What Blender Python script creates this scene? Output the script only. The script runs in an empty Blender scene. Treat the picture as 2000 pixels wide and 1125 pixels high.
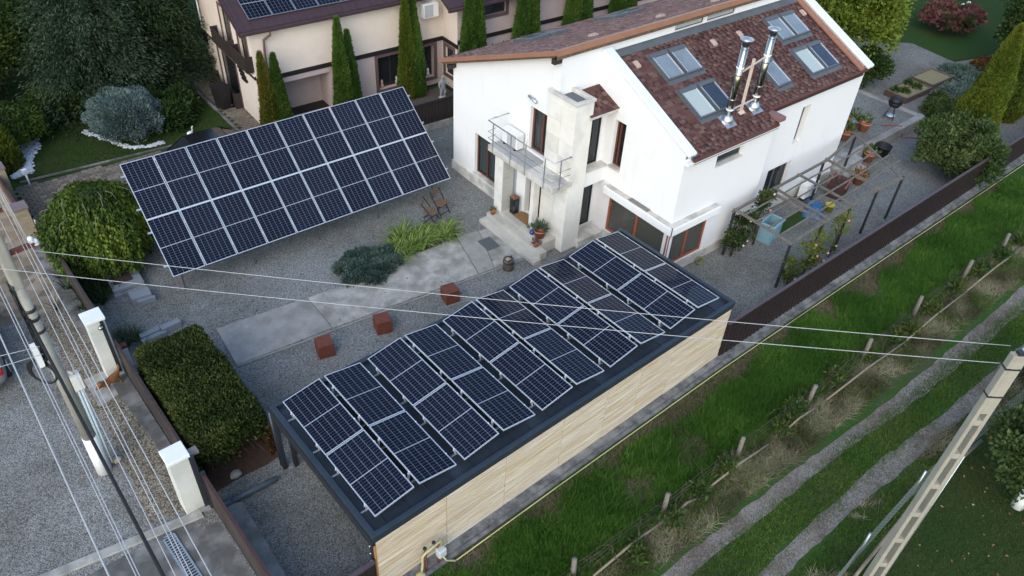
import bpy, bmesh, math, random
import numpy as np
from mathutils import Matrix, Vector
rad = math.radians
random.seed(7); RNG = np.random.default_rng(7)
S = bpy.context.scene
COL = S.collection
# ---------------------------------------------------------------- camera
cam_d = bpy.data.cameras.new('camera'); cam = bpy.data.objects.new('camera', cam_d); COL.objects.link(cam)
cam_d.sensor_width = 36.0; cam_d.lens = 1509.58 / 2000 * 36; cam_d.clip_end = 2000; cam_d.clip_start = 0.1
_yaw, _pit, _rol = 0.8258, 0.6966, 0.0624
_f = Vector((math.cos(_pit)*math.cos(_yaw), math.cos(_pit)*math.sin(_yaw), -math.sin(_pit)))
_r = Vector((math.sin(_yaw), -math.cos(_yaw), 0)); _u = _r.cross(_f)
_r2 = _r*math.cos(_rol) + _u*math.sin(_rol); _u2 = -_r*math.sin(_rol) + _u*math.cos(_rol)
cam.matrix_world = Matrix(((_r2.x, _u2.x, -_f.x, -1.3227), (_r2.y, _u2.y, -_f.y, -8.6246), (_r2.z, _u2.z, -_f.z, 16.8747), (0, 0, 0, 1)))
S.camera = cam
# ---------------------------------------------------------------- sky, sun, exposure
SUN_EL, SUN_AZ = rad(35), rad(216)      # azimuth of the sun, counted from +X towards +Y
W = bpy.data.worlds.new('World'); S.world = W; W.use_nodes = True
nt = W.node_tree; bg = nt.nodes['Background']
sky = nt.nodes.new('ShaderNodeTexSky'); sky.sky_type = 'NISHITA'; sky.sun_disc = False
sky.sun_elevation = SUN_EL; sky.sun_rotation = rad(90) - SUN_AZ; sky.air_density = 1.2; sky.dust_density = 1.5; sky.ozone_density = 1.0; sky.altitude = 300
nt.links.new(sky.outputs[0], bg.inputs[0]); bg.inputs[1].default_value = 0.145
sun_d = bpy.data.lights.new('sun', 'SUN'); sun = bpy.data.objects.new('sun', sun_d); COL.objects.link(sun)
sun_d.energy = 0.85; sun_d.angle = rad(55); sun_d.color = (1.0, 0.96, 0.88)
sun.rotation_euler = Vector((-math.cos(SUN_AZ)*math.cos(SUN_EL), -math.sin(SUN_AZ)*math.cos(SUN_EL), -math.sin(SUN_EL))).to_track_quat('-Z', 'Y').to_euler()
S.view_settings.view_transform = 'Standard'; S.view_settings.look = 'None'; S.view_settings.gamma = 1; S.view_settings.use_curve_mapping = False
S.view_settings.exposure = 1.1

# ---------------------------------------------------------------- helpers
MATS = {}
def mat(name, c1, c2=None, scale=3.0, rough=0.7, metal=0.0, bump=0.0, bscale=None, stain=None, sscale=0.35, samt=0.5, spec=0.4, stretch=None, detail=6):
    if name in MATS: return MATS[name]
    m = bpy.data.materials.new(name); m.use_nodes = True; MATS[name] = m
    t = m.node_tree; N = t.nodes; L = t.links; p = N['Principled BSDF']
    p.inputs['Roughness'].default_value = rough; p.inputs['Metallic'].default_value = metal; p.inputs['Specular IOR Level'].default_value = spec
    p.inputs['Base Color'].default_value = (*c1, 1)
    if c2 is None and not bump: return m
    tc = N.new('ShaderNodeTexCoord'); src = tc.outputs['Object']
    if stretch:
        mp = N.new('ShaderNodeMapping'); mp.inputs['Scale'].default_value = stretch; L.new(src, mp.inputs[0]); src = mp.outputs[0]
    if c2 is not None:
        n = N.new('ShaderNodeTexNoise'); n.inputs['Scale'].default_value = scale; n.inputs['Detail'].default_value = detail; n.inputs['Roughness'].default_value = 0.65; L.new(src, n.inputs['Vector'])
        r = N.new('ShaderNodeValToRGB'); r.color_ramp.elements[0].position = 0.3; r.color_ramp.elements[1].position = 0.7
        r.color_ramp.elements[0].color = (*c1, 1); r.color_ramp.elements[1].color = (*c2, 1); L.new(n.outputs[0], r.inputs[0]); out = r.outputs[0]
        if stain:
            n2 = N.new('ShaderNodeTexNoise'); n2.inputs['Scale'].default_value = sscale; n2.inputs['Detail'].default_value = 8; L.new(src, n2.inputs['Vector'])
            r2 = N.new('ShaderNodeValToRGB'); r2.color_ramp.elements[0].position = 0.45; r2.color_ramp.elements[1].position = 0.68
            r2.color_ramp.elements[0].color = (0, 0, 0, 1); r2.color_ramp.elements[1].color = (samt, samt, samt, 1); L.new(n2.outputs[0], r2.inputs[0])
            mx = N.new('ShaderNodeMix'); mx.data_type = 'RGBA'; L.new(r2.outputs[0], mx.inputs[0]); L.new(out, mx.inputs[6]); mx.inputs[7].default_value = (*stain, 1); out = mx.outputs[2]
        L.new(out, p.inputs['Base Color'])
    if bump:
        n3 = N.new('ShaderNodeTexNoise'); n3.inputs['Scale'].default_value = bscale or scale*3; n3.inputs['Detail'].default_value = 5; L.new(src, n3.inputs['Vector'])
        b = N.new('ShaderNodeBump'); b.inputs['Strength'].default_value = bump; b.inputs['Distance'].default_value = 0.02; L.new(n3.outputs[0], b.inputs['Height']); L.new(b.outputs[0], p.inputs['Normal'])
    return m
def gravel(name, cols, scale=24, tint=None, tscale=0.25, bump=0.6):
    m = bpy.data.materials.new(name); m.use_nodes = True; MATS[name] = m
    t = m.node_tree; N = t.nodes; L = t.links; p = N['Principled BSDF']; p.inputs['Roughness'].default_value = 0.85; p.inputs['Specular IOR Level'].default_value = 0.25
    tc = N.new('ShaderNodeTexCoord'); v = N.new('ShaderNodeTexVoronoi'); v.inputs['Scale'].default_value = scale; L.new(tc.outputs['Object'], v.inputs['Vector'])
    sp = N.new('ShaderNodeSeparateColor'); L.new(v.outputs['Color'], sp.inputs[0])
    r = N.new('ShaderNodeValToRGB'); e = r.color_ramp.elements; e[0].color = (*cols[0], 1); e[1].color = (*cols[-1], 1); e[0].position = 0.05; e[1].position = 1.0
    for i, c in enumerate(cols[1:-1]): q = e.new((i+1)/(len(cols)-1)); q.color = (*c, 1)
    L.new(sp.outputs[0], r.inputs[0]); out = r.outputs[0]
    n2 = N.new('ShaderNodeTexNoise'); n2.inputs['Scale'].default_value = tscale; n2.inputs['Detail'].default_value = 9; n2.inputs['Roughness'].default_value = 0.7; L.new(tc.outputs['Object'], n2.inputs['Vector'])
    r2 = N.new('ShaderNodeValToRGB'); r2.color_ramp.elements[0].position = 0.42; r2.color_ramp.elements[1].position = 0.62; L.new(n2.outputs[0], r2.inputs[0])
    mx = N.new('ShaderNodeMix'); mx.data_type = 'RGBA'; mx.blend_type = 'MULTIPLY'
    mr = N.new('ShaderNodeMath'); mr.operation = 'MULTIPLY'; mr.inputs[1].default_value = 0.95; L.new(r2.outputs[0], mr.inputs[0]); L.new(mr.outputs[0], mx.inputs[0])
    L.new(out, mx.inputs[6]); mx.inputs[7].default_value = (*(tint or (0.75, 0.74, 0.7)), 1); L.new(mx.outputs[2], p.inputs['Base Color'])
    b = N.new('ShaderNodeBump'); b.inputs['Strength'].default_value = bump; b.inputs['Distance'].default_value = 0.02; b.invert = True; L.new(v.outputs['Distance'], b.inputs['Height']); L.new(b.outputs[0], p.inputs['Normal'])
    return m
def leafmat(name, cols, rough=0.6, trans=0.25, src='attr'):
    m = bpy.data.materials.new(name); m.use_nodes = True; MATS[name] = m
    t = m.node_tree; N = t.nodes; L = t.links; p = N['Principled BSDF']; p.inputs['Roughness'].default_value = rough; p.inputs['Specular IOR Level'].default_value = 0.25
    a = N.new('ShaderNodeAttribute'); a.attribute_name = 'rnd'
    r = N.new('ShaderNodeValToRGB'); e = r.color_ramp.elements; e[0].color = (*cols[0], 1); e[1].color = (*cols[-1], 1)
    for i, c in enumerate(cols[1:-1]): q = e.new((i+1)/(len(cols)-1)); q.color = (*c, 1)
    L.new(a.outputs['Fac'], r.inputs[0]); L.new(r.outputs[0], p.inputs['Base Color'])
    if trans:
        tr = N.new('ShaderNodeBsdfTranslucent'); L.new(r.outputs[0], tr.inputs[0]); mx = N.new('ShaderNodeMixShader'); mx.inputs[0].default_value = trans
        L.new(p.outputs[0], mx.inputs[1]); L.new(tr.outputs[0], mx.inputs[2]); L.new(mx.outputs[0], N['Material Output'].inputs[0])
    return m
def glassmat(name, tint=(0.55, 0.6, 0.62), op=0.35, base=(0.03, 0.035, 0.04), rough=0.03):
    m = bpy.data.materials.new(name); m.use_nodes = True; MATS[name] = m
    t = m.node_tree; N = t.nodes; L = t.links; p = N['Principled BSDF']; p.inputs['Base Color'].default_value = (*base, 1); p.inputs['Roughness'].default_value = rough; p.inputs['Specular IOR Level'].default_value = 0.7
    tr = N.new('ShaderNodeBsdfTransparent'); tr.inputs[0].default_value = (*tint, 1); mx = N.new('ShaderNodeMixShader'); mx.inputs[0].default_value = op
    L.new(tr.outputs[0], mx.inputs[1]); L.new(p.outputs[0], mx.inputs[2]); L.new(mx.outputs[0], N['Material Output'].inputs[0]); return m

def link(o, parent=None, label=None, cat=None, group=None, kind=None):
    COL.objects.link(o)
    if parent is not None: o.parent = parent
    if label: o['label'] = label
    if cat: o['category'] = cat
    if group: o['group'] = group
    if kind: o['kind'] = kind
    return o
def thing(name, label, cat, loc=(0, 0, 0), rz=0.0, group=None):
    o = bpy.data.objects.new(name, None); o.empty_display_size = 0.2; o.location = loc; o.rotation_euler = (0, 0, rz)
    return link(o, None, label, cat, group)
class MB:
    def __init__(s): s.v = []; s.f = []; s.sm = []
    def add(s, vs, fs, smooth=False):
        k = len(s.v); s.v += [tuple(x) for x in vs]; s.f += [tuple(i+k for i in f) for f in fs]; s.sm += [smooth]*len(fs); return s
    def box(s, x0, x1, y0, y1, z0, z1, M=None):
        vs = [(x0,y0,z0),(x1,y0,z0),(x1,y1,z0),(x0,y1,z0),(x0,y0,z1),(x1,y0,z1),(x1,y1,z1),(x0,y1,z1)]
        if M is not None: vs = [M @ Vector(q) for q in vs]
        return s.add(vs, [(0,3,2,1),(4,5,6,7),(0,1,5,4),(1,2,6,5),(2,3,7,6),(3,0,4,7)])
    def cbox(s, c, d, M=None):
        return s.box(c[0]-d[0]/2, c[0]+d[0]/2, c[1]-d[1]/2, c[1]+d[1]/2, c[2]-d[2]/2, c[2]+d[2]/2, M)
    def prism(s, poly, h0, h1, ax=2):
        n = len(poly)
        def P(p, h): return (p[0], p[1], h) if ax == 2 else ((h, p[0], p[1]) if ax == 0 else (p[0], h, p[1]))
        vs = [P(p, h0) for p in poly] + [P(p, h1) for p in poly]
        return s.add(vs, [tuple(range(n))[::-1], tuple(range(n, 2*n))] + [(i, (i+1) % n, n+(i+1) % n, n+i) for i in range(n)])
    def bar(s, p, q, w, h=None, up=(0, 0, 1)):
        p, q = Vector(p), Vector(q); d = (q-p); l = d.length; d.normalize(); u = Vector(up)
        if abs(d.dot(u)) > 0.98: u = Vector((1, 0, 0))
        r = d.cross(u).normalized(); u = r.cross(d); h = h or w
        vs = [p + r*a*w/2 + u*b*h/2 for a, b in ((-1,-1),(1,-1),(1,1),(-1,1))] + [q + r*a*w/2 + u*b*h/2 for a, b in ((-1,-1),(1,-1),(1,1),(-1,1))]
        return s.add(vs, [(3,2,1,0),(4,5,6,7),(0,1,5,4),(1,2,6,5),(2,3,7,6),(3,0,4,7)])
    def tube(s, pts, r, n=8, cap=True):
        pts = [Vector(p) for p in pts]; R = r if isinstance(r, (list, tuple)) else [r]*len(pts); k = len(pts); rings = []
        prev = None
        for i, p in enumerate(pts):
            d = (pts[min(i+1, k-1)] - pts[max(i-1, 0)]).normalized()
            if prev is None: a = d.orthogonal().normalized()
            else: a = (prev - d*prev.dot(d)).normalized()
            prev = a; b = d.cross(a)
            rings.append([p + (a*math.cos(2*math.pi*j/n) + b*math.sin(2*math.pi*j/n))*R[i] for j in range(n)])
        vs = [q for rg in rings for q in rg]
        fs = [(i*n+j, i*n+(j+1) % n, (i+1)*n+(j+1) % n, (i+1)*n+j) for i in range(k-1) for j in range(n)]
        if cap: fs += [tuple(range(n))[::-1], tuple(range((k-1)*n, k*n))]
        return s.add(vs, fs, True)
    def lathe(s, prof, c=(0, 0, 0), n=16, M=None):
        vs = []
        for r, z in prof:
            for j in range(n):
                q = Vector((c[0]+r*math.cos(2*math.pi*j/n), c[1]+r*math.sin(2*math.pi*j/n), c[2]+z)); vs.append(M @ q if M is not None else q)
        k = len(prof)
        fs = [(i*n+j, i*n+(j+1) % n, (i+1)*n+(j+1) % n, (i+1)*n+j) for i in range(k-1) for j in range(n)]
        fs += [tuple(range(n))[::-1], tuple(range((k-1)*n, k*n))]
        return s.add(vs, fs, True)
    def ball(s, c, r, n=10, sq=(1, 1, 1)):
        m = n//2
        vs = [(c[0]+r*sq[0]*math.sin(math.pi*i/m)*math.cos(2*math.pi*j/n), c[1]+r*sq[1]*math.sin(math.pi*i/m)*math.sin(2*math.pi*j/n), c[2]+r*sq[2]*math.cos(math.pi*i/m)) for i in range(m+1) for j in range(n)]
        return s.add(vs, [(i*n+j, (i+1)*n+j, (i+1)*n+(j+1) % n, i*n+(j+1) % n) for i in range(m) for j in range(n)], True)
    def rock(s, c, d, seed=0):
        rr = random.Random(seed); n = 9; m = 5; vs = []
        for i in range(m+1):
            for j in range(n):
                k = 0.8+0.4*rr.random(); vs.append((c[0]+d[0]/2*k*math.sin(math.pi*i/m)*math.cos(2*math.pi*j/n), c[1]+d[1]/2*k*math.sin(math.pi*i/m)*math.sin(2*math.pi*j/n), c[2]+d[2]/2*(0.9+.2*rr.random())*math.cos(math.pi*i/m)))
        return s.add(vs, [(i*n+j, (i+1)*n+j, (i+1)*n+(j+1) % n, i*n+(j+1) % n) for i in range(m) for j in range(n)])
    def mesh(s, name):
        me = bpy.data.meshes.new(name); me.from_pydata([tuple(x) for x in s.v], [], s.f); me.polygons.foreach_set('use_smooth', s.sm); me.update(); return me
    def obj(s, name, m, parent=None, **k):
        me = s.mesh(name); me.materials.append(m); return link(bpy.data.objects.new(name, me), parent, **k)
def inst(me, name, parent, loc=(0, 0, 0), rot=(0, 0, 0), sc=(1, 1, 1), **k):
    o = bpy.data.objects.new(name, me); o.location = loc; o.rotation_euler = rot; o.scale = sc; return link(o, parent, **k)
def bevel(o, w=0.01, seg=2):
    b = o.modifiers.new('bevel', 'BEVEL'); b.width = w; b.segments = seg; b.limit_method = 'ANGLE'; return o
def wall(uvw, u0, u1, v0, top, holes=(), depth=0.2, du=0.6):
    """Sheet wall with real openings; uvw(u, v, w) -> point, w counts inwards; top is a number or a function of u."""
    tf = top if callable(top) else (lambda u: top)
    us = {u0, u1}; vs = {v0}
    for h in holes: us |= {h[0], h[1]}; vs |= {h[2], h[3]}
    n = max(1, int((u1-u0)/du)); us |= {round(u0+(u1-u0)*i/n, 5) for i in range(n+1)}
    us = sorted(us); vs = sorted(vs) + [1e9]; mb = MB()
    for i in range(len(us)-1):
        for j in range(len(vs)-1):
            a, b = us[i], us[i+1]; cu = (a+b)/2; cv = (vs[j]+min(vs[j+1], vs[j]+0.02))/2
            if any(h[0] < cu < h[1] and h[2] < cv < h[3] for h in holes): continue
            q = [(a, min(vs[j], tf(a))), (b, min(vs[j], tf(b))), (b, min(vs[j+1], tf(b))), (a, min(vs[j+1], tf(a)))]
            if q[2][1]-q[1][1] < 1e-5 and q[3][1]-q[0][1] < 1e-5: continue
            mb.add([uvw(x, y, 0) for x, y in q], [(0, 1, 2, 3)])
            mb.add([uvw(x, y, depth) for x, y in q], [(3, 2, 1, 0)])
    for h in holes:
        c = [(h[0], h[2]), (h[1], h[2]), (h[1], h[3]), (h[0], h[3])]
        for k in range(4):
            p, q = c[k], c[(k+1) % 4]; mb.add([uvw(*p, 0), uvw(*q, 0), uvw(*q, depth), uvw(*p, depth)], [(0, 1, 2, 3)])
    return mb
def np_mesh(name, V, F, rnd=None, m=None):
    me = bpy.data.meshes.new(name); n = F.shape[1]
    me.vertices.add(len(V)); me.vertices.foreach_set('co', np.ascontiguousarray(V, dtype=np.float32).ravel())
    me.loops.add(F.size); me.loops.foreach_set('vertex_index', F.astype(np.int32).ravel())
    me.polygons.add(len(F)); me.polygons.foreach_set('loop_start', np.arange(0, F.size, n, dtype=np.int32)); me.polygons.foreach_set('loop_total', np.full(len(F), n, dtype=np.int32))
    me.update(calc_edges=True)
    if rnd is not None: a = me.attributes.new('rnd', 'FLOAT', 'FACE'); a.data.foreach_set('value', rnd.astype(np.float32))
    if m: me.materials.append(m)
    return me
def leaf_mesh(name, P, D, L, Wd, m, rnd=None, fold=0.0):
    """Leaves at points P growing along D with length L and width Wd (diamonds of two triangles)."""
    n = len(P); D = D/np.maximum(np.linalg.norm(D, axis=1, keepdims=True), 1e-6)
    q = RNG.normal(size=(n, 3)); v = np.cross(D, q); v /= np.maximum(np.linalg.norm(v, axis=1, keepdims=True), 1e-6)
    L = np.broadcast_to(np.asarray(L, float), (n,))[:, None]; Wd = np.broadcast_to(np.asarray(Wd, float), (n,))[:, None]
    V = np.stack([P, P+D*L*.45+v*Wd*.5, P+D*L, P+D*L*.45-v*Wd*.5], 1).reshape(-1, 3)
    F = np.arange(4*n).reshape(n, 4)
    if rnd is None: rnd = RNG.random(n)
    return np_mesh(name, V, F, rnd, m)
def unit(n):
    q = RNG.normal(size=(n, 3)); return q/np.linalg.norm(q, axis=1, keepdims=True)
def blades(pts, h, w, lean=0.5):
    """Single-triangle grass blades standing at pts."""
    n = len(pts); a = RNG.random(n)*2*np.pi; d = np.stack([np.cos(a), np.sin(a), np.zeros(n)], 1); b = RNG.random(n)*2*np.pi
    e = np.stack([np.cos(b), np.sin(b), np.zeros(n)], 1); h = np.broadcast_to(h, (n,))[:, None]; w = np.broadcast_to(w, (n,))[:, None]
    tip = pts + np.array([0, 0, 1])*h*(0.55+.45*RNG.random((n, 1))) + e*h*lean*RNG.random((n, 1))
    V = np.stack([pts-d*w/2, pts+d*w/2, tip], 1).reshape(-1, 3)
    return V, np.arange(3*n).reshape(n, 3)
def cluster_noise(P, k=1.0, seed=0):
    r = np.random.default_rng(seed); o = np.zeros(len(P))
    for i in range(5):
        w = r.normal(size=P.shape[1])*k*(1.4**i); o += np.sin(P@w + r.random()*6.28)/(1.2**i)
    return 0.5+0.22*o
def skin(name, verts, edges, radii, m, parent=None, sub=2):
    me = bpy.data.meshes.new(name); me.from_pydata(verts, edges, []); o = bpy.data.objects.new(name, me); COL.objects.link(o)
    md = o.modifiers.new('skin', 'SKIN'); sv = me.skin_vertices
    if not len(sv): me.attributes; 
    if not me.skin_vertices: bpy.context.view_layer.objects.active = o
    for i, r in enumerate(radii):
        me.skin_vertices[0].data[i].radius = r if isinstance(r, tuple) else (r, r)
    me.skin_vertices[0].data[0].use_root = True
    ss = o.modifiers.new('sub', 'SUBSURF'); ss.levels = sub; ss.render_levels = sub
    me.materials.append(m); o.parent = parent
    dg = bpy.context.evaluated_depsgraph_get(); ev = o.evaluated_get(dg); nm = bpy.data.meshes.new_from_object(ev)
    o.modifiers.clear(); o.data = nm; nm.polygons.foreach_set('use_smooth', [True]*len(nm.polygons)); return o
# ---------------------------------------------------------------- materials
def rendermat(name, c, dirt):
    """Painted render with faint trowel unevenness and vertical rain streaks."""
    m = bpy.data.materials.new(name); m.use_nodes = True; MATS[name] = m; t = m.node_tree; N = t.nodes; L = t.links; p = N['Principled BSDF']; p.inputs['Roughness'].default_value = .85; p.inputs['Specular IOR Level'].default_value = .3
    tc = N.new('ShaderNodeTexCoord'); prev = None
    def fac(scale, st, lo, hi, amt):
        mp = N.new('ShaderNodeMapping'); mp.inputs['Scale'].default_value = st; L.new(tc.outputs['Object'], mp.inputs[0]); n = N.new('ShaderNodeTexNoise'); n.inputs['Scale'].default_value = scale; n.inputs['Detail'].default_value = 8; n.inputs['Roughness'].default_value = .6; L.new(mp.outputs[0], n.inputs[0])
        r = N.new('ShaderNodeMapRange'); r.inputs[1].default_value = lo; r.inputs[2].default_value = hi; r.inputs[4].default_value = amt; L.new(n.outputs[0], r.inputs[0]); return r.outputs[0]
    def mix(f, a, c_): 
        x = N.new('ShaderNodeMix'); x.data_type = 'RGBA'; L.new(f, x.inputs[0]); x.inputs[7].default_value = (*c_, 1)
        if isinstance(a, tuple): x.inputs[6].default_value = (*a, 1)
        else: L.new(a, x.inputs[6])
        return x.outputs[2]
    o = mix(fac(.8, (1, 1, 1), .4, .7, .35), c, tuple(q*.93 for q in c)); o = mix(fac(2.2, (1.6, 1.6, .16), .60, .84, .30), o, dirt); o = mix(fac(1.1, (1, 1, .7), .60, .8, .3), o, dirt); L.new(o, p.inputs['Base Color'])
    n = N.new('ShaderNodeTexNoise'); n.inputs['Scale'].default_value = 3.0; n.inputs['Detail'].default_value = 10; L.new(tc.outputs['Object'], n.inputs[0]); bp = N.new('ShaderNodeBump'); bp.inputs['Strength'].default_value = .15; bp.inputs['Distance'].default_value = .03; L.new(n.outputs[0], bp.inputs['Height']); L.new(bp.outputs[0], p.inputs['Normal']); return m
WHITE = rendermat('white_render', (.73, .735, .73), (.47, .46, .42))
STONE = mat('travertine', (0.73, 0.715, 0.66), (0.65, 0.635, 0.58), 2.2, 0.8, stain=(0.44, 0.43, 0.40), sscale=1.2, samt=0.6, bump=0.1, bscale=20)
GREYST = mat('grey_marble', (0.48, 0.48, 0.43), (0.36, 0.37, 0.34), 1.5, 0.6, stretch=(1, 1, 5))
SLABC = mat('weathered_slab', (0.62, 0.60, 0.55), (0.42, 0.41, 0.38), 2.5, 0.85, stain=(0.2, 0.2, 0.18), sscale=1.3, samt=0.6, bump=0.1)
CONC = mat('concrete', (0.40, 0.395, 0.365), (0.215, 0.21, 0.19), 2.2, 0.9, stain=(0.145, 0.142, 0.125), sscale=1.1, samt=0.65, bump=0.15, bscale=30)
CONCP = mat('pale_concrete', (0.32, 0.315, 0.295), (0.22, 0.217, 0.205), 2.4, 0.9, stain=(0.15, 0.145, 0.132), sscale=1.0, samt=0.7, bump=0.1, bscale=30)
CONCD = mat('dark_concrete', (0.115, 0.113, 0.108), (0.07, 0.07, 0.067), 3, 0.92, stain=(0.30, 0.30, 0.29), sscale=1.3, samt=0.75, bump=0.2, bscale=25)
PLINTH = mat('plinth_concrete', (0.17, 0.175, 0.172), (0.05, 0.054, 0.058), 6, 0.9, stain=(0.30, 0.30, 0.285), sscale=2.2, samt=0.6, bump=0.3, bscale=18)
GRAV = gravel('yard_gravel', [(0.078, 0.082, 0.080), (0.155, 0.162, 0.158), (0.215, 0.223, 0.215), (0.32, 0.326, 0.312)], 44, (0.70, 0.68, 0.64), 0.35)
ROADG = gravel('street_gravel', [(0.092, 0.093, 0.09), (0.172, 0.174, 0.168), (0.225, 0.226, 0.217), (0.31, 0.306, 0.288)], 36, (0.62, 0.60, 0.56), 0.35)
BROWNG = gravel('brown_gravel', [(0.07, 0.06, 0.045), (0.15, 0.13, 0.10), (0.22, 0.19, 0.145), (0.33, 0.30, 0.25)], 28, (0.7, 0.68, 0.62), 0.5)
RUT = gravel('track_gravel', [(0.10, 0.09, 0.078), (0.165, 0.15, 0.13), (0.205, 0.187, 0.163), (0.285, 0.265, 0.235)], 44, (0.62, 0.56, 0.5), 0.9, 0.4)
STPAVE = gravel('beige_stone_pavement', [(0.16, 0.13, 0.095), (0.22, 0.18, 0.13), (0.27, 0.22, 0.165), (0.32, 0.27, 0.21)], 2.6, (0.7, 0.66, 0.6), 0.9, 0.3)
def grassmat(name, a, b, c, s1=1.3, s2=9):
    m = mat(name, a, b, s2, 0.95, bump=0.6, bscale=40, stain=c, sscale=s1, samt=0.8, spec=0.1); return m
FIELD = grassmat('field_soil', (0.026, 0.066, 0.013), (0.042, 0.088, 0.02), (0.070, 0.072, 0.036), 0.55)
LAWN = grassmat('lawn', (0.020, 0.046, 0.012), (0.034, 0.060, 0.018), (0.05, 0.055, 0.022), 0.5)
LAWNB = grassmat('garden_lawn', (0.018, 0.055, 0.012), (0.03, 0.075, 0.018), (0.045, 0.06, 0.02), 0.6)
METAL = mat('anthracite_sheet', (0.026, 0.038, 0.054), (0.038, 0.052, 0.068), 1.5, 0.42, 0.3, spec=0.5)
STEELD = mat('dark_steel', (0.022, 0.025, 0.03), None, rough=0.5)
ALU = mat('aluminium', (0.62, 0.66, 0.70), None, rough=0.35, metal=0.5)
GALV = mat('galvanised', (0.5, 0.54, 0.57), (0.36, 0.4, 0.43), 8, 0.42, 0.8)
CHROME = mat('stainless', (0.40, 0.41, 0.38), None, rough=0.16, metal=1.0)
BLACK = mat('black_rubber', (0.012, 0.012, 0.013), None, rough=0.55)
def pinemat(name):
    """Spruce boards: tone differs from board to board, fine grain and knots run along each board."""
    m = bpy.data.materials.new(name); m.use_nodes = True; t = m.node_tree; N = t.nodes; L = t.links; p = N['Principled BSDF']; p.inputs['Roughness'].default_value = .75; p.inputs['Specular IOR Level'].default_value = .3
    oi = N.new('ShaderNodeObjectInfo'); tc = N.new('ShaderNodeTexCoord'); mu = N.new('ShaderNodeMath'); mu.operation = 'MULTIPLY'; mu.inputs[1].default_value = 97.0; L.new(oi.outputs['Random'], mu.inputs[0])
    cb = N.new('ShaderNodeCombineXYZ'); L.new(mu.outputs[0], cb.inputs[0]); L.new(mu.outputs[0], cb.inputs[2]); ad = N.new('ShaderNodeVectorMath'); ad.operation = 'ADD'; L.new(tc.outputs['Object'], ad.inputs[0]); L.new(cb.outputs[0], ad.inputs[1])
    mp = N.new('ShaderNodeMapping'); mp.inputs['Scale'].default_value = (.9, 20, 26); L.new(ad.outputs[0], mp.inputs[0])
    n = N.new('ShaderNodeTexNoise'); n.inputs['Scale'].default_value = 1.6; n.inputs['Detail'].default_value = 7; L.new(mp.outputs[0], n.inputs[0])
    r = N.new('ShaderNodeValToRGB'); e = r.color_ramp.elements; e[0].color = (.58, .50, .37, 1); e[1].color = (.66, .60, .49, 1)
    for q, c in ((.25, (.66, .60, .49)), (.5, (.58, .49, .35)), (.75, (.60, .56, .49))): x = e.new(q); x.color = (*c, 1)
    L.new(oi.outputs['Random'], r.inputs[0])
    r2 = N.new('ShaderNodeValToRGB'); e = r2.color_ramp.elements; e[0].position = .35; e[0].color = (.62, .50, .36, 1); e[1].position = .62; e[1].color = (1, 1, 1, 1); L.new(n.outputs[0], r2.inputs[0])
    mx = N.new('ShaderNodeMix'); mx.data_type = 'RGBA'; mx.blend_type = 'MULTIPLY'; mx.inputs[0].default_value = .8; L.new(r.outputs[0], mx.inputs[6]); L.new(r2.outputs[0], mx.inputs[7])
    v = N.new('ShaderNodeTexVoronoi'); v.inputs['Scale'].default_value = 3.2; mp2 = N.new('ShaderNodeMapping'); mp2.inputs['Scale'].default_value = (1, 3, 3); L.new(ad.outputs[0], mp2.inputs[0]); L.new(mp2.outputs[0], v.inputs['Vector'])
    lt = N.new('ShaderNodeMath'); lt.operation = 'LESS_THAN'; lt.inputs[1].default_value = .055; L.new(v.outputs['Distance'], lt.inputs[0])
    mk = N.new('ShaderNodeMix'); mk.data_type = 'RGBA'; L.new(lt.outputs[0], mk.inputs[0]); L.new(mx.outputs[2], mk.inputs[6]); mk.inputs[7].default_value = (.22, .12, .055, 1); L.new(mk.outputs[2], p.inputs['Base Color']); return m
PINE = pinemat('pine_board')
LARCH = mat('orange_larch', (0.42, 0.22, 0.07), (0.32, 0.16, 0.05), 6, 0.7, stretch=(0.4, 5, 5))
WINW = mat('brown_window_wood', (0.115, 0.040, 0.025), (0.085, 0.03, 0.02), 4, 0.5, stretch=(1, 1, 0.3))
REDW = mat('red_brown_window_wood', (0.31, 0.095, 0.048), (0.25, 0.075, 0.04), 4, 0.5)
DKWOOD = mat('dark_brown_wood', (0.022, 0.016, 0.014), (0.035, 0.026, 0.022), 5, 0.7, stretch=(1, 1, 0.3))
FENCEM = mat('brown_fence_sheet', (0.020, 0.014, 0.016), (0.026, 0.018, 0.019), 3, 0.45)
FENCET = mat('fence_cap', (0.085, 0.062, 0.075), (0.07, 0.052, 0.062), 3, 0.45)
GATEM = mat('rusty_gate_sheet', (0.028, 0.021, 0.02), (0.05, 0.034, 0.031), 2.2, 0.7, stain=(0.06, 0.05, 0.045), sscale=0.9, samt=0.7)
CORTEN = mat('corten_steel', (0.155, 0.045, 0.026), (0.11, 0.034, 0.022), 6, 0.8, stain=(0.07, 0.024, 0.016), sscale=2.0, samt=0.5)
GLASS = glassmat('window_glass'); GLASSR = glassmat('painted_reflection_glass', (.5, .5, .46), .72, (.10, .10, .085), .05); GLASSD = glassmat('dark_glass', (0.3, 0.32, 0.34), 0.6)  # GLASSR: dull olive base colour stands in for the yard mirrored in the panes
CURT = mat('grey_curtain', (0.30, 0.32, 0.31), (0.22, 0.24, 0.235), 3, 0.9, stretch=(8, 8, 0.3))
TERRA = mat('terracotta', (0.42, 0.16, 0.085), (0.34, 0.13, 0.07), 6, 0.8)
CREAM = mat('cream_pebbledash', (0.68, 0.59, 0.51), (0.62, 0.54, 0.46), 2, 0.9, bump=0.1, bscale=50)
PINK = mat('pink_plaster', (0.48, 0.395, 0.37), (0.43, 0.35, 0.33), 2, 0.9, bump=0.1, bscale=50)
BTRIM = mat('brown_window_trim', (0.13, 0.085, 0.078), (0.11, 0.07, 0.065), 4, 0.7)
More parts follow.
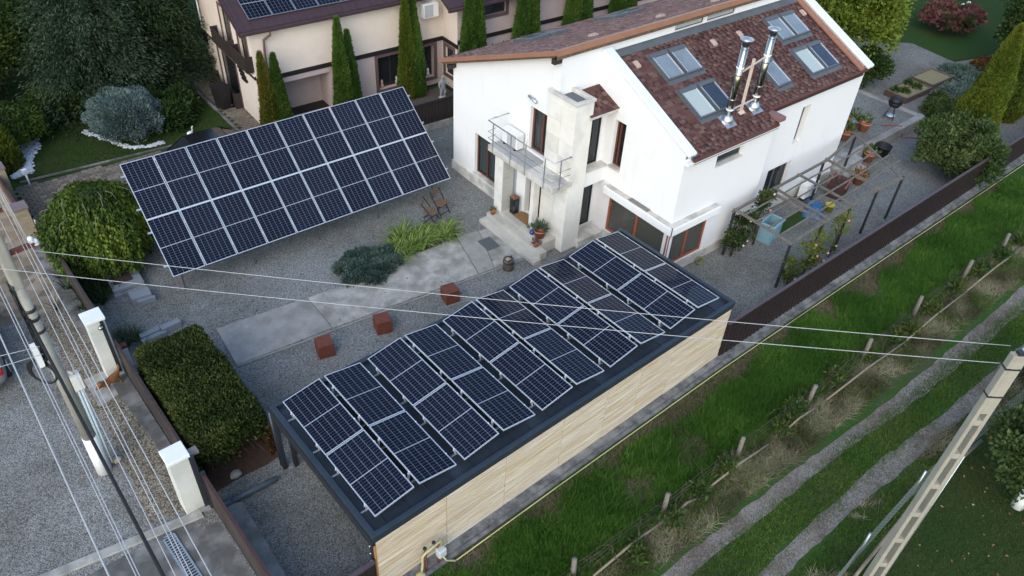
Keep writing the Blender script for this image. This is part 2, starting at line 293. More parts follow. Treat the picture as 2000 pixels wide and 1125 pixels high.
BROOF = mat('brown_roof_sheet', (0.052, 0.030, 0.034), (0.038, 0.022, 0.026), 3, 0.6)
BAND = mat('black_brown_band', (0.016, 0.012, 0.012), None, rough=0.6)
COPPER = mat('copper_brown_flashing', (0.33, 0.16, 0.10), (0.27, 0.13, 0.085), 2, 0.5, 0.1)
ROTW = mat('weathered_soffit_wood', (0.20, 0.13, 0.075), (0.06, 0.045, 0.035), 7, 0.85, stretch=(1, 1, 2))
GREYFL = mat('grey_lead_flashing', (0.10, 0.115, 0.125), (0.075, 0.085, 0.092), 2, 0.5)
PCONC = mat('pole_concrete', (0.34, 0.33, 0.28), (0.26, 0.25, 0.215), 3, 0.9, stain=(0.2, 0.19, 0.165), sscale=1.2, samt=0.5)
PCONC2 = mat('pole_sandy_concrete', (0.34, 0.32, 0.26), (0.28, 0.265, 0.22), 3, 0.9, stain=(0.21, 0.20, 0.175), sscale=1.0, samt=0.5)
PAINTW = mat('white_paint', (0.78, 0.79, 0.78), (0.70, 0.71, 0.70), 2, 0.6)
PLASW = mat('white_plastic', (0.72, 0.73, 0.72), None, rough=0.45)
YELLOW = mat('yellow_gas_paint', (0.46, 0.42, 0.20), (0.40, 0.38, 0.22), 4, 0.5)
OLDWOOD = mat('grey_old_wood', (0.20, 0.185, 0.155), (0.12, 0.11, 0.09), 6, 0.9, stretch=(4, 4, 0.6))
LATH = mat('weathered_pole_wood', (0.24, 0.21, 0.15), (0.15, 0.13, 0.09), 8, 0.9)
PERGW = mat('pergola_grey_wood', (0.165, 0.15, 0.13), (0.10, 0.092, 0.08), 6, 0.85)
BARK = mat('bark', (0.075, 0.058, 0.042), (0.04, 0.031, 0.024), 9, 0.95, bump=0.5)
TWIG = mat('bare_twigs', (0.12, 0.095, 0.075), (0.07, 0.055, 0.045), 9, 0.9)
WIRE = mat('bare_aluminium_wire', (0.38, 0.39, 0.40), None, rough=0.4)
BLUEST = mat('blue_grey_stone', (0.22, 0.25, 0.28), (0.16, 0.185, 0.21), 3, 0.8, stain=(0.3, 0.32, 0.34), sscale=1.5, samt=0.4)
SHING_COLS = [(0.080, 0.042, 0.040), (0.112, 0.053, 0.047), (0.128, 0.062, 0.054), (0.145, 0.078, 0.066), (0.18, 0.118, 0.097)]
def shingmat(name, cols, attr):
    m = bpy.data.materials.new(name); m.use_nodes = True; t = m.node_tree; N = t.nodes; L = t.links; p = N['Principled BSDF']; p.inputs['Roughness'].default_value = 0.9; p.inputs['Specular IOR Level'].default_value = 0.2
    if attr: a = N.new('ShaderNodeAttribute'); a.attribute_name = 'rnd'; o = a.outputs['Fac']
    else: a = N.new('ShaderNodeObjectInfo'); o = a.outputs['Random']
    r = N.new('ShaderNodeValToRGB'); e = r.color_ramp.elements; e[0].color = (*cols[0], 1); e[1].color = (*cols[-1], 1)
    for i, c in enumerate(cols[1:-1]): q = e.new((i+1)/(len(cols)-1)); q.color = (*c, 1)
    tc = N.new('ShaderNodeTexCoord'); n = N.new('ShaderNodeTexNoise'); n.inputs['Scale'].default_value = 45; L.new(tc.outputs['Object'], n.inputs[0])
    mx = N.new('ShaderNodeMix'); mx.data_type = 'RGBA'; mx.blend_type = 'MULTIPLY'; mx.inputs[0].default_value = 0.5
    L.new(o, r.inputs[0]); L.new(r.outputs[0], mx.inputs[6]); L.new(n.outputs[0], mx.inputs[7]); L.new(mx.outputs[2], p.inputs['Base Color']); return m
def solarmat(name, cw, ch, W_, H_):
    """Blue-black cells with pale gaps: flat print under the glass, laid out in the panel's own coordinates."""
    m = bpy.data.materials.new(name); m.use_nodes = True; t = m.node_tree; N = t.nodes; L = t.links; p = N['Principled BSDF']
    p.inputs['Roughness'].default_value = 0.07; p.inputs['Specular IOR Level'].default_value = 0.10
    tc = N.new('ShaderNodeTexCoord'); sx = N.new('ShaderNodeSeparateXYZ'); L.new(tc.outputs['Object'], sx.inputs[0])
    def M_(op, a, b=None):
        n = N.new('ShaderNodeMath'); n.operation = op
        for i, q in enumerate((a, b)):
            if q is None: continue
            if isinstance(q, (int, float)): n.inputs[i].default_value = q
            else: L.new(q, n.inputs[i])
        return n.outputs[0]
    def line(co, period, off, half):   # 1 inside the gap between two cells
        q = M_('FRACT', M_('DIVIDE', M_('SUBTRACT', co, off), period)); d = M_('MINIMUM', q, M_('SUBTRACT', 1.0, q)); return M_('LESS_THAN', M_('MULTIPLY', d, period), half)
    a = line(sx.outputs[0], (W_-0.05)/cw, 0.025, 0.0050); b = line(sx.outputs[1], (H_-0.05)/ch, 0.025, 0.0032)
    mid = M_('LESS_THAN', M_('ABSOLUTE', M_('SUBTRACT', sx.outputs[1], H_/2)), 0.013)
    g = M_('MAXIMUM', M_('MULTIPLY', a, 0.5), M_('MAXIMUM', M_('MULTIPLY', b, 0.34), M_('MULTIPLY', mid, 1.0)))
    n = N.new('ShaderNodeTexNoise'); n.inputs['Scale'].default_value = 0.7
    oi = N.new('ShaderNodeObjectInfo'); rm = N.new('ShaderNodeValToRGB'); rm.color_ramp.elements[0].color = (0.0035, 0.006, 0.016, 1); rm.color_ramp.elements[1].color = (0.006, 0.009, 0.022, 1); L.new(oi.outputs['Random'], rm.inputs[0])
    mx = N.new('ShaderNodeMix'); mx.data_type = 'RGBA'; L.new(g, mx.inputs[0]); L.new(rm.outputs[0], mx.inputs[6]); mx.inputs[7].default_value = (0.30, 0.33, 0.38, 1)
    L.new(mx.outputs[2], p.inputs['Base Color']); return m

# ---------------------------------------------------------------- setting: ground, roads, paving, lawns
def sheet(name, poly, z, m, jit=0.0, seg=0.4):
    pts = []
    for i, p in enumerate(poly):
        q = poly[(i+1) % len(poly)]; d = math.hypot(q[0]-p[0], q[1]-p[1]); n = max(1, int(d/seg)) if jit else 1
        for k in range(n): pts.append((p[0]+(q[0]-p[0])*k/n+random.uniform(-jit, jit), p[1]+(q[1]-p[1])*k/n+random.uniform(-jit, jit)))
    mb = MB(); mb.add([(x, y, z) for x, y in pts], [tuple(range(len(pts)))])
    return mb.obj(name, m, kind='structure')
sheet('ground', [(-150, -150), (200, -150), (200, 200), (-150, 200)], -0.03, FIELD)
sheet('gravel_yard', [(0.85, -0.3), (15, -0.3), (37.5, -0.75), (45, -1), (44.9, 6.3), (45.4, 9), (42, 13), (15.6, 19.2), (0.85, 18.0)], 0.0, GRAV)
sheet('gravel_street', [(-30, 4.4), (0.6, 4.25), (0.85, 4.2), (0.85, 14.2), (-30, 14.2)], 0.0, ROADG)
sheet('brown_gravel_verge', [(-0.5, 4.75), (0.55, 4.5), (0.6, 9.2), (0.62, 14.1), (-0.35, 14.1), (-0.3, 9), (-0.25, 7)], 0.006, BROWNG, 0.06)
sheet('stone_pavement', [(-30, 14.2), (0.6, 14.2), (0.62, 30), (-30, 30)], 0.0, STPAVE)
sheet('concrete_apron', [(-30, -8), (0.98, -8), (0.98, 4.2), (0.6, 4.1), (-2.7, 4.65), (-30, 5)], -0.012, CONCD)
_c = MB(); _c.prism([(-2.75, 4.66), (0.62, 4.1), (0.62, 4.36), (-2.7, 4.9), (-9, 5.9), (-9, 5.65)], -0.02, 0.05); bevel(_c.obj('kerb', CONC, kind='structure'), 0.015)
_c = MB(); _c.prism([(-0.16, 9.2), (0.62, 9.42), (0.74, 10.5), (-0.16, 10.5)], 0.0, 0.03); _c.obj('concrete_path_slab', CONC, kind='structure')
_c = MB(); _c.prism([(0.42, 4.3), (0.85, 4.2), (0.85, 17.9), (0.5, 17.9), (0.38, 14), (0.5, 12), (0.4, 9.3), (0.55, 7)], 0.0, 0.045); _c.obj('gate_foundation_strip', CONCD, kind='structure')
sheet('gate_threshold', [(0.45, 3.8), (1.25, 3.8), (1.25, 4.7), (0.45, 4.7)], 0.003, ROADG)
_c = MB(); _c.prism([(1.0, -1.0), (1.32, -1.0), (1.42, 1.5), (1.52, 3.9), (1.15, 4.1), (1.02, 2)], 0.0, 0.05); _c.obj('driveway_edge_strip', CONC, kind='structure')
sheet('garden_path', [(44.9, 6.2), (46.5, 5.7), (44, 3), (40, 2.8)], 0.004, GRAV)
sheet('lawn', [(1.3, 22.4), (4.7, 21.75), (8, 21.5), (9.5, 21.6), (9.9, 24), (9.7, 28), (11, 40), (-20, 44), (1, 24)], 0.012, LAWN)
sheet('garden_lawn', [(44.9, 6.3), (46.6, 5.8), (50, 3), (80, 2), (80, 40), (44, 40), (42, 14), (45.4, 9)], 0.01, LAWNB)
sheet('planting_soil', [(1.1, 4.6), (2.95, 4.6), (2.95, 9.2), (1.1, 9.2)], 0.008, mat('soil', (0.05, 0.03, 0.022), (0.08, 0.05, 0.035), 7, 0.95, bump=0.5), 0.05)
sheet('right_garden_lawn', [(9, -7.3), (12, -6.95), (15.2, -6.7), (21, -7.1), (30, -7.3), (60, -8), (60, -40), (0, -40)], -0.016, LAWN)
def rut(name, left, right):
    pts = left + right[::-1]; sheet(name, pts, -0.018, RUT, 0.035, 0.3)
rut('track_rut', [(2, -3.8), (8.17, -4.04), (11.4, -4.17), (15.2, -4.39), (18.4, -4.62), (23.3, -4.76), (27.5, -4.80), (45, -5.0), (70, -5.4)], [(2, -4.4), (8.8, -4.48), (11.6, -4.64), (15.2, -4.80), (18.5, -5.12), (22.4, -5.33), (25.9, -5.40), (45, -5.7), (70, -6.1)])
rut('track_rut', [(5, -5.3), (10.0, -5.50), (12.9, -5.52), (15.8, -5.60), (18.6, -5.87), (21.6, -6.04), (24.1, -6.12), (45, -6.5), (70, -6.9)], [(5, -5.9), (10.6, -5.93), (13.3, -5.98), (15.6, -6.18), (19.7, -6.38), (23.2, -6.45), (45, -7.1), (70, -7.5)])
# concrete path through the yard: separate pours
def slab(name, poly, z0, z1, m): mb = MB(); mb.prism(poly, z0, z1); return bevel(mb.obj(name, m, kind='structure'), 0.008)
slab('concrete_path', [(6.56, 8.13), (9.5, 7.78), (11.9, 7.48), (12.55, 9.55), (11.6, 9.62), (10.5, 9.72), (9.6, 9.6), (8.2, 9.7), (6.66, 9.87)], -0.05, 0.022, CONC)
slab('pale_path_slab', [(3.5, 8.42), (6.54, 8.14), (6.64, 9.88), (3.7, 10.26)], -0.05, 0.026, CONCP)
slab('white_path_slab', [(11.93, 7.48), (12.55, 7.40), (13.48, 9.45), (12.98, 9.58), (12.58, 9.55)], -0.05, 0.026, CONCP)
slab('concrete_doorstep_slab', [(12.58, 7.40), (13.95, 7.2), (14.1, 9.3), (13.5, 9.45)], -0.05, 0.024, CONC)
_c = MB()
for p, q in (((3.5, 8.36), (13.9, 7.13)),): _c.bar((*p, 0.015), (*q, 0.015), 0.045, 0.05)
_c.obj('path_edging', CONCP, kind='structure')
# neighbour's interlocking paving: each block a piece, the rest joined
PAV = mat('paving_block', (0.155, 0.13, 0.10), (0.11, 0.095, 0.075), 3, 0.9, bump=0.2, bscale=20, stain=(0.2, 0.165, 0.12), sscale=0.9, samt=0.6)
pv = sheet('paving', [(0.95, 18.0), (15.6, 19.2), (11.2, 22), (11.4, 30), (9.9, 30), (9.6, 21.5), (4.7, 21.65), (1.3, 22.3)], -0.008, mat('paving_sand', (0.045, 0.04, 0.033), (0.03, 0.027, 0.023), 5, 0.95))
def pavermat(name):
    m = bpy.data.materials.new(name); m.use_nodes = True; t = m.node_tree; N = t.nodes; L = t.links; p = N['Principled BSDF']; p.inputs['Roughness'].default_value = .9
    oi = N.new('ShaderNodeObjectInfo'); r = N.new('ShaderNodeValToRGB'); e = r.color_ramp.elements; e[0].color = (.10, .085, .065, 1); e[1].color = (.20, .17, .135, 1); L.new(oi.outputs['Random'], r.inputs[0]); L.new(r.outputs[0], p.inputs['Base Color']); return m
PAVO = pavermat('paving_block_single')
_b = MB(); _b.box(-.125, .125, -.08, .08, 0, .03); _b.box(-.07, .07, -.10, .10, 0, .029); pm = _b.mesh('paver'); pm.materials.append(PAVO)
cells = []
for i in range(-2, 60):
    for j in range(0, 60):
        x = 1.05+i*.27+(j % 2)*.135; y = 18.1+j*.188
        if x < 9.55 and 18.05 < y < 22.25-(x-1.3)*.085-.15 and x > 1.0: cells.append((x, y))
        elif 9.95 < x < 10.85 and 21 < y < 28: cells.append((x, y))
def _vis(c):   # those in view beside the weeping tree and by the gable rank first
    x, y = c; s = 0 if (x < 5.2 and y > 19.6 and y-19.6 > (x-3.2)*-.4 and x > 1.7) else (1 if (x > 9.9 and 22.2 < y < 25.5) else 2)
    return (s, (x+1.3)**2+(y+8.6)**2)
cells.sort(key=_vis)
for x, y in cells[:300]: inst(pm, 'paver', pv, (x, y, -0.006), (0, 0, random.uniform(-.02, .02)))
_b = MB()
for x, y in cells[300:]: _b.box(x-.122, x+.122, y-.08, y+.08, -.006, .024)
_b.obj('paver_field', PAV, pv, kind='stuff')
_b = MB(); _b.bar((9.72, 21.4, 0.02), (9.9, 29, 0.02), 0.13, 0.08); _b.bar((1.3, 22.42, .02), (9.7, 21.55, .02), .1, .06); _b.obj('paving_edge', CONCD, pv)

# ---------------------------------------------------------------- solar panels
PNW, PNH = 1.03, 2.02
SOLAR = solarmat('solar_cells', 6, 24, PNW, PNH)
def panel_meshes():
    g = MB(); g.box(0.012, PNW-.012, 0.012, PNH-.012, 0.008, 0.030); gm = g.mesh('glass'); gm.materials.append(SOLAR)
    f = MB(); w = 0.018
    f.box(0, PNW, 0, w, 0, .036); f.box(0, PNW, PNH-w, PNH, 0, .036); f.box(0, w, w, PNH-w, 0, .036); f.box(PNW-w, PNW, w, PNH-w, 0, .036)
    fm = f.mesh('frame'); fm.materials.append(ALU); return gm, fm
PG, PF = panel_meshes()
# ground-mounted array
AY, AT, AO = rad(-2.5), rad(37.2), (3.3544, 12.2482, 0.947)
arr = thing('solar_array', 'large tilted ground mounted solar array of twenty panels in two rows on gravel', 'solar array', (AO[0], AO[1], 0), AY)
for i in range(10):
    for j in range(2):
        y = j*2.04*math.cos(AT); z = AO[2]+j*2.04*math.sin(AT)
        o = bpy.data.objects.new('panel', PG); o.location = (i*1.0602+.015, y+.01*math.cos(AT), z); o.rotation_euler = (AT, 0, 0); link(o, arr)
        inst(PF, 'frame', o)
AMX = Matrix.Translation((0, 0, AO[2])) @ Matrix.Rotation(AT, 4, 'X')
for v in (0.42, 1.62, 2.46, 3.66):
    b = MB(); b.box(-.11, 10.70, v-.03, v+.03, -.062, -.004, AMX); b.obj('rail', GALV, arr)
b = MB(); b.box(0.02, 10.58, 2.008, 2.052, -.02, .012, AMX); b.obj('centre_strip', ALU, arr)
LEGM = mat('dull_galvanised', (.13, .14, .15), (.09, .095, .1), 6, .5, .4)
for i in range(5):
    x = 0.35+i*2.42
    for v, nm in ((0.45, 'front_leg'), (3.6, 'rear_leg')):
        p = AMX @ Vector((x, v, -.12)); b = MB(); b.bar((x, p.y, 0), (x, p.y, p.z), 0.05, 0.05); b.obj(nm, LEGM, arr)
    b = MB(); b.box(x-.03, x+.03, 0.1, 3.95, -.13, -.062, AMX); p0 = AMX @ Vector((x, 1.9, -.12)); p1 = AMX @ Vector((x, 3.6, -.12)); b.bar((x, p1.y, .4), tuple(p0), .045); b.obj('rafter', LEGM, arr)

# ---------------------------------------------------------------- carport
GX0, GX1, GY0, GY1 = 2.83, 15.28, -0.32, 4.32
gar = thing('carport', 'long flat roofed carport with anthracite metal roof and pine board wall', 'carport', (GX0, GY0, 0))
def gp(mb, name, m): 
    mb.v = [(x-GX0, y-GY0, z) for x, y, z in mb.v]; return mb.obj(name, m, gar)
b = MB(); b.box(GX0+.1, GX1-.1, GY0+.1, GY1-.1, 2.16, 2.25); roofg = gp(b, 'roof_deck', METAL)
for k in range(21):
    b = MB(); x = GX0+.45+k*.595; b.box(x-.012, x+.012, GY0+.12, GY1-.12, 2.25, 2.272); b.v = [(p-GX0, q-GY0, r) for p, q, r in b.v]; b.obj('seam', METAL, roofg)
b = MB(); b.box(GX0, GX1, GY0, GY0+.13, 2.24, 2.36); bevel(gp(b, 'front_rim', METAL), .015)
b = MB(); b.box(GX0, GX1, GY1-.13, GY1, 2.24, 2.36); bevel(gp(b, 'rear_rim', METAL), .015)
b = MB(); b.box(GX0, GX0+.13, GY0+.13, GY1-.13, 2.24, 2.358); bevel(gp(b, 'side_rim', METAL), .015)
b = MB(); b.box(GX1-.13, GX1, GY0+.13, GY1-.13, 2.24, 2.358); bevel(gp(b, 'side_rim', METAL), .015)
b = MB(); b.box(GX0+.02, GX1-.02, GY0+.02, GY0+.09, 2.11, 2.238); gp(b, 'front_fascia', METAL)
b = MB(); b.box(GX0-.03, GX0+.06, GY0+.03, GY1-.03, 2.0, 2.238); gp(b, 'steel_beam', STEELD)
b = MB(); b.box(GX1-.06, GX1+.0, GY0+.1, GY1-.1, 2.0, 2.238); gp(b, 'steel_beam', STEELD)
b = MB(); b.box(GX0+.1, GX1-.1, GY1-.14, GY1-.02, 2.0, 2.238); gp(b, 'steel_beam', STEELD)
b = MB(); b.tube([(GX0+.1, GY1+.07, 2.2), (GX1-.1, GY1+.07, 2.16)], .06, 8); gp(b, 'gutter', METAL)
JX = [GX0+.06, 4.77, 6.54, 8.42, 10.03, 11.35, 12.63, GX1-.06]
for k in range(len(JX)-1):
    for r in range(20):
        b = MB(); L_ = JX[k+1]-JX[k]-.016; b.box(0, L_, -.014, .014, 0, .090)
        o = b.obj('board', PINE, gar); o.location = (JX[k]-GX0+.008, 0.05+random.uniform(-.006, .004), 0.12+r*.0998)
b = MB(); b.box(GX0+.08, GX1-.08, GY0+.075, GY0+.11, 0.1, 2.1); gp(b, 'wall_lining', DKWOOD)
b = MB(); b.box(GX0+.035, GX0+.058, GY0+.03, GY0+.1, .1, 2.1); gp(b, 'corner_board', LARCH)
for r in range(14):
    b = MB(); b.box(GX0+.38, GX0+3.6, GY1-.06, GY1-.03, .25+r*.12, .25+r*.12+.08); gp(b, 'larch_slat', LARCH)
for x, y in ((GX0+.03, GY1-.1), (GX0+.3, GY1-.2), (GX0+4.2, GY1-.1), (GX0+8.3, GY1-.1), (GX1-.1, GY1-.1), (GX0+.06, GY0+.16), (GX1-.1, GY0+.2)):
    b = MB(); b.box(x-.055, x+.055, y-.055, y+.055, 0, 2.0); gp(b, 'steel_post', STEELD)
b = MB(); b.tube([(GX0-.02, GY1-.01, 2.15), (GX0-.01, GY1-.0, .05)], .04, 8); gp(b, 'downpipe', METAL)
for i in range(3):
    b = MB(); b.ball((GX0-.035, GY0+.12+i*.0, 1.95-i*.28), .018, 8); gp(b, 'bolt', ALU)
# rooftop panels in low tents of two rows
TENT = math.atan2(.1672, 1.0245); TN = ['first', 'second', 'third', 'fourth', 'fifth']
clampm = {}
for hh in (.22, .38):
    q = MB(); q.box(-.015, .015, -.025, .025, -hh+.03, .03); q.ball((.0, 0, .03), .02, 6); q.box(-.035, .035, -.015, .015, -.05, -.02); clampm[hh] = q.mesh('clamp'); clampm[hh].materials.append(ALU)
for t in range(5):
    x0 = 3.1029+t*2.393
    tn = thing('solar_panel_tent', ['low tent of four solar panels at the gate end of the carport roof', 'second solar panel tent from the gate end of the carport roof', 'middle solar panel tent of the five on the carport roof', 'fourth solar panel tent from the gate end of the carport roof', 'solar panel tent at the house end of the carport roof'][t], 'solar panels', (x0, 0, 2.25), 0, 'solar panel tents on the carport roof')
    for k in range(2):
        for j in range(2):
            p = inst(PG, 'panel', tn, (0 if k == 0 else 1.0245+.1195, j*2.05, .25 if k == 0 else .4172), (0, -TENT if k == 0 else TENT, 0)); inst(PF, 'frame', p)
            for y in (0.4, 1.6):   # feet: short at the valley side, tall at the ridge
                inst(clampm[.22 if k == 0 else .38], 'clamp', p, (.005, y, 0)); inst(clampm[.38 if k == 0 else .22], 'clamp', p, (PNW-.005, y, 0))
    for y in (.4, 1.6, 2.45, 3.65): q = MB(); q.box(-.12, 2.30, y-.02, y+.02, .012, .05); q.obj('base_rail', GALV, tn)
# concrete base wall under carport and fence, gas pipe
def fy(x): return -0.30 if x < 15.3 else -0.30-(x-15.3)*0.0195      # line of the boundary
b = MB(); xs = [2.6, 6, 10, 15.3, 22, 30, 37.5, 60]
for i in range(len(xs)-1):
    a, c_ = xs[i], xs[i+1]; b.prism([(a, fy(a)-.19), (c_, fy(c_)-.17), (c_, fy(c_)+.06), (a, fy(a)+.06)], -.3, .10)
    b.prism([(a, fy(a)-.30), (c_, fy(c_)-.30), (c_, fy(c_)-.19), (a, fy(a)-.19)], -.3, .02)
link(bpy.data.objects.new('boundary_wall', b.mesh('boundary_wall')), None, 'low grey concrete base wall under the carport and brown fence', 'wall').data.materials.append(PLINTH)
b = MB(); b.tube([(4.72, -.72, .05), (8, -.70, .06), (12.4, -.70, .06), (15, -.70, .06), (22, fy(22)-.4, .06), (30, fy(30)-.42, .05), (38, fy(38)-.42, .05), (60, fy(60)-.42, .05)], .016, 8)
link(bpy.data.objects.new('gas_pipe', b.mesh('gas_pipe')), None, 'long thin yellow gas pipe running along the foot of the boundary wall', 'pipe').data.materials.append(YELLOW)
gm = thing('gas_meter', 'yellow gas pipework with pale meter against the pine wall corner', 'gas meter', (4.2, -.52, 0))
b = MB(); b.tube([(-.33, .06, -.3), (-.33, 0, .25), (-.3, 0, .5), (-.3, 0, .78), (-.2, 0, .86), (.22, 0, .95), (.24, 0, .7)], .03, 8); b.tube([(.24, 0, .35), (.33, -.05, .05), (.5, -.2, .05)], .025, 8); b.lathe([(.09, 0), (.12, .03), (.12, .1), (.06, .13)], (-.42, -.08, .12), 12); b.obj('pipework', YELLOW, gm)
b = MB(); b.box(.08, .32, -.13, .06, .40, .68); bevel(b.obj('meter_body', mat('meter_grey', (.42, .45, .46), None, rough=.5), gm), .05, 3)
RUST = mat('red_oxide', (0.16, 0.05, 0.035), (0.11, 0.04, 0.03), 6, 0.7)
for x in (-.18, .16):
    b = MB(); b.tube([(x, .05, -.4), (x, .05, .8)], .035, 8); b.obj('support_post', RUST, gm)
for x in (-.2, .05):
    b = MB(); b.lathe([(.04, 0), (.05, .03), (.04, .06)], (x, .04, .95), 8); b.obj('valve_knob', BLACK, gm)
# brown profiled fence
fen = thing('sheet_metal_fence', 'dark brown profiled sheet metal fence with mauve cap along the yard', 'fence', (15.3, fy(15.3), 0))
n = 22; x = 15.3
for i in range(n):
    w = 2.02; a, c_ = x+i*w, x+(i+1)*w-.02; b = MB(); N_ = 20
    for k in range(N_):
        u0 = a+(c_-a)*k/N_; u1 = a+(c_-a)*(k+1)/N_; d = .022 if k % 2 else 0
        b.box(u0-15.3, u1-15.3, fy(u0)-fy(15.3)-.012-d, fy(u0)-fy(15.3)+.012, .11, 1.42)
    b.obj('sheet', FENCEM, fen)
b = MB(); b.bar((0, 0, 1.46), (60-15.3, fy(60)-fy(15.3), 1.46), .09, .07); bevel(b.obj('cap_rail', FENCET, fen), .01)
b = MB(); b.bar((0, .04, .75), (60-15.3, fy(60)-fy(15.3)+.04, .75), .04, .05); b.obj('rail', FENCEM, fen)
for i in range(n+1):
    b = MB(); u = i*2.02; b.box(u-.03, u+.03, (fy(15.3+u)-fy(15.3))+.03, (fy(15.3+u)-fy(15.3))+.09, 0, 1.42); b.obj('post', FENCEM, fen)
nf = thing('sheet_metal_fence', 'short piece of brown sheet fence left of the pine wall corner', 'fence', (1.15, -.3, 0))
for k in range(8): b = MB(); b.box(k*.205, k*.205+.2, -.012-.02*(k % 2), .012, .08, 1.42); b.obj('sheet', FENCEM, nf)
b = MB(); b.bar((-.05, 0, 1.46), (1.66, 0, 1.46), .09, .07); b.obj('cap_rail', FENCET, nf)
# ---------------------------------------------------------------- white house (local x = along the long side, local y = -b)
HS = thing('white_house', 'white rendered two storey house with red brown shingle roofs and entrance tower', 'house', (15.45, 13.59, 0), rad(-2))
def HP(a, b, z): return (a, -b, z)
def hbox(name, a0, a1, b0, b1, z0, z1, m, parent=None, bev=0): 
    mb = MB(); mb.box(a0, a1, -b1, -b0, z0, z1); o = mb.obj(name, m, parent or HS); return bevel(o, bev) if bev else o
R_, X_, D_, S_, E_ = 5.95, 1.75, 10.05, 9.5, 12.66
def RZ(b): return 6.62-.46*(b-R_)
def LZ(b): return 4.64+.405*b
KA = math.atan(.46); KL = math.atan(.405)
wall(lambda u, v, w: HP(w, u, v), 0, R_, 0, LZ, [(1.45, 2.75, .55, 2.3), (4.6, 5.52, 3.1, 4.76), (4.72, 5.5, .5, 2.35)], .25).obj('wall', WHITE, HS)
wall(lambda u, v, w: HP(u, w, v), 0, E_, 0, 4.60, [], .2).obj('wall', WHITE, HS)
wall(lambda u, v, w: HP(u, R_-w, v), 0, E_, 0, 7.04, [(5.2, 6.75, 6.72, 6.96), (6.9, 8.5, 6.72, 6.96)], .15).obj('wall', WHITE, HS)
wall(lambda u, v, w: HP(X_+w, u, v), R_, D_, 0, lambda b: RZ(b)+.24, [(6.95, 7.45, 3.05, 4.78), (7.18, D_-.001, .42, 1.98)], .22).obj('wall', WHITE, HS)
wall(lambda u, v, w: HP(u, D_-w, v), X_, 6.4, 0, 4.76, [(X_+.001, 3.73, .42, 1.98), (3.42, 4.8, 3.94, 4.33)], .22).obj('wall', WHITE, HS)
wall(lambda u, v, w: HP(u, S_-w, v), 6.4, E_, 0, 5.0, [(7.8, 9.3, .12, 2.0), (8.9, 9.4, 2.78, 4.32)], .3).obj('wall', WHITE, HS)
wall(lambda u, v, w: HP(6.4-w, u, v), S_, D_, 0, 4.76, [], .1).obj('wall', WHITE, HS)
wall(lambda u, v, w: HP(E_-w, u, v), 0, S_, 0, lambda b: (LZ(b) if b < R_ else RZ(b)+.2), [], .2).obj('wall', WHITE, HS)
hbox('floor', .3, E_-.3, .3, 5.8, .05, .1, CONCD); hbox('floor', X_+.3, E_-.3, 5.8, 9.4, .05, .1, CONCD)
hbox('upper_floor', .3, E_-.3, .3, 5.8, 2.6, 2.75, CONCD); hbox('upper_floor', X_+.3, E_-.3, 5.8, 9.3, 2.6, 2.75, CONCD)
# plinth
for i, (a0, a1, b0, b1, z) in enumerate(((-.06, .02, -.05, 3.9, .4), (X_-.05, X_+.02, 7.1, D_+.05, .40), (X_-.05, 6.45, D_-.02, D_+.05, .40), (6.45, E_+.05, S_-.02, S_+.05, .4))):
    hbox('plinth', a0, a1, b0, b1, 0, z, SLABC, bev=.01)
# right hand roof with individual shingles
SH_O = shingmat('shingle_colours', SHING_COLS, False); SH_A = shingmat('shingle_colours_field', SHING_COLS, True)
SH_L = shingmat('pink_shingle_field', [(0.20, 0.10, 0.085), (0.27, 0.15, 0.125), (0.33, 0.20, 0.17), (0.38, 0.25, 0.215)], True)
b = MB()
for a0, a1, be in ((X_+.3, 6.42, D_+.13), (6.42, E_-.32, S_+.13)):
    b.prism([(-R_, RZ(R_)-.16), (-be, RZ(be)-.16), (-be, RZ(be)), (-R_, RZ(R_))], a0, a1, 0)
roofR = b.obj('roof', BROOF, HS)
def shingles(roof, a0, a1, b0, b1, zf, ang, nobj, mo, mf, near, w=.25, e=.108):
    me = MB(); me.box(-w/2+.004, w/2-.004, -.075, .075, 0, .020); me = me.mesh('shingle'); me.materials.append(mo)
    lst = []; r = 0; b_ = b0
    while b_ < b1:
        a = a0+random.uniform(0, w)
        while a < a1-.1:
            lst.append((a+w/2 if a+w < a1 else a1-w/2, b_)); a += w*random.choice((.75, 1, 1, 1.25))
        b_ += e
    lst.sort(key=lambda q: near(q)); V = []; F = []; RN = []
    for i, (a, b_) in enumerate(lst):
        dz = .004+random.uniform(0, .012)
        if i < nobj: inst(me, 'shingle', roof, HP(a, b_, zf(b_)+dz), (ang*.93, 0, random.uniform(-.01, .01)))
        else:
            M = Matrix.Translation(HP(a, b_, zf(b_)+dz)) @ Matrix.Rotation(ang*.93, 4, 'X'); mm = MB(); mm.box(-w/2+.004, w/2-.004, -.075, .075, 0, .020, M)
            k = len(V); V += [tuple(q) for q in mm.v]; F += [[i_+k for i_ in f] for f in mm.f]; RN += [random.random()]*6
    me2 = np_mesh('shingle_field', np.array(V), np.array(F), np.array(RN), mf); link(bpy.data.objects.new('shingle_field', me2), roof, kind='stuff')
shing1 = lambda q: q[0]*1.0-q[1]*.55 if True else 0
shl = []
shingles(roofR, X_+.36, 12.1, R_+.24, S_+.1, RZ, KA, 300, SH_O, SH_A, lambda q: q[0]-.6*q[1])
b = MB(); me = None
V = []; 
shingles(roofR, X_+.36, 6.4, S_+.16, D_+.1, RZ, KA, 0, SH_O, SH_A, lambda q: q[0])
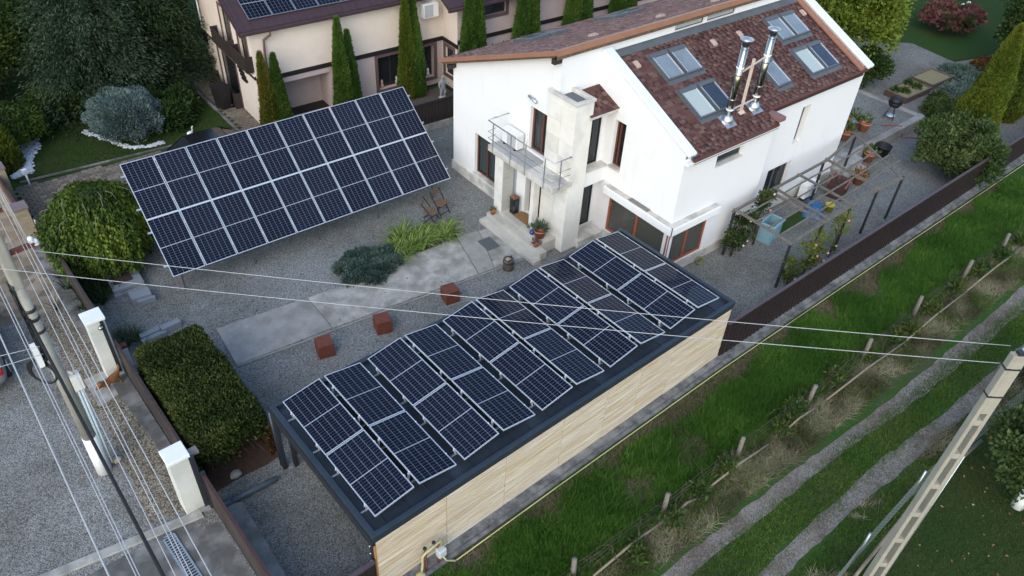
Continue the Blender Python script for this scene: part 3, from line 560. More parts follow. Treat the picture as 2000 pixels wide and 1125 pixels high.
# flashing, copings, gutters
b = MB(); b.prism([(-R_-.004, RZ(R_)+.08), (-R_-.004, RZ(R_)+.02), (-R_-.24, RZ(R_+.24)+.02), (-R_-.24, RZ(R_+.24)+.045), (-R_-.03, RZ(R_)+.05), (-R_-.03, RZ(R_)+.08)], X_+.32, E_-.3, 0); b.obj('wall_flashing', GREYFL, HS)
COPE = mat('coping_sheet', (0.72, 0.76, 0.79), (0.66, 0.70, 0.73), 2, 0.55)
def slope_strip(name, a0, a1, b0, b1, dz0, dz1, m): 
    mb = MB(); mb.prism([(-b0, RZ(b0)+dz0), (-b1, RZ(b1)+dz0), (-b1, RZ(b1)+dz1), (-b0, RZ(b0)+dz1)], a0, a1, 0); return mb.obj(name, m, HS)
bevel(slope_strip('coping', X_-.04, X_+.34, R_+.05, D_+.12, .20, .29, COPE), .01)
slope_strip('coping_side', X_+.26, X_+.335, R_+.05, D_+.05, -.05, .205, GREYFL)
bevel(slope_strip('coping', E_-.30, E_+.10, R_+.05, S_+.22, .16, .25, COPE), .01)
slope_strip('copper_valley', E_-.55, E_-.30, R_+.2, S_+.1, .03, .10, COPPER)
hbox('cornice', X_-.03, 6.46, D_, D_+.16, 4.56, 4.66, WHITE, bev=.015)
hbox('gutter', X_+.2, 6.3, D_+.10, D_+.22, 4.66, 4.73, WINW, bev=.02)
hbox('gutter', 6.5, E_+.02, S_+.03, S_+.16, 4.89, 4.98, WINW, bev=.02)
hbox('gutter_box', 6.30, 6.62, D_-.45, D_+.18, 4.78, 4.93, mat('mauve_brown_sheet', (0.20, 0.11, 0.10), None, rough=.5), bev=.01)
# left hand roof, seen at a low angle
b = MB(); b.prism([(.38, LZ(-.38)+.02), (-R_-.05, LZ(R_+.05)+.02), (-R_-.05, LZ(R_+.05)+.16), (.38, LZ(-.38)+.16)], -.34, E_+.3, 0); roofL = b.obj('roof', ROTW, HS)
shingles(roofL, -.25, E_+.25, -.30, R_-.15, lambda q: LZ(q)+.165, -KL, 0, SH_O, SH_L, lambda q: q[0])
b = MB(); b.prism([(.40, LZ(-.40)+.06), (-R_-.12, LZ(R_+.12)+.06), (-R_-.12, LZ(R_+.12)+.21), (.40, LZ(-.40)+.21)], -.39, -.30, 0); b.obj('verge_flashing', COPPER, HS)
b = MB(); b.prism([(-R_+.22, LZ(R_-.22)+.205), (-R_-.11, LZ(R_+.11)+.20), (-R_-.14, LZ(R_+.11)+.02), (-R_-.12, LZ(R_+.11)+.02), (-R_-.09, LZ(R_+.11)+.16), (-R_+.22, LZ(R_-.22)+.17)], -.36, E_+.3, 0); b.obj('ridge_flashing', COPPER, HS)
hbox('ridge_board', -.30, E_+.28, R_+.04, R_+.09, 6.98, 7.09, ROTW)
hbox('purlin_end', -.32, .0, R_-.18, R_-.02, 6.78, 6.96, DKWOOD); hbox('purlin_end', -.32, .0, .02, .2, 4.46, 4.62, DKWOOD)
b = MB(); b.prism([(.30, LZ(-.30)-.04), (-R_+.05, LZ(R_)-.04), (-R_+.05, LZ(R_)+.015), (.30, LZ(-.30)+.015)], -.30, -.01, 0); b.obj('soffit_board', ROTW, HS)
for k in range(9):
    b = MB(); b.ball((-.1+k*.55, .34, LZ(-.34)+.22), .03, 6); b.tube([(-.1+k*.55, .34, LZ(-.34)+.12), (-.1+k*.55, .34, LZ(-.34)+.2)], .012, 6); b.obj('snow_guard', BLACK, HS)
# roof vents
VENT = mat('beige_roof_vent', (0.46, 0.36, 0.30), (0.38, 0.29, 0.25), 5, .7)
for a, bb in ((2.72, 6.62), (6.5, 6.72), (7.95, 6.72), (11.85, 6.68)):
    M = Matrix.Translation(HP(a, bb, RZ(bb)+.02)) @ Matrix.Rotation(KA, 4, 'X'); v = MB(); v.box(-.09, .09, -.15, .15, 0, .06, M); v.box(-.075, .075, -.13, .10, .06, .09, M); bevel(v.obj('roof_vent', VENT, HS), .02)
for a in (2.3, 5.6, 8.6, 11.4):
    M = Matrix.Translation(HP(a, 4.9, LZ(4.9)+.18)) @ Matrix.Rotation(-KL, 4, 'X'); v = MB(); v.box(-.16, .16, -.11, .11, 0, .07, M); v.box(-.13, .10, -.09, .09, .07, .10, M); bevel(v.obj('roof_vent', VENT, HS), .02)
# skylights
SKYG = mat('skylight_pane_grey_blue', (0.13, 0.165, 0.19), (0.20, 0.24, 0.27), 1.2, .10, spec=.8); SKYP = mat('skylight_pane_blind', (0.36, 0.42, 0.40), None, rough=.1, spec=.8); SKYD = mat('skylight_pane_dark', (0.018, 0.024, 0.042), (0.03, 0.038, 0.058), 2, .08, spec=.8)  # SKYG is a mottled grey-blue, lighter than the dark panes
def skylight(a0, a1, b0, b1, pm_, open_=0):
    L_ = (b1-b0)/math.cos(KA); w = a1-a0; M = Matrix.Translation(HP(a0, b1, RZ(b1))) @ Matrix.Rotation(KA, 4, 'X')
    f = MB(); f.box(-.06, w+.06, -.17, L_+.10, .015, .035, M); sk = f.obj('skylight', GREYFL, HS)
    f = MB(); t = .055
    f.box(0, w, 0, t, .03, .12, M); f.box(0, w, L_-.14, L_, .03, .14, M); f.box(0, t, t, L_-.14, .03, .12, M); f.box(w-t, w, t, L_-.14, .03, .12, M); bevel(f.obj('skylight_frame', GREYFL, sk), .006)
    f = MB(); f.box(t, t+.02, t, L_-.14, .05, .128, M); f.obj('trim', ALU, sk); f = MB(); f.box(w-t-.02, w-t, t, L_-.14, .05, .128, M); f.obj('trim', ALU, sk)
    f = MB(); f.box(t+.02, w-t-.02, t, L_-.14, .05, .10, M); f.obj('pane', pm_, sk)
for a in (3.38, 9.58):
    skylight(a, a+.82, 6.48, 7.5, SKYG); skylight(a+.92, a+1.74, 6.48, 7.5, SKYG)
skylight(3.40, 4.22, 7.95, 9.06, SKYP); skylight(4.32, 5.14, 7.95, 9.06, SKYD)
skylight(9.58, 10.40, 7.95, 9.06, SKYP); skylight(10.50, 11.32, 7.95, 9.06, SKYD); skylight(7.56, 8.36, 7.95, 9.03, SKYG)
for a in (2.2, 6.4):     # skylight hoods on the left roof
    for k in range(2):
        M = Matrix.Translation(HP(a+k*.95, .9, LZ(.9)+.17)) @ Matrix.Rotation(-KL, 4, 'X'); f = MB(); f.box(0, .85, -1.1, 0.1, 0, .13, M); sk = bevel(f.obj('skylight', GREYFL, HS), .02)
        f = MB(); f.box(.08, .77, -1.0, 0.0, .13, .14, M); f.obj('pane', SKYG, sk)
# twin steel flues with bracket
def flue(a, bb, zt):
    z0 = RZ(bb); x, y, _ = HP(a, bb, 0); f = MB(); f.lathe([(.115, z0-.1), (.115, zt-.28)], (x, y, 0), 20); fl = f.obj('flue', CHROME, HS)
    f = MB()
    M = Matrix.Translation((x, y, z0+.02)) @ Matrix.Rotation(KA, 4, 'X'); f.box(-.26, .26, -.28, .25, 0, .02, M)
    f.lathe([(.22, z0-.05), (.20, z0+.12), (.14, z0+.20), (.125, z0+.24)], (x, y, 0), 18); f.obj('lead_skirt', mat('crumpled_foil', (0.7, 0.72, 0.74), (0.45, 0.47, 0.49), 9, .3, .9, bump=1.0, bscale=9), fl)
    for k, z in enumerate((z0+.42, z0+.78, z0+1.62, z0+1.86, zt-.36)):
        f = MB(); f.lathe([(.118, z), (.128, z+.01), (.128, z+.04), (.118, z+.05)], (x, y, 0), 20); f.obj('clamp_band', PAINTW if k in (0, 3) else CHROME, fl)
    f = MB(); f.lathe([(.10, zt-.30), (.11, zt-.16), (.16, zt-.10)], (x, y, 0), 16); f.obj('cowl_neck', STEELD, fl)
    f = MB(); f.lathe([(.15, zt-.11), (.22, zt-.06), (.22, zt-.045), (.02, zt+.02)], (x, y, 0), 12); f.obj('cowl_cap', GALV, fl)
flue(4.40, 9.42, 7.88); flue(5.90, 9.33, 7.87)
BEIGE = mat('beige_bracket', (0.58, 0.47, 0.38), None, rough=.6)
b = MB(); b.bar(HP(5.25, 9.30, RZ(9.3)), HP(5.25, 9.30, 6.95), .075); b.bar(HP(4.40, 9.42, 6.68), HP(5.90, 9.33, 6.92), .04); b.bar(HP(4.40, 9.42, 5.42), HP(5.90, 9.33, 5.42), .04); M = Matrix.Translation(HP(5.25, 9.30, RZ(9.3)+.02)) @ Matrix.Rotation(KA, 4, 'X'); b.box(-.15, .15, -.12, .12, 0, .015, M); b.obj('flue_bracket', BEIGE, HS)
# windows: frames, mullions, panes, curtains
def win(name, uvw, u0, u1, v0, v1, m, mull=(), d=.16, t=.065, glass=None, curtain=True, trans=()):
    f = MB()
    def bx(a, b_, c_, d_): 
        vs = [uvw(a, c_, d-.03), uvw(b_, c_, d-.03), uvw(b_, d_, d-.03), uvw(a, d_, d-.03), uvw(a, c_, d+.04), uvw(b_, c_, d+.04), uvw(b_, d_, d+.04), uvw(a, d_, d+.04)]
        f.add(vs, [(0,3,2,1),(4,5,6,7),(0,1,5,4),(1,2,6,5),(2,3,7,6),(3,0,4,7)])
    bx(u0, u1, v0, v0+t); bx(u0, u1, v1-t, v1); bx(u0, u0+t, v0+t, v1-t); bx(u1-t, u1, v0+t, v1-t)
    for q in mull: bx(q-t*.55, q+t*.55, v0+t, v1-t)
    for q in trans: bx(u0+t, u1-t, q-.02, q+.02)
    w = f.obj(name, m, HS); g = MB(); g.add([uvw(u0, v0, d), uvw(u1, v0, d), uvw(u1, v1, d), uvw(u0, v1, d)], [(0, 1, 2, 3)]); g.obj('pane', glass or GLASS, w)
    if curtain:
        g = MB(); k = 14
        for i in range(k):
            a = u0+(u1-u0)*i/k; c_ = u0+(u1-u0)*(i+1)/k; g.add([uvw(a, v0, d+.12+.03*(i % 2)), uvw(c_, v0, d+.12+.03*((i+1) % 2)), uvw(c_, v1, d+.12+.03*((i+1) % 2)), uvw(a, v1, d+.12+.03*(i % 2))], [(0, 1, 2, 3)])
        g.obj('curtain', CURT, w)
    return w
FA = lambda u, v, w: HP(w, u, v); FR = lambda u, v, w: HP(X_+w, u, v); FD = lambda u, v, w: HP(u, D_-w, v); FS = lambda u, v, w: HP(u, S_-w, v)
win('window', FA, 1.45, 2.75, .55, 2.3, WINW, (2.1,))
win('balcony_door', FA, 4.6, 5.52, 3.1, 4.76, WINW, (5.14,), t=.08)
win('window', FR, 6.95, 7.45, 3.05, 4.78, WINW, (7.13,), curtain=False)
win('corner_window', FR, 7.18, 10.05, .42, 1.98, REDW, (8.55,), d=.05, t=.10, glass=GLASSR)
win('corner_window', FD, 1.75, 3.73, .42, 1.98, REDW, (2.75,), d=.05, t=.09, glass=GLASSR)
win('window', FD, 3.42, 4.8, 3.94, 4.33, mat('grey_window_frame', (0.10, 0.105, 0.11), None), (), glass=GLASSD, curtain=False)
win('garden_door', FS, 7.8, 9.3, .12, 2.0, MATS['grey_window_frame'], (8.5,), d=.2, glass=GLASSD)
win('window', FS, 8.9, 9.4, 2.78, 4.32, MATS['grey_window_frame'], (), d=.24, glass=GLASSD, curtain=False)
FCL = lambda u, v, w: HP(u, R_-w, v)
win('clerestory_window', FCL, 5.2, 6.75, 6.72, 6.96, WINW, (), d=.10, t=.02, curtain=False, glass=SKYP); win('clerestory_window', FCL, 6.9, 8.5, 6.72, 6.96, WINW, (), d=.10, t=.02, curtain=False, glass=SKYP)
hbox('window_sill', -.05, .18, 1.4, 2.8, .48, .56, SLABC); hbox('window_sill', X_-.06, X_+.2, 6.93, 7.47, 2.98, 3.06, SLABC); hbox('window_sill', 3.4, 4.82, D_-.2, D_+.03, 3.90, 3.945, SLABC)
# canopy over the corner window
b = MB(); b.prism([(X_-.26, -7.05), (X_-.26, -10.32), (4.0, -10.32), (4.0, -D_), (X_, -D_), (X_, -7.05)], 2.02, 2.30, 2); bevel(b.obj('canopy', WHITE, HS), .015)
b = MB(); b.prism([(X_-.20, -7.1), (X_-.20, -10.26), (3.95, -10.26), (3.95, -D_), (X_, -D_), (X_, -7.1)], 2.302, 2.325, 2); b.obj('canopy_top', SLABC, HS)
hbox('canopy_grille', X_-.2, X_-.02, 8.2, 9.1, 2.326, 2.36, mat('grille_grey', (.2, .19, .175), (.14, .135, .125), 8), bev=.01)
hbox('corner_trim', X_-.275, X_-.255, 10.305, 10.335, 2.04, 2.40, GREYFL)
# recess with tall panes between tower and gable
hbox('recess_wall', .3, X_, R_, 6.42, 0, .42, WHITE); hbox('recess_wall', .3, X_, R_, 6.80, 2.35, 2.95, WHITE, bev=.01); hbox('recess_ledge', .3, X_-.002, R_, 6.86, 2.955, 3.0, SLABC)
hbox('recess_wall', .3, X_, R_, 6.85, 5.0, 5.12, WHITE); hbox('recess_wall', 1.55, X_-.002, R_+.1, 6.5, .42, 2.35, WHITE); hbox('recess_wall', 1.55, X_-.002, R_+.1, 6.5, 3.0, 5.0, WHITE)
FG = lambda u, v, w: HP(u, 6.50-w, v)
win('tall_window', FG, .55, 1.55, 3.0, 5.0, STEELD, (), d=.06, t=.03, glass=GLASSD); win('tall_window', FG, .55, 1.55, .42, 2.35, STEELD, (), d=.06, t=.03, glass=GLASSD)
hbox('recess_step', .5, X_-.06, 6.5, 7.1, 0, .3, SLABC, bev=.01)
b = MB(); b.prism([(-R_, 5.55), (-7.02, 5.12), (-7.02, 5.22), (-R_, 5.66)], .45, X_+.02, 0); can = b.obj('porch_roof', SLABC, HS)
b = MB(); me = MB(); me.box(-.15, .15, -.1, .1, 0, .012); me = me.mesh('shingle'); me.materials.append(SH_O)
for i in range(7):
    for j in range(5): inst(me, 'shingle', can, HP(.62+j*.26+(i % 2)*.08, R_+.12+i*.145, 5.66-.411*(.12+i*.145)+.004), (.39*.95, 0, 0))
STV = [STONE, mat('travertine_grey', (.66, .64, .58), (.58, .56, .50), 2.5, .8, stain=(.42, .41, .38), sscale=1.4, samt=.5), mat('travertine_cream', (.73, .71, .64), (.68, .66, .59), 2.5, .8, stain=(.5, .48, .42), sscale=1.4, samt=.4)]
# stone tower with flue opening
hbox('tower', -.15, .62, 5.62, 6.95, 0, 5.74, STONE, bev=.01)
for z in (1.1, 2.2, 3.2, 4.2, 5.05): pass
b = MB(); b.box(-.19, .66, -6.99, -6.84, 5.742, 5.84); b.box(-.19, .66, -5.73, -5.58, 5.742, 5.84); b.box(-.19, -.04, -6.84, -5.73, 5.742, 5.84); b.box(.51, .66, -6.84, -5.73, 5.742, 5.84); bevel(b.obj('tower_rim', SLABC, HS), .01)
hbox('tower_opening', .05, .42, 6.1, 6.75, 5.745, 5.78, GREYFL)
for z, b0, b1 in ((.0, 5.62, 6.95),):
    for k in range(9):        # stone facing slabs, slightly proud of one another
        for j in range(2):
            zz = .06+k*.61; bb0 = 5.625+j*.665; hbox('stone_slab', -.165+random.uniform(0, .006), -.149, bb0+.004, bb0+.657, zz, min(zz+.602, 5.73), random.choice(STV))
# porch: landing, steps, piers, door
STEP = mat('step_stone', (0.50, 0.48, 0.42), (0.38, 0.37, 0.33), 2.5, .8, stain=(.22, .21, .19), sscale=1.2, samt=.5)
hbox('landing', -.80, 0, 3.75, 6.62, 0, .48, STEP, bev=.012); hbox('step', -1.12, -.80, 3.75, 6.9, 0, .32, STEP, bev=.012); hbox('step', -1.46, -1.12, 3.75, 7.0, 0, .16, STEP, bev=.012)
b = hbox('pier', -.80, -.28, 3.76, 4.2, .48, 2.78, STONE, bev=.008); hbox('pier_facing', -.78, -.30, 4.201, 4.215, .5, 2.77, GREYST, b)
hbox('pier', -.50, -.22, 5.45, 5.62, .48, 2.78, STONE, bev=.008); hbox('pier', -.12, .0, 4.2, 4.72, .48, 2.78, WHITE)
dr = hbox('entrance_door', .10, .17, 4.74, 5.48, .5, 2.33, WINW, bev=.01)
for k in range(2): hbox('door_panel', .085, .10, 4.80+k*.36, 5.08+k*.36, .62, 1.3, DKWOOD, dr); hbox('door_pane', .085, .10, 4.80+k*.36, 5.08+k*.36, 1.4, 2.2, GLASSD, dr)
b = MB(); b.tube([HP(.06, 5.06, 1.2), HP(.06, 5.06, 1.5)], .014, 6); b.obj('door_handle', CHROME, dr)
# balcony
bal = hbox('balcony', -.92, 0, 3.45, 6.98, 2.78, 3.02, SLABC, bev=.012)
hbox('balcony_tiles', -.88, -.03, 3.5, 5.6, 3.022, 3.035, mat('balcony_screed', (.40, .40, .39), (.3, .3, .3), 3, .8), bal)
rl = MB(); top = 3.98
for bb in (3.75, 4.75, 5.55, 6.55): rl = MB(); rl.bar(HP(-.935, bb, 2.82), HP(-.935, bb, top), .02, .045); rl.obj('rail_post', GALV, bal)
rl = MB(); rl.bar(HP(-.6, 6.97, 2.82), HP(-.6, 6.97, top), .02, .045); rl.obj('rail_post', GALV, bal)
for z, r in ((top, .022), (3.55, .010), (3.3, .010)):
    rl = MB(); rl.tube([HP(-.55, 3.42, z), HP(-.935, 3.46, z), HP(-.935, 6.97, z), HP(-.16, 6.99, z)], r, 8); rl.obj('handrail' if r > .02 else 'mid_rail', GALV if r > .02 else CHROME, bal)
rl = MB(); rl.tube([HP(-.935, 3.46, top), HP(-.02, 3.46, top+.02)], .018, 8); rl.obj('handrail', GALV, bal)
# wall lamp
b = MB(); b.tube([HP(0, 4.78, 5.10), HP(-.22, 4.78, 5.10)], .02, 8); b.tube([HP(-.10, 4.55, 5.14), HP(-.12, 4.98, 5.06)], .045, 10); b.obj('wall_lamp', GALV, HS)
# air conditioner standing on the balcony
ac = thing('air_conditioner', 'white air conditioner outdoor unit on the white house balcony', 'air conditioner', (0, 0, 0), rad(-2)); 
_m = Matrix.Translation((15.45, 13.59, 0)) @ Matrix.Rotation(rad(-2), 4, 'Z')
def hw(a, b, z): return tuple(_m @ Vector(HP(a, b, z)))
ac.location = hw(-.28, 4.05, 3.037)
b = MB(); b.box(-.16, .16, -.42, .42, .05, .62); bevel(b.obj('casing', PLASW, ac), .02)
b = MB(); b.box(-.168, -.16, -.36, .12, .1, .58); b.obj('fan_grille', mat('ac_grille', (.42, .43, .43), None), ac)
for y in (-.3, .3): b = MB(); b.box(-.17, .17, y-.03, y+.03, 0, .05); b.obj('foot', BLACK, ac)
b = MB(); b.tube([(.18, -.40, .2), (.24, -.46, .3), (.25, -.45, .6)], .03, 6); b.obj('pipe', PLASW, ac)
# things on the porch
def place(name, label, cat, a, b_, z, group=None, rz=0): return thing(name, label, cat, hw(a, b_, z), rad(-2)+rz, group)
dm = MB(); dm.box(-.24, .24, -.42, .42, 0, .018); o = dm.obj('doormat', mat('coir', (.27, .15, .065), (.2, .11, .05), 25, .98, bump=.6, bscale=80), None, label='brown coir doormat in front of the wooden entrance door', cat='doormat'); o.location = hw(-.33, 5.05, .485); o.rotation_euler = (0, 0, rad(-2))
ln = place('lantern', 'tall dark metal lantern with copper roof beside the stone pier', 'lantern', -.42, 4.52, .485)
b = MB(); b.box(-.12, .12, -.12, .12, 0, .05); 
for sx in (-1, 1):
    for sy in (-1, 1): b.box(sx*.11-.012, sx*.11+.012, sy*.11-.012, sy*.11+.012, .05, .68)
b.box(-.12, .12, -.12, .12, .66, .69); b.obj('cage', STEELD, ln)
b = MB(); b.box(-.105, .105, -.105, .105, .055, .655); b.obj('pane', GLASS, ln)
b = MB(); b.add([(-.15, -.15, .69), (.15, -.15, .69), (.15, .15, .69), (-.15, .15, .69), (0, 0, .80)], [(3, 2, 1, 0), (0, 1, 4), (1, 2, 4), (2, 3, 4), (3, 0, 4)]); b.tube([(0, 0, .78), (0, 0, .86)], .02, 6); b.obj('roof', mat('lantern_copper', (.17, .07, .045), None, rough=.5), ln)
b = MB(); b.lathe([(.04, .06), (.04, .25)], (0, 0, 0), 10); b.obj('candle', PAINTW, ln)
SUCC = leafmat('succulent', [(.05, .09, .05), (.09, .14, .09), (.15, .19, .13)]); HEATH = leafmat('heather', [(.16, .07, .07), (.2, .1, .09), (.09, .1, .05)]); GREENP = leafmat('pot_green', [(.03, .07, .02), (.06, .11, .03), (.12, .15, .04)])
def pot(t, r, h, m=TERRA):
    b = MB(); b.lathe([(r*.68, 0), (r*.95, h*.85), (r*1.06, h*.86), (r*1.06, h), (r*.92, h), (r*.88, h*.9), (.01, h*.9)], (0, 0, 0), 18); b.obj('pot', m, t)
def tuft(t, n, r, z, h, m, L=.14, w=.05, up=.6, name='foliage'):
    d = unit(n); d[:, 2] = np.abs(d[:, 2]); P = d*np.array([r, r, h])*RNG.random((n, 1))**.4*np.array([1, 1, 1]); P[:, 2] += z; D = d+np.array([0, 0, up])
    link(bpy.data.objects.new(name, leaf_mesh(name, P, D, L*(.7+.6*RNG.random(n)), w, m)), t)
p = place('potted_plant', 'large terracotta pot with grey green succulent beside the tower', 'potted plant', -.62, 6.25, .485); pot(p, .24, .34); tuft(p, 160, .22, .3, .38, SUCC, .17, .07)
p = place('potted_plant', 'small terracotta pot at the left end of the steps', 'potted plant', -.98, 3.95, .325); pot(p, .12, .17); tuft(p, 50, .1, .14, .16, GREENP, .1, .03)
p = place('potted_plant', 'pinkish heather plant in a pot on the second step', 'potted plant', -.95, 6.45, .325); pot(p, .11, .14); tuft(p, 130, .17, .12, .2, HEATH, .1, .03)
p = place('potted_plant', 'small yellow green plant in a pot behind the blue ball', 'potted plant', -.66, 5.82, .485); pot(p, .09, .12, SLABC); tuft(p, 70, .14, .1, .18, GREENP, .1, .03)
b = MB(); b.ball((0, 0, .10), .10, 16); b.tube([(0, 0, .19), (0, 0, .22)], .025, 8); o = b.obj('glass_ball', mat('cobalt_glaze', (.012, .035, .25), None, rough=.1, spec=.8), None, label='cobalt blue glazed ball by the flower pots on the landing', cat='ornament'); o.location = hw(-.76, 5.98, .485)
# ---------------------------------------------------------------- neighbour's house
NH = thing('pink_house', 'cream and pink house with brown roof, black band and rooftop solar panels', 'house', (10.799, 22.138, 0), rad(-3.65))
def NP(a, b, z): return (a, -b, z)
def nbox(name, a0, a1, b0, b1, z0, z1, m, parent=None, bev=0):
    mb = MB(); mb.box(a0, a1, -b1, -b0, z0, z1); o = mb.obj(name, m, parent or NH); return bevel(o, bev) if bev else o
BF, BW, NB = 1.2, 2.47, -4.9
def NZ(b): return 4.55+.475*(1.42-b) if b > -1.85 else 4.55+.475*(1.42+1.85)-.475*(-1.85-b)
GHOLES = [(-2.05, -1.0, 2.75, 4.45), (-.2, .75, 2.75, 4.3), (-3.3, -1.2, .0, 2.15)]
wall(lambda u, v, w: NP(w, u, v), NB, BF, -.5, lambda b: NZ(b)-.12, GHOLES, .2).obj('wall', CREAM, NH)
wall(lambda u, v, w: NP(u, BF-w, v), 0, 9.2, 2.25, 4.6, [], .2).obj('wall', CREAM, NH)
wall(lambda u, v, w: NP(u, BF-w, v), 0, 9.2, -.5, 2.25, [(.7, 3.27, .1, 1.92), (5.68, 8.72, .42, 2.0)], .35).obj('wall', PINK, NH)
wall(lambda u, v, w: NP(9.2+w, u, v), BF, BW, -.5, 4.6, [(1.45, 2.15, .6, 1.95)], .2).obj('wall', CREAM, NH)
wall(lambda u, v, w: NP(u, BW-w, v), 9.2, 26, -.5, 4.6, [(10.65, 11.95, 3.4, 4.15)], .2).obj('wall', PINK, NH)
wall(lambda u, v, w: NP(u, NB+w, v), 0, 26, -.5, 4.2, [], .2).obj('wall', CREAM, NH)
nbox('floor', .3, 25.5, NB+.3, BF-.4, 2.3, 2.4, CONCD); nbox('recess_back', .7, 3.27, .1, .15, .0, 2.2, PINK); nbox('recess_side', 3.27, 3.33, .1, .84, 0, 2.2, PINK); nbox('recess_dark_base', .7, 3.27, .15, .8, -.4, .12, BAND)
nbox('band', -.02, 9.18, BF, BF+.06, 2.16, 2.34, BAND); nbox('band', 9.14, 9.2, BF+.06, BW+.06, 2.16, 2.34, BAND); nbox('band', 9.2, 26, BW, BW+.06, 2.36, 2.54, BAND)
nbox('band', -.06, 0, NB, BF, 2.28, 2.44, BAND); nbox('band_cap', -.08, 0, NB, BF, 2.44, 2.50, CREAM); nbox('lintel', .65, 3.3, BF, BF+.04, 1.92, 2.14, PINK)
nbox('plinth', 3.4, 9.2, BF, BF+.08, -.5, .02, BAND); nbox('plinth', 9.05, 9.2, BF+.08, BW, -.5, .02, BAND)
for k in range(4): nbox('band_bracket', -.1, -.0, -.72+k*.10, -.30+k*.13, 2.15-k*.14, 2.24-k*.14, BAND)
for k in range(4): nbox('band_bracket', -.1, -.0, NB-.05+k*.02, NB+.38-k*.02, 2.15-k*.14, 2.24-k*.14, BAND)
# roof over the gable block and wing
b = MB(); rp = [(-1.75, NZ(1.75)), (1.85, NZ(-1.85)), (5.5, NZ(-5.5))]
b.prism([(-1.48, NZ(1.48)-.16), (-1.48, NZ(1.48)), (1.85, NZ(-1.85)), (5.5, NZ(-5.5)), (5.5, NZ(-5.5)-.16), (1.85, NZ(-1.85)-.16)], -.42, 8.35, 0); nroof = b.obj('roof', BROOF, NH)
b = MB(); b.prism([(-3.05, 4.24), (-3.05, 4.38), (1.85, 6.7), (1.85, 6.5)], 8.36, 26.5, 0); nroof2 = b.obj('roof', BROOF, NH)
b = MB(); b.prism([(-1.5, NZ(1.5)-.22), (-1.5, NZ(1.5)+.05), (1.85, NZ(-1.85)+.05), (1.85, NZ(-1.85)-.22)], -.48, -.42, 0); b.obj('verge_board', BROOF, NH)
nbox('eaves_gutter', -.45, 8.3, 1.49, 1.62, NZ(1.49)-.17, NZ(1.49)-.03, BROOF, bev=.02); nbox('eaves_gutter', 8.3, 26, 3.06, 3.18, 4.2, 4.34, BROOF, bev=.02)
nbox('soffit', 0, 8.3, BF, 1.48, NZ(1.48)-.22, NZ(1.48)-.17, BROOF)
for k in range(26):
    a = -.2+k*.33; b = MB(); b.prism([(-1.47, NZ(1.47)+.002), (-1.47, NZ(1.47)+.022), (1.84, NZ(-1.84)+.022), (1.84, NZ(-1.84)+.002)], a, a+.04, 0); b.obj('roof_rib', BROOF, nroof)
ang = math.atan(.475)
BLUEC = solarmat('blue_solar_cells', 6, 10, 1.0, 1.65)
pg = MB(); pg.box(.012, .988, .012, 1.638, .008, .03); pg = pg.mesh('panel'); pg.materials.append(mat('blue_cells', (.01, .016, .06), None)); pg.materials.clear(); pg.materials.append(BLUEC)
pf = MB(); pf.box(0, 1, 0, .022, 0, .036); pf.box(0, 1, 1.628, 1.65, 0, .036); pf.box(0, .022, .022, 1.628, 0, .036); pf.box(.978, 1, .022, 1.628, 0, .036); pf = pf.mesh('frame'); pf.materials.append(mat('grey_frame', (.25, .27, .3), None, rough=.4, metal=.5))
for i in range(6):
    for j in range(2):
        bb = 1.08-j*1.52; o = inst(pg, 'rooftop_panel', NH, NP(.15+i*1.02, bb, NZ(bb)+.06), (ang, 0, 0)); inst(pf, 'frame', o)
b = MB(); b.tube([NP(.75, 1.55, 4.35), NP(.75, 1.54, 4.2), NP(.52, 1.34, 3.95), NP(.50, 1.28, 3.4), NP(.50, 1.28, 0)], .05, 8); b.obj('downpipe', BTRIM, NH)
b = MB(); b.tube([NP(-.1, -4.75, 4.0), NP(-.1, -4.7, 2.5)], .035, 8); b.obj('downpipe', PLASW, NH)
def nwin(uvw, u0, u1, v0, v1, trim=True, t=.15, mull=1, parent=None, d=.14):
    f = MB()
    def bx(a, b_, c_, d_, w0, w1):
        vs = [uvw(a, c_, w0), uvw(b_, c_, w0), uvw(b_, d_, w0), uvw(a, d_, w0), uvw(a, c_, w1), uvw(b_, c_, w1), uvw(b_, d_, w1), uvw(a, d_, w1)]; f.add(vs, [(0,3,2,1),(4,5,6,7),(0,1,5,4),(1,2,6,5),(2,3,7,6),(3,0,4,7)])
    if trim: bx(u0-t, u1+t, v1, v1+t, -.03, .02); bx(u0-t, u1+t, v0-t, v0, -.04, .02); bx(u0-t, u0, v0, v1, -.03, .02); bx(u1, u1+t, v0, v1, -.03, .02)
    w = f.obj('window', BTRIM, NH) if trim else None
    f = MB(); bx(u0, u1, v0, v0+.06, d-.02, d+.03); bx(u0, u1, v1-.06, v1, d-.02, d+.03); bx(u0, u0+.06, v0+.06, v1-.06, d-.02, d+.03); bx(u1-.06, u1, v0+.06, v1-.06, d-.02, d+.03)
    for k in range(mull): q = u0+(u1-u0)*(k+1)/(mull+1); bx(q-.04, q+.04, v0+.06, v1-.06, d-.02, d+.03)
    fr = f.obj('window_frame', DKWOOD, w or NH)
    g = MB(); g.add([uvw(u0, v0, d), uvw(u1, v0, d), uvw(u1, v1, d), uvw(u0, v1, d)], [(0, 1, 2, 3)]); g.obj('pane', GLASSD, w or NH); return w
NG = lambda u, v, w: NP(w, u, v); NF = lambda u, v, w: NP(u, BF-w, v); NS = lambda u, v, w: NP(9.2+w, u, v); NW = lambda u, v, w: NP(u, BW-w, v)
for h in GHOLES: nwin(NG, *h, t=.1, mull=0)
nwin(NF, 5.68, 8.72, .42, 2.0, mull=3, d=.28); nwin(NS, 1.45, 2.15, .6, 1.95, mull=0); nwin(NW, 10.65, 11.95, 3.4, 4.15, mull=1)
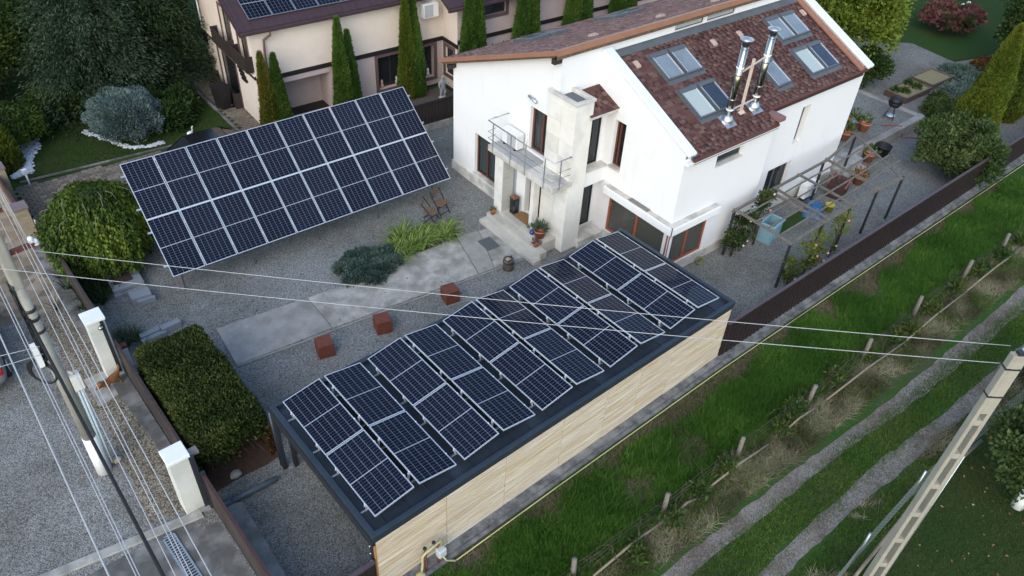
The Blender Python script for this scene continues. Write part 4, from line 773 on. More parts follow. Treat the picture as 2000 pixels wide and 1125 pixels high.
for k, (b0, b1, z0, z1) in enumerate(((-2.75, -.85, 2.62, 3.3), (-.42, 1.15, 2.62, 3.3), (-3.95, -1.15, -.05, .75))):   # timber balcony fronts
    n = 5; bl = nbox('balcony_front', -.34, -.30, b0, b1, z1-.05, z1, DKWOOD)
    for q in range(n): z = z0+(z1-z0)*q/n; nbox('balcony_board', -.33, -.29, b0, b1, z, z+(z1-z0)/n-.03, DKWOOD, bl)
    for q in (b0, b1-.03): nbox('balcony_side', -.30, 0, q, q+.03, z0, z1, DKWOOD, bl)
nbox('vent_grille', -.03, 0, -4.5, -4.15, 1.0, 1.3, GREYFL)
nac = nbox('air_conditioner', 7.95, 8.75, BF+.12, BF+.42, 3.5, 4.15, PLASW, bev=.02); nbox('fan_grille', 8.0, 8.45, BF+.42, BF+.43, 3.55, 4.1, MATS['ac_grille'], nac)
nbox('wall_meter', 4.42, 4.6, BF, BF+.08, 1.95, 2.08, BLACK)
# ornaments inside the big window: small pale blobs on the sill
for i, (a, m_) in enumerate(((5.95, 'rose'), (6.75, 'mint'), (8.25, 'mint'), (8.48, 'pearl'))):
    c_ = {'rose': (.5, .3, .28), 'mint': (.45, .58, .52), 'pearl': (.6, .62, .62)}[m_]
    b = MB(); b.lathe([(.07, 0), (.09, .1), (.05, .2), (.07, .28), (.03, .36)], (0, 0, 0), 10); q = NP(a, BF-.22, .44); w_ = Matrix.Translation(NH.location) @ Matrix.Rotation(rad(-3.65), 4, 'Z') @ Vector(q)
    o = b.obj('vase', mat('glaze_'+m_, c_, None, rough=.3), None, label=['rose vase at the left end of the pink house window sill', 'mint vase left of the thuja on the window sill', 'mint vase right of the thuja on the window sill', 'pearl white vase at the right end of the window sill'][i], cat='vase', group='vases on the window sill'); o.location = w_
# garden statue, wheelie bin, dark timber fence between the plots
def nw(a, b_, z): return tuple(Matrix.Translation(NH.location) @ Matrix.Rotation(rad(-3.65), 4, 'Z') @ Vector(NP(a, b_, z)))
STAT = mat('statue_stone', (.30, .31, .32), (.2, .21, .22), 5, .9)
st = thing('garden_statue', 'small grey stone cherub statue beside the pink house wall', 'statue', (18.6, 18.6, .25))
b = MB(); b.lathe([(.2, -.25), (.2, .02), (.16, .05), (.15, .1)], (0, 0, 0), 12); b.obj('pedestal', STAT, st)
skin('figure', [(0, 0, .62), (0, 0, .45), (0, 0, .8), (0, -.02, .92), (0, -.03, 1.02), (0, -.03, 1.12), (.1, 0, .44), (.1, -.05, .28), (.08, 0, .1), (-.1, 0, .44), (-.1, -.03, .28), (-.08, .02, .1), (.16, -.02, .82), (.24, -.1, .68), (.12, -.2, .72), (-.16, -.02, .82), (-.25, -.06, .68), (-.22, -.12, .55)],
     [(0, 1), (0, 2), (2, 3), (3, 4), (4, 5), (1, 6), (6, 7), (7, 8), (1, 9), (9, 10), (10, 11), (2, 12), (12, 13), (13, 14), (2, 15), (15, 16), (16, 17)],
     [.14, .13, .13, .055, .10, .09, .09, .075, .06, .09, .075, .06, .06, .05, .045, .06, .05, .045], STAT, st)
bn = thing('wheelie_bin', 'black wheeled rubbish bin on paving below the pink house gable', 'bin', (10.15, 23.75, .02), rad(12))
b = MB(); z0, z1 = .08, 1.02
b.add([(-.24, -.26, z0), (.24, -.26, z0), (.24, .26, z0), (-.24, .26, z0), (-.3, -.34, z1), (.3, -.34, z1), (.3, .34, z1), (-.3, .34, z1)], [(3, 2, 1, 0), (4, 5, 6, 7), (0, 1, 5, 4), (1, 2, 6, 5), (2, 3, 7, 6), (3, 0, 4, 7)]); bevel(b.obj('body', BLACK, bn), .02)
b = MB(); b.box(-.33, .33, -.37, .37, 1.03, 1.09); b.box(-.33, -.28, -.25, .25, 1.09, 1.12); bevel(b.obj('lid', BLACK, bn), .02)
for y in (-.24, .24): b = MB(); b.tube([(.28, y-.03, .1), (.28, y+.03, .1)], .1, 12); b.obj('wheel', BLACK, bn)
tf = thing('timber_fence', 'dark slatted timber fence on a grey base between white house and pink house', 'fence', (13.9, 17.0, 0), rad(-4))
b = MB(); b.box(0, 4.2, -.08, .08, 0, .28); b.obj('base_wall', CONC, tf)
for k in range(26): b = MB(); b.box(.02+k*.16, .02+k*.16+.125, -.02, .02, .3, 1.28); b.obj('slat', DKWOOD, tf)
for z in (.5, 1.1): b = MB(); b.box(0, 4.2, .02, .06, z, z+.07); b.obj('rail', DKWOOD, tf)
b = MB(); b.box(0, 4.2, -.05, .06, 1.29, 1.33); b.obj('cap', DKWOOD, tf)
b = MB(); b.prism([(14.2, 17.35), (19.3, 17.0), (19.3, 19.6), (14.2, 19.6)], 0, .25); o = b.obj('raised_terrace', mat('brown_terrace', (.06, .045, .04), (.1, .08, .07), 4, .9), None, kind='structure')

# ---------------------------------------------------------------- street boundary: gate, pillars, neighbour's stone wall
gate = thing('street_fence', 'low weathered brown sheet fence along the street front of the yard', 'fence', (.9, 4.2, 0))
for y0, y1 in ((10.62, 13.6), (13.62, 17.6), (4.45, 7.3), (7.32, 10.1)):
    b = MB(); b.box(-.02, .02, y0-4.2, y1-4.2, .06, 1.25); b.obj('sheet', GATEM, gate); b = MB(); b.box(-.035, .035, y0-4.2, y1-4.2, 1.25, 1.30); b.obj('top_rail', GATEM, gate)
sg = thing('sliding_gate', 'weathered brown sliding gate with rust stains beside the drain grating', 'gate', (.93, 1.0, 0))
for k in range(3): b = MB(); b.box(-.02, .02, -2.2+k*1.8, -2.2+k*1.8+1.79, .08, 1.25); b.obj('sheet', GATEM, sg)
b = MB(); b.box(-.04, .04, -2.2, 3.2, 1.25, 1.31); b.obj('top_rail', mat('dull_oxide', (.06, .03, .026), (.045, .024, .022), 5, .7), sg)
b = MB(); b.box(-.035, .035, -2.2, 3.2, .02, .08); b.obj('bottom_rail', GATEM, sg)
b = MB(); b.box(-.05, .05, 3.2, 3.28, .02, 1.4); b.obj('end_post', STEELD, sg)
def pillar(name, x, y, w, h, label, grp, lamp=False):
    t = thing(name, label, 'pillar', (x, y, 0), 0, grp); b = MB(); b.box(-w/2, w/2, -w/2, w/2, 0, h-.1); bevel(b.obj('shaft', mat('pillar_render', (.62, .63, .58), (.50, .51, .47), 1.5, .85, stain=(.33, .34, .29), sscale=1.3, samt=.5), t), .01)
    b = MB(); b.box(-w/2-.035, w/2+.035, -w/2-.035, w/2+.035, h-.1, h); bevel(b.obj('cap', PAINTW, t), .015)
    if lamp: b = MB(); b.ball((.06, -w/2-.08, h-.28), .07, 12); b.tube([(.06, -w/2, h-.25), (.06, -w/2-.08, h-.25)], .02, 6); b.obj('lamp', CHROME, t); b = MB(); b.box(w/2-.14, w/2-.05, -w/2-.05, -w/2-.0, .2, h-.12); b.obj('gate_track', STEELD, t)
    else: b = MB(); b.box(w/2-.02, w/2+.10, -w/2-.06, -w/2+.0, .05, h-.12); b.obj('gate_track', STEELD, t)
    return t
pillar('gate_pillar', .62, 10.28, .46, 2.25, 'tall white capped gate pillar with round lamp, above the brown dog', 'white gate pillars', True)
pillar('gate_pillar', .55, 4.62, .46, 2.05, 'tall white capped gate pillar beside the drain grating', 'white gate pillars')
pillar('gate_pillar', .60, -.40, .46, 2.0, 'white capped gate pillar cut off by the bottom edge', 'white gate pillars')
b = MB(); b.box(.86, 1.06, 4.55, 4.75, 1.72, 1.80); o = b.obj('gate_roller_bracket', mat('bracket_tin', (.35, .3, .27), (.2, .14, .12), 9, .6), None, label='small rusty tin bracket on the gate pillar by the hedge', cat='bracket')
gl = thing('gate_motor_post', 'short white post with red cap behind the street fence', 'post', (1.08, 10.35, 0))
b = MB(); b.box(-.09, .09, -.09, .09, 0, .72); b.obj('post', PAINTW, gl); b = MB(); b.box(-.1, .1, -.1, .1, .72, .80); bevel(b.obj('cap', CORTEN, gl), .01)
# neighbour's stone boundary
STW = mat('coursed_stone', (.30, .255, .18), (.20, .17, .12), 3, .9, stain=(.36, .31, .23), sscale=2.5, samt=.6, stretch=(1, 1, 4), bump=.2)
CAPM = mat('mauve_cap_slab', (.19, .14, .145), (.15, .115, .12), 3, .8)
nwf = thing('stone_boundary_wall', 'beige stone boundary wall with red brown timber panels along the street', 'wall', (.6, 18.3, 0))
b = MB(); b.box(-.14, .14, .0, 14, 0, .75); b.obj('stone_base', STW, nwf)
REDB = mat('red_brown_boards', (.09, .035, .03), (.06, .026, .024), 6, .7, stretch=(4, 1, 1))
for k in range(4): b = MB(); b.box(-.02, .02, .3+k*3.0, .3+k*3.0+2.5, .78, 1.35); b.obj('timber_panel', REDB, nwf)
def spillar(x, y, w, h, label):
    t = thing('stone_pillar', label, 'pillar', (x, y, 0), 0, 'stone pillars'); b = MB(); b.box(-w/2, w/2, -w/2, w/2, 0, h-.08); b.obj('shaft', STW, t)
    for k in range(12): z = k*.125; b = MB(); b.box(-w/2-.008, w/2+.008, -w/2-.008, w/2+.008, z+.006, z+.119); b.obj('stone_course', STW, t)
    b = MB(); b.box(-w/2-.05, w/2+.05, -w/2-.06, w/2+.06, h-.08, h); bevel(b.obj('cap', CAPM, t), .012)
spillar(.62, 18.05, .40, 1.62, 'stone pillar with mauve cap next to the weeping tree'); spillar(.68, 21.1, .40, 1.62, 'stone pillar with mauve cap at the left edge of the picture')
b = MB(); b.box(.86, .95, 17.75, 17.85, .9, 1.05); b.obj('fence_clamp', PLASW, None, label='small white box fixed to the stone pillar by the weeping tree', cat='junction box')
gl = thing('garden_light', 'white bollard light with square head on the paving', 'garden light', (1.55, 21.9, 0), .2); b = MB(); b.tube([(0, 0, 0), (0, 0, .62)], .035, 8); b.obj('stem', PAINTW, gl); b = MB(); b.box(-.08, .08, -.08, .08, .62, .78); bevel(b.obj('head', PAINTW, gl), .01)
# drain grating in the apron: bars are pieces
dg = thing('drain_grating', 'long steel drain grating with dark slots in the concrete apron', 'drain', (-.22, 2.9, .0), rad(2))
b = MB(); b.box(-.13, .13, -1.6, 1.22, -.02, .006); b.obj('channel', BLACK, dg)
b = MB(); b.box(-.15, -.105, -1.6, 1.25, 0, .022); b.box(.105, .15, -1.6, 1.25, 0, .022); b.box(-.15, .15, 1.22, 1.26, 0, .022); b.obj('frame', GALV, dg)
bm_ = MB(); bm_.box(-.105, .105, -.016, .016, 0, .02); bm_ = bm_.mesh('bar'); bm_.materials.append(GALV)
for k in range(34): inst(bm_, 'bar', dg, (0, 1.18-k*.08, 0))
# poles and wires
P1 = (-.77, 6.99)
pl = thing('utility_pole', 'concrete utility pole with white painted foot and cable coil in the street', 'utility pole', (P1[0], P1[1], 0))
b = MB(); b.tube([(0, 0, 1.35), (0, 0, 6.15)], [.155, .105], 12); b.obj('shaft', PCONC, pl)
b = MB(); b.tube([(0, 0, 0), (0, 0, 1.36)], [.185, .165], 14); b.obj('painted_foot', PAINTW, pl)
b = MB(); b.box(-.12, .12, -.09, .09, 6.1, 8.2); bevel(b.obj('head', PCONC, pl), .06, 3)
for z in (4.9, 5.25, 5.5): b = MB(); b.lathe([(.125, z), (.14, z+.02), (.14, z+.06), (.125, z+.08)], (0, 0, 0), 14); b.obj('steel_band', STEELD, pl)
bx_ = MB(); bx_.box(.14, .36, -.16, .10, 3.0, 3.42); bevel(bx_.obj('meter_box', mat('box_cream', (.62, .62, .56), (.55, .55, .5), 4, .6), pl), .01)
b = MB(); b.tube([(.26, -.05, 3.45), (.22, -.06, 3.52), (.14, .02, 3.55)], .035, 6); b.obj('cable_entry', mat('beige_rag', (.5, .42, .33), None), pl)
for dx in (.20, .27): b = MB(); b.tube([(dx, -.06, 3.0), (dx-.02, -.06, 1.4), (dx-.04, -.05, .6 if dx < .25 else .2)], .028, 8); b.obj('conduit', mat('blue_grey_conduit', (.42, .52, .54), (.36, .45, .47), 4, .5), pl)
for k in range(3):
    b = MB(); c0 = (-.17, -.1, 3.75); b.tube([(-.30*.735-.05+.735*(.27+.025*k)*math.cos(t_), .30*.678-.12-.678*(.27+.025*k)*math.cos(t_), 3.7+.03*k+(.33+.02*k)*math.sin(t_)) for t_ in np.linspace(0, 6.283, 22)], .024, 6); b.obj('cable_coil', BLACK, pl)
b = MB(); b.box(-.30, -.16, -.10, .08, 4.0, 4.62); bevel(b.obj('splice_box', PLASW, pl), .02)
for k in range(7):
    b = MB(); pts = [(-.14+random.uniform(-.05, .05), -.05+random.uniform(-.08, .08), 6.3-.75*i+random.uniform(-.1, .1)) for i in range(4)]; b.tube(pts, .014, 5); b.obj('cable', BLACK, pl)
b = MB(); b.bar((-.75, -.05, 6.95), (.62, .12, 6.95), .08, .1); b.obj('crossarm', RUST, pl); b = MB(); b.bar((-.75, .55, 7.55), (.35, .75, 7.55), .08, .1); b.obj('crossarm', RUST, pl)
INS = mat('white_porcelain', (.75, .76, .77), None, rough=.2)
for x, y, z in ((.55, .1, 7.0), (.62, .12, 6.9), (.05, .03, 7.0), (.28, .72, 7.6), (-.2, .62, 7.6), (-.5, -.02, 7.0)):
    b = MB(); b.lathe([(.05, 0), (.065, .03), (.04, .06), (.06, .09), (.035, .14)], (x, y, z), 10); b.obj('insulator', INS, pl)
RP = (11.75, -7.372); TZ = 7.92
p2 = thing('ladder_pole', 'sandy concrete utility pole with ladder slots by the garden mesh fence', 'utility pole', (RP[0], RP[1], 0), rad(-42))
def wd(z): return .180-.006*z
b = MB(); zs = np.arange(.3, 6.4, .98)
for sgn in (-1, 1):
    x0, x1 = sgn*wd(0), sgn*wd(TZ); i0, i1 = sgn*(wd(0)-.10), sgn*(wd(TZ)-.075); lo = sorted((x0, i0)); hi = sorted((x1, i1))
    b.add([(lo[0], -.09, 0), (lo[1], -.09, 0), (lo[1], .09, 0), (lo[0], .09, 0), (hi[0], -.07, TZ), (hi[1], -.07, TZ), (hi[1], .07, TZ), (hi[0], .07, TZ)], [(0,3,2,1),(4,5,6,7),(0,1,5,4),(1,2,6,5),(2,3,7,6),(3,0,4,7)])
for z in zs: b.box(-wd(z)+.075, wd(z)-.075, -.068, .068, z-.07, z+.07)
b.box(-wd(6.7)+.07, wd(6.7)-.07, -.078, .078, 6.45, TZ); bevel(b.obj('shaft', PCONC2, p2), .012)
for z in (6.9, 7.6): b = MB(); b.box(-wd(z)-.012, wd(z)+.012, -.09, .09, z, z+.03); b.obj('steel_band', STEELD, p2)
b = MB(); b.box(-.05, .05, -.05, .05, TZ, TZ+.06); b.obj('top_hook', STEELD, p2)
b = MB(); b.tube([(0, 0, 0), (.13, -.02, .0)], .006, 5); b = MB(); b.ball((.35, .28, 7.75), .09, 8); b.tube([(.05, .05, 7.8), (.3, .25, 7.76)], .02, 6); b.obj('insulator', INS, p2)
b = MB(); b.tube([(wd(0)+.03, -.05, 0), (wd(5)+.03, -.05, 5.2)], .014, 6); b.obj('cable', GALV, p2)
def wire(name, p, q, sag, r, m, label, grp=None, n=14):
    p, q = Vector(p), Vector(q); b = MB(); b.tube([p.lerp(q, i/n)-Vector((0, 0, sag*4*(i/n)*(1-i/n))) for i in range(n+1)], r, 5); return b.obj(name, m, None, label=label, cat='wire', group=grp)
ST = 'street power lines'
def street_wire(a, c_, r, label, m=WIRE, z2=None, y0=-16, y1=40):
    (xa, ya, za), (xb, yb, zb) = a, c_; f = lambda y: (xa+(xb-xa)*(y-ya)/(yb-ya), y, za+(zb-za)*(y-ya)/(yb-ya)); return wire('power_line', f(y0), f(y1), 0, r, m, label, ST)
street_wire((-1.439, 5.887, 6.0), (-1.566, -.512, 6.0), .016, 'thick pale wire furthest left over the street gravel')
street_wire((-1.11, 6.8, 6.3), (-1.262, -.975, 6.3), .009, 'left one of the two close white wires left of the black cable')
street_wire((-1.051, 7.04, 6.3), (-1.223, -1.0, 6.3), .009, 'right one of the two close white wires left of the black cable')
street_wire((-.531, 7.48, 6.95), (-.86, -1.77, 6.95), .008, 'white wire just right of the black cable')
street_wire((-.40, 6.7, 7.0), (-.735, -1.9, 7.0), .008, 'second white wire right of the black cable')
street_wire((-.33, 6.9, 7.0), (-.688, -1.95, 7.0), .008, 'third white wire right of the black cable')
street_wire((-.27, 6.69, 7.05), (-.497, -2.14, 7.05), .009, 'white wire furthest right, running past the white gate pillars')
wire('power_line', (-.85, 6.9, 5.35), (-1.0, -8, 4.9), .12, .034, BLACK, 'thick black cable bundle hanging down from the street pole', ST)
wire('power_line', (-.9, 6.6, 4.6), (-6.5, 8.2, 4.4), .1, .007, WIRE, 'thin pale service wire leaving the pole to the left edge', ST)
wire('power_line', (-.9, 6.5, 4.9), (-6.5, 8.6, 4.8), .1, .007, WIRE, 'upper thin service wire leaving the pole to the left edge', ST)
XS = 'wires crossing over the yard'
wire('power_line', (-.25, 6.76, 7.0), (12.09, -7.15, 7.75), .10, .0065, WIRE, 'upper pale wire crossing the yard between the two poles', XS, 20)
wire('power_line', (-2.2, 7.9, 7.0), (11.95, -7.45, 7.6), .12, .0065, WIRE, 'lower pale wire crossing the yard between the two poles', XS, 20)
# ---------------------------------------------------------------- yard objects
for i, (x, y, a) in enumerate(((5.54, 7.13, -14), (7.48, 6.97, -16), (10.04, 6.82, -12))):
    b = MB(); s = .48; b.box(0, s, 0, s, 0, s*1.02); o = bevel(b.obj('steel_cube', CORTEN, None, label=['rusty steel cube nearest the clipped hedge', 'rusty steel cube in the middle of the three', 'rusty steel cube nearest the porch steps'][i], cat='cube', group='rusty steel cubes on the gravel'), .008); o.location = (x, y, .002); o.rotation_euler = (0, 0, rad(a))
b = MB(); b.box(-.27, .27, -.34, .34, 0, .012)
o = b.obj('boot_grating', mat('grey_mat', (.10, .105, .11), (.075, .08, .085), 30, .8), None, label='dark grey boot mat on the concrete before the steps', cat='mat'); o.location = (13.28, 8.6, .028); o.rotation_euler = (0, 0, rad(-4))
for k in range(16): pass
st = thing('tree_stump', 'short tree stump fire bowl with iron strap near the steps', 'stump', (12.95, 7.12, 0))
b = MB(); b.lathe([(.21, 0), (.19, .1), (.185, .3), (.19, .4), (.17, .41), (.10, .36), (.02, .34)], (0, 0, 0), 14); b.obj('trunk', mat('stump_bark', (.11, .085, .07), (.05, .04, .034), 14, .95, bump=.6, stain=(.2, .18, .16), sscale=4, samt=.5), st)
b = MB(); b.lathe([(.19, .27), (.2, .28), (.2, .32), (.19, .33)], (0, 0, 0), 14); b.tube([(-.17, .02, .36), (-.12, .04, .5), (.12, -.02, .5), (.17, 0, .36)], .014, 6); b.obj('iron_strap', STEELD, st)
b = MB(); b.box(-.11, .05, -.07, .09, .40, .425); b.obj('split_log', mat('cut_wood', (.45, .36, .26), (.33, .26, .19), 9, .8), st)
TEAK = mat('folding_chair_wood', (.16, .105, .065), (.11, .072, .046), 9, .75, stretch=(1, 4, 1))
def chair(loc, rz, label):
    c = thing('folding_chair', label, 'chair', loc, rz, 'folding chairs beside the day lilies')
    for k in range(5): b = MB(); b.box(-.19, .19, -.19+k*.078, -.19+k*.078+.062, .43, .45); b.obj('seat_slat', TEAK, c)
    for z in (.66, .76): b = MB(); b.box(-.2, .2, .235, .255, z, z+.06); b.obj('back_slat', TEAK, c)
    for s in (-1, 1):
        b = MB(); b.bar((s*.2, -.24, 0), (s*.2, .25, .84), .022, .028); b.obj('leg', STEELD, c)
        b = MB(); b.bar((s*.175, .24, 0), (s*.175, -.2, .44), .022, .028); b.obj('leg', STEELD, c)
    b = MB(); b.bar((-.2, -.18, .1), (.2, -.18, .1), .015); b.bar((-.175, .18, .1), (.175, .18, .1), .015); b.obj('stretcher', STEELD, c); c.scale = (1.22, 1.22, 1.12)
c1_ = chair((13.05, 11.25, 0), rad(12), 'wooden folding chair farther from the camera, near the tilted array'); c2_ = chair((12.42, 11.02, 0), rad(47), 'wooden folding chair half hidden by the day lilies')
# stone blocks
def block(cx, cy, dx, dy, h, rz, label, m=BLUEST):
    b = MB(); b.box(-dx/2, dx/2, -dy/2, dy/2, 0, h); o = bevel(b.obj('stone_block', m, None, label=label, cat='stone block', group='blue grey stone blocks'), .012); o.location = (cx, cy, .002); o.rotation_euler = (0, 0, rad(rz)); return o
w = thing('stone_trough', 'blue grey stone plinth with dark brown plate near the weeping tree', 'stone plinth', (2.30, 13.95, 0), rad(-4)); b = MB(); b.box(-.48, .48, -.42, .45, 0, .28); bevel(b.obj('stone', BLUEST, w), .012); b = MB(); b.box(-.38, .22, -.14, .32, .282, .30); b.obj('plate', mat('dark_plate', (.045, .03, .032), (.065, .045, .045), 5, .6), w); b = MB(); b.box(-.5, .5, -.52, -.42, 0, .14); bevel(b.obj('ledge', BLUEST, w), .01)
block(2.42, 12.98, .62, .42, .3, -6, 'blue grey stone block in front of the stone plinth'); block(2.50, 12.72, .55, .12, .2, -6, 'narrow blue grey step stone before the stone plinth')
block(2.0, 11.12, .6, .2, .22, 4, 'blue grey stone block beside the ornamental grass'); block(1.96, 10.9, .58, .16, .2, 4, 'thin blue grey block leaning on the block beside ornamental grass'); block(2.62, 11.08, .6, .22, .24, 4, 'blue grey stone block touching the clipped hedge'); block(2.32, 10.98, .2, .2, .16, 4, 'small blue grey stone between two blocks')
b = MB(); b.rock((0, 0, .09), (.24, .18, .2), 3); o = b.obj('field_stone', mat('tan_stone', (.4, .33, .24), (.3, .25, .19), 5), None, label='tan stone at the foot of the street pole', cat='stone'); o.location = (-.42, 7.05, 0)
b = MB(); b.rock((0, 0, .07), (.35, .28, .18), 5); o = b.obj('field_stone', CONC, None, label='flat grey stone on the soil below the clipped hedge', cat='stone'); o.location = (1.75, 4.75, 0)
b = MB(); b.tube([(1.05, 4.08, .09), (2.5, 3.98, .09)], .075, 12); b.tube([(1.05, 4.08, .09), (1.3, 4.06, .09)], .085, 12); o = b.obj('drain_pipe', mat('grey_pvc', (.13, .16, .18), (.1, .12, .14), 5, .5), None, label='grey plastic drain pipe lying on the gravel below the hedge', cat='pipe')
# dog on the street
FUR = mat('tan_fur', (.24, .105, .035), (.15, .065, .024), 7, .9, bump=.6, bscale=60)
dog = thing('dog', 'small reddish brown dog walking on the concrete slab by the gate pillar', 'dog', (.42, 9.72, .03), rad(200))
skin('body', [(0, 0, .30), (.16, .02, .31), (-.16, -.02, .31), (.27, .03, .36), (.36, .05, .42), (.46, .07, .40), (.53, .08, .37), (-.26, -.03, .36), (-.34, -.05, .47), (-.36, -.08, .56), (.18, .08, .20), (.20, .09, .10), (.22, .09, .02), (.18, -.06, .20), (.14, -.06, .10), (.15, -.06, .02), (-.17, .07, .22), (-.22, .08, .12), (-.19, .08, .02), (-.17, -.08, .22), (-.13, -.09, .13), (-.11, -.09, .02), (.37, .11, .50), (.38, -.01, .50)],
     [(0, 1), (0, 2), (1, 3), (3, 4), (4, 5), (5, 6), (2, 7), (7, 8), (8, 9), (1, 10), (10, 11), (11, 12), (1, 13), (13, 14), (14, 15), (2, 16), (16, 17), (17, 18), (2, 19), (19, 20), (20, 21), (4, 22), (4, 23)],
     [.10, .115, .10, .085, .085, .055, .032, .05, .035, .018, .045, .028, .028, .045, .028, .028, .05, .028, .028, .05, .028, .028, .022, .022], FUR, dog)
b = MB(); b.ball((.555, .085, .375), .02, 8); b.obj('nose', BLACK, dog)
for y in (.04, .11): b = MB(); b.ball((.445, y, .445), .012, 6); b.obj('eye', BLACK, dog)
# cars
def car(loc, rz, paint, label, group=None):
    c = thing('parked_car', label, 'car', loc, rz, group)
    l = [-2.02, -1.92, -1.45, -.95, 0, .95, 1.5, 1.9, 2.03]; hw_ = [.62, .74, .80, .82, .83, .82, .80, .74, .60]; bz = [.58, .70, .80, .86, .88, .90, .90, .84, .60]; lo = [.32, .24, .22, .2, .2, .2, .22, .26, .34]
    V = []; F = []
    for i in range(9):
        w_ = hw_[i]; V += [(l[i], -w_*.9, lo[i]), (l[i], -w_, lo[i]+.16), (l[i], -w_, bz[i]-.12), (l[i], -w_*.9, bz[i]), (l[i], -w_*.4, bz[i]+.03), (l[i], w_*.4, bz[i]+.03), (l[i], w_*.9, bz[i]), (l[i], w_, bz[i]-.12), (l[i], w_, lo[i]+.16), (l[i], w_*.9, lo[i])]
    for i in range(8):
        for j in range(10): F.append((i*10+j, i*10+(j+1) % 10, (i+1)*10+(j+1) % 10, (i+1)*10+j))
    F += [tuple(range(10))[::-1], tuple(range(80, 90))]; b = MB(); b.add(V, F, True); body = b.obj('body', paint, c); s_ = body.modifiers.new('s', 'SUBSURF'); s_.levels = 1; s_.render_levels = 2
    def loft(st, name, m, par):
        V = []; F = []
        for x, w0, z0, w1, z1 in st: V += [(x, -w0, z0), (x, -w1, z1), (x, w1, z1), (x, w0, z0)]
        for i in range(len(st)-1):
            for j in range(4): F.append((i*4+j, i*4+(j+1) % 4, (i+1)*4+(j+1) % 4, (i+1)*4+j))
        F += [(0, 1, 2, 3), tuple(range(len(st)*4-4, len(st)*4))[::-1]]; b = MB(); b.add(V, F); return bevel(b.obj(name, m, par), .03)
    loft([(-1.35, .70, .84, .60, .86), (-.55, .74, .86, .58, 1.34), (.75, .74, .88, .56, 1.34), (1.55, .68, .88, .58, .92)], 'glasshouse', GLASSD, c)
    loft([(-.62, .58, 1.325, .54, 1.345), (-.3, .60, 1.335, .56, 1.385), (.5, .59, 1.335, .55, 1.385), (.82, .56, 1.32, .52, 1.34)], 'roof', paint, c)
    for s in (-1, 1):
        for p_, q_ in (((-1.32, s*.70, .86), (-.58, s*.585, 1.34)), ((.78, s*.57, 1.34), (1.52, s*.68, .9)), ((.1, s*.745, .87), (.1, s*.60, 1.34))): b = MB(); b.bar(p_, q_, .05); b.obj('window_pillar', paint, c)
        for x in (-1.25, 1.25):
            b = MB(); b.tube([(x, s*.62, .31), (x, s*.83, .31)], .31, 20); wv = b.obj('wheel', BLACK, c); b = MB(); b.tube([(x, s*.80, .31), (x, s*.845, .31)], .19, 14); b.obj('rim', ALU, wv)
        b = MB(); b.cbox((-1.90, s*.55, .62), (.12, .26, .12)); bevel(b.obj('headlight', PAINTW, c), .03); b = MB(); b.cbox((1.90, s*.60, .74), (.16, .22, .22)); bevel(b.obj('tail_light', mat('red_lens', (.30, .012, .016), None, rough=.15), c), .04)
        b = MB(); b.cbox((-.62, s*.88, .93), (.1, .16, .1)); bevel(b.obj('mirror', paint, c), .03)
    b = MB(); b.cbox((2.03, 0, .52), (.06, .5, .12)); b.obj('number_plate', PAINTW, c)
car((7.55, 19.32, 0), rad(-3), mat('black_paint', (.012, .012, .014), None, rough=.12, spec=.6), 'black car parked behind the tilted solar array')
car((-2.45, 13.3, 0), rad(-92), mat('silver_paint', (.36, .38, .40), None, rough=.25, metal=.7), 'silver car with red tail light at the left edge')
# swan ornament
sw = MB(); sw.ball((0, 0, .09), .10, 10, (1.5, 1, .8)); sw.tube([(.1, 0, .1), (.16, 0, .2), (.14, 0, .29), (.18, 0, .31)], [.035, .025, .02, .02], 8); sw.ball((.19, 0, .31), .03, 8); o = sw.obj('swan_ornament', PAINTW, None, label='white swan ornament on the lawn behind the black car', cat='ornament'); o.location = (7.95, 22.3, .01); o.rotation_euler = (0, 0, .3)
# white decorative pebbles
def pebbles(name, poly_pts, n, label, seed):
    r = random.Random(seed); b = MB()
    for i in range(n):
        k = r.random()*(len(poly_pts)-1); j = int(k); f = k-j; (x0, y0, w0), (x1, y1, w1) = poly_pts[j], poly_pts[j+1]; w = w0+(w1-w0)*f
        b.rock((x0+(x1-x0)*f+r.uniform(-w, w), y0+(y1-y0)*f+r.uniform(-w, w), .03+r.random()*.05), (.10+.06*r.random(), .09+.05*r.random(), .08), r.random())
    b.obj(name, mat('white_pebble', (.55, .58, .62), (.42, .45, .5), 4, .7), None, label=label, cat='pebbles', kind='stuff')
pebbles('white_pebbles', [(1.25, 22.9, .12), (1.75, 23.1, .22), (1.95, 24.0, .22), (2.2, 24.8, .38), (2.5, 25.2, .3)], 520, 'white pebbles around the round shrub by the stone wall', 1)
pebbles('white_pebbles', [(4.5, 25.0, .1), (4.95, 24.0, .1), (5.5, 22.65, .08), (6.2, 22.25, .08), (6.8, 22.3, .1)], 170, 'curved white pebble edging around the blue spruce', 2)
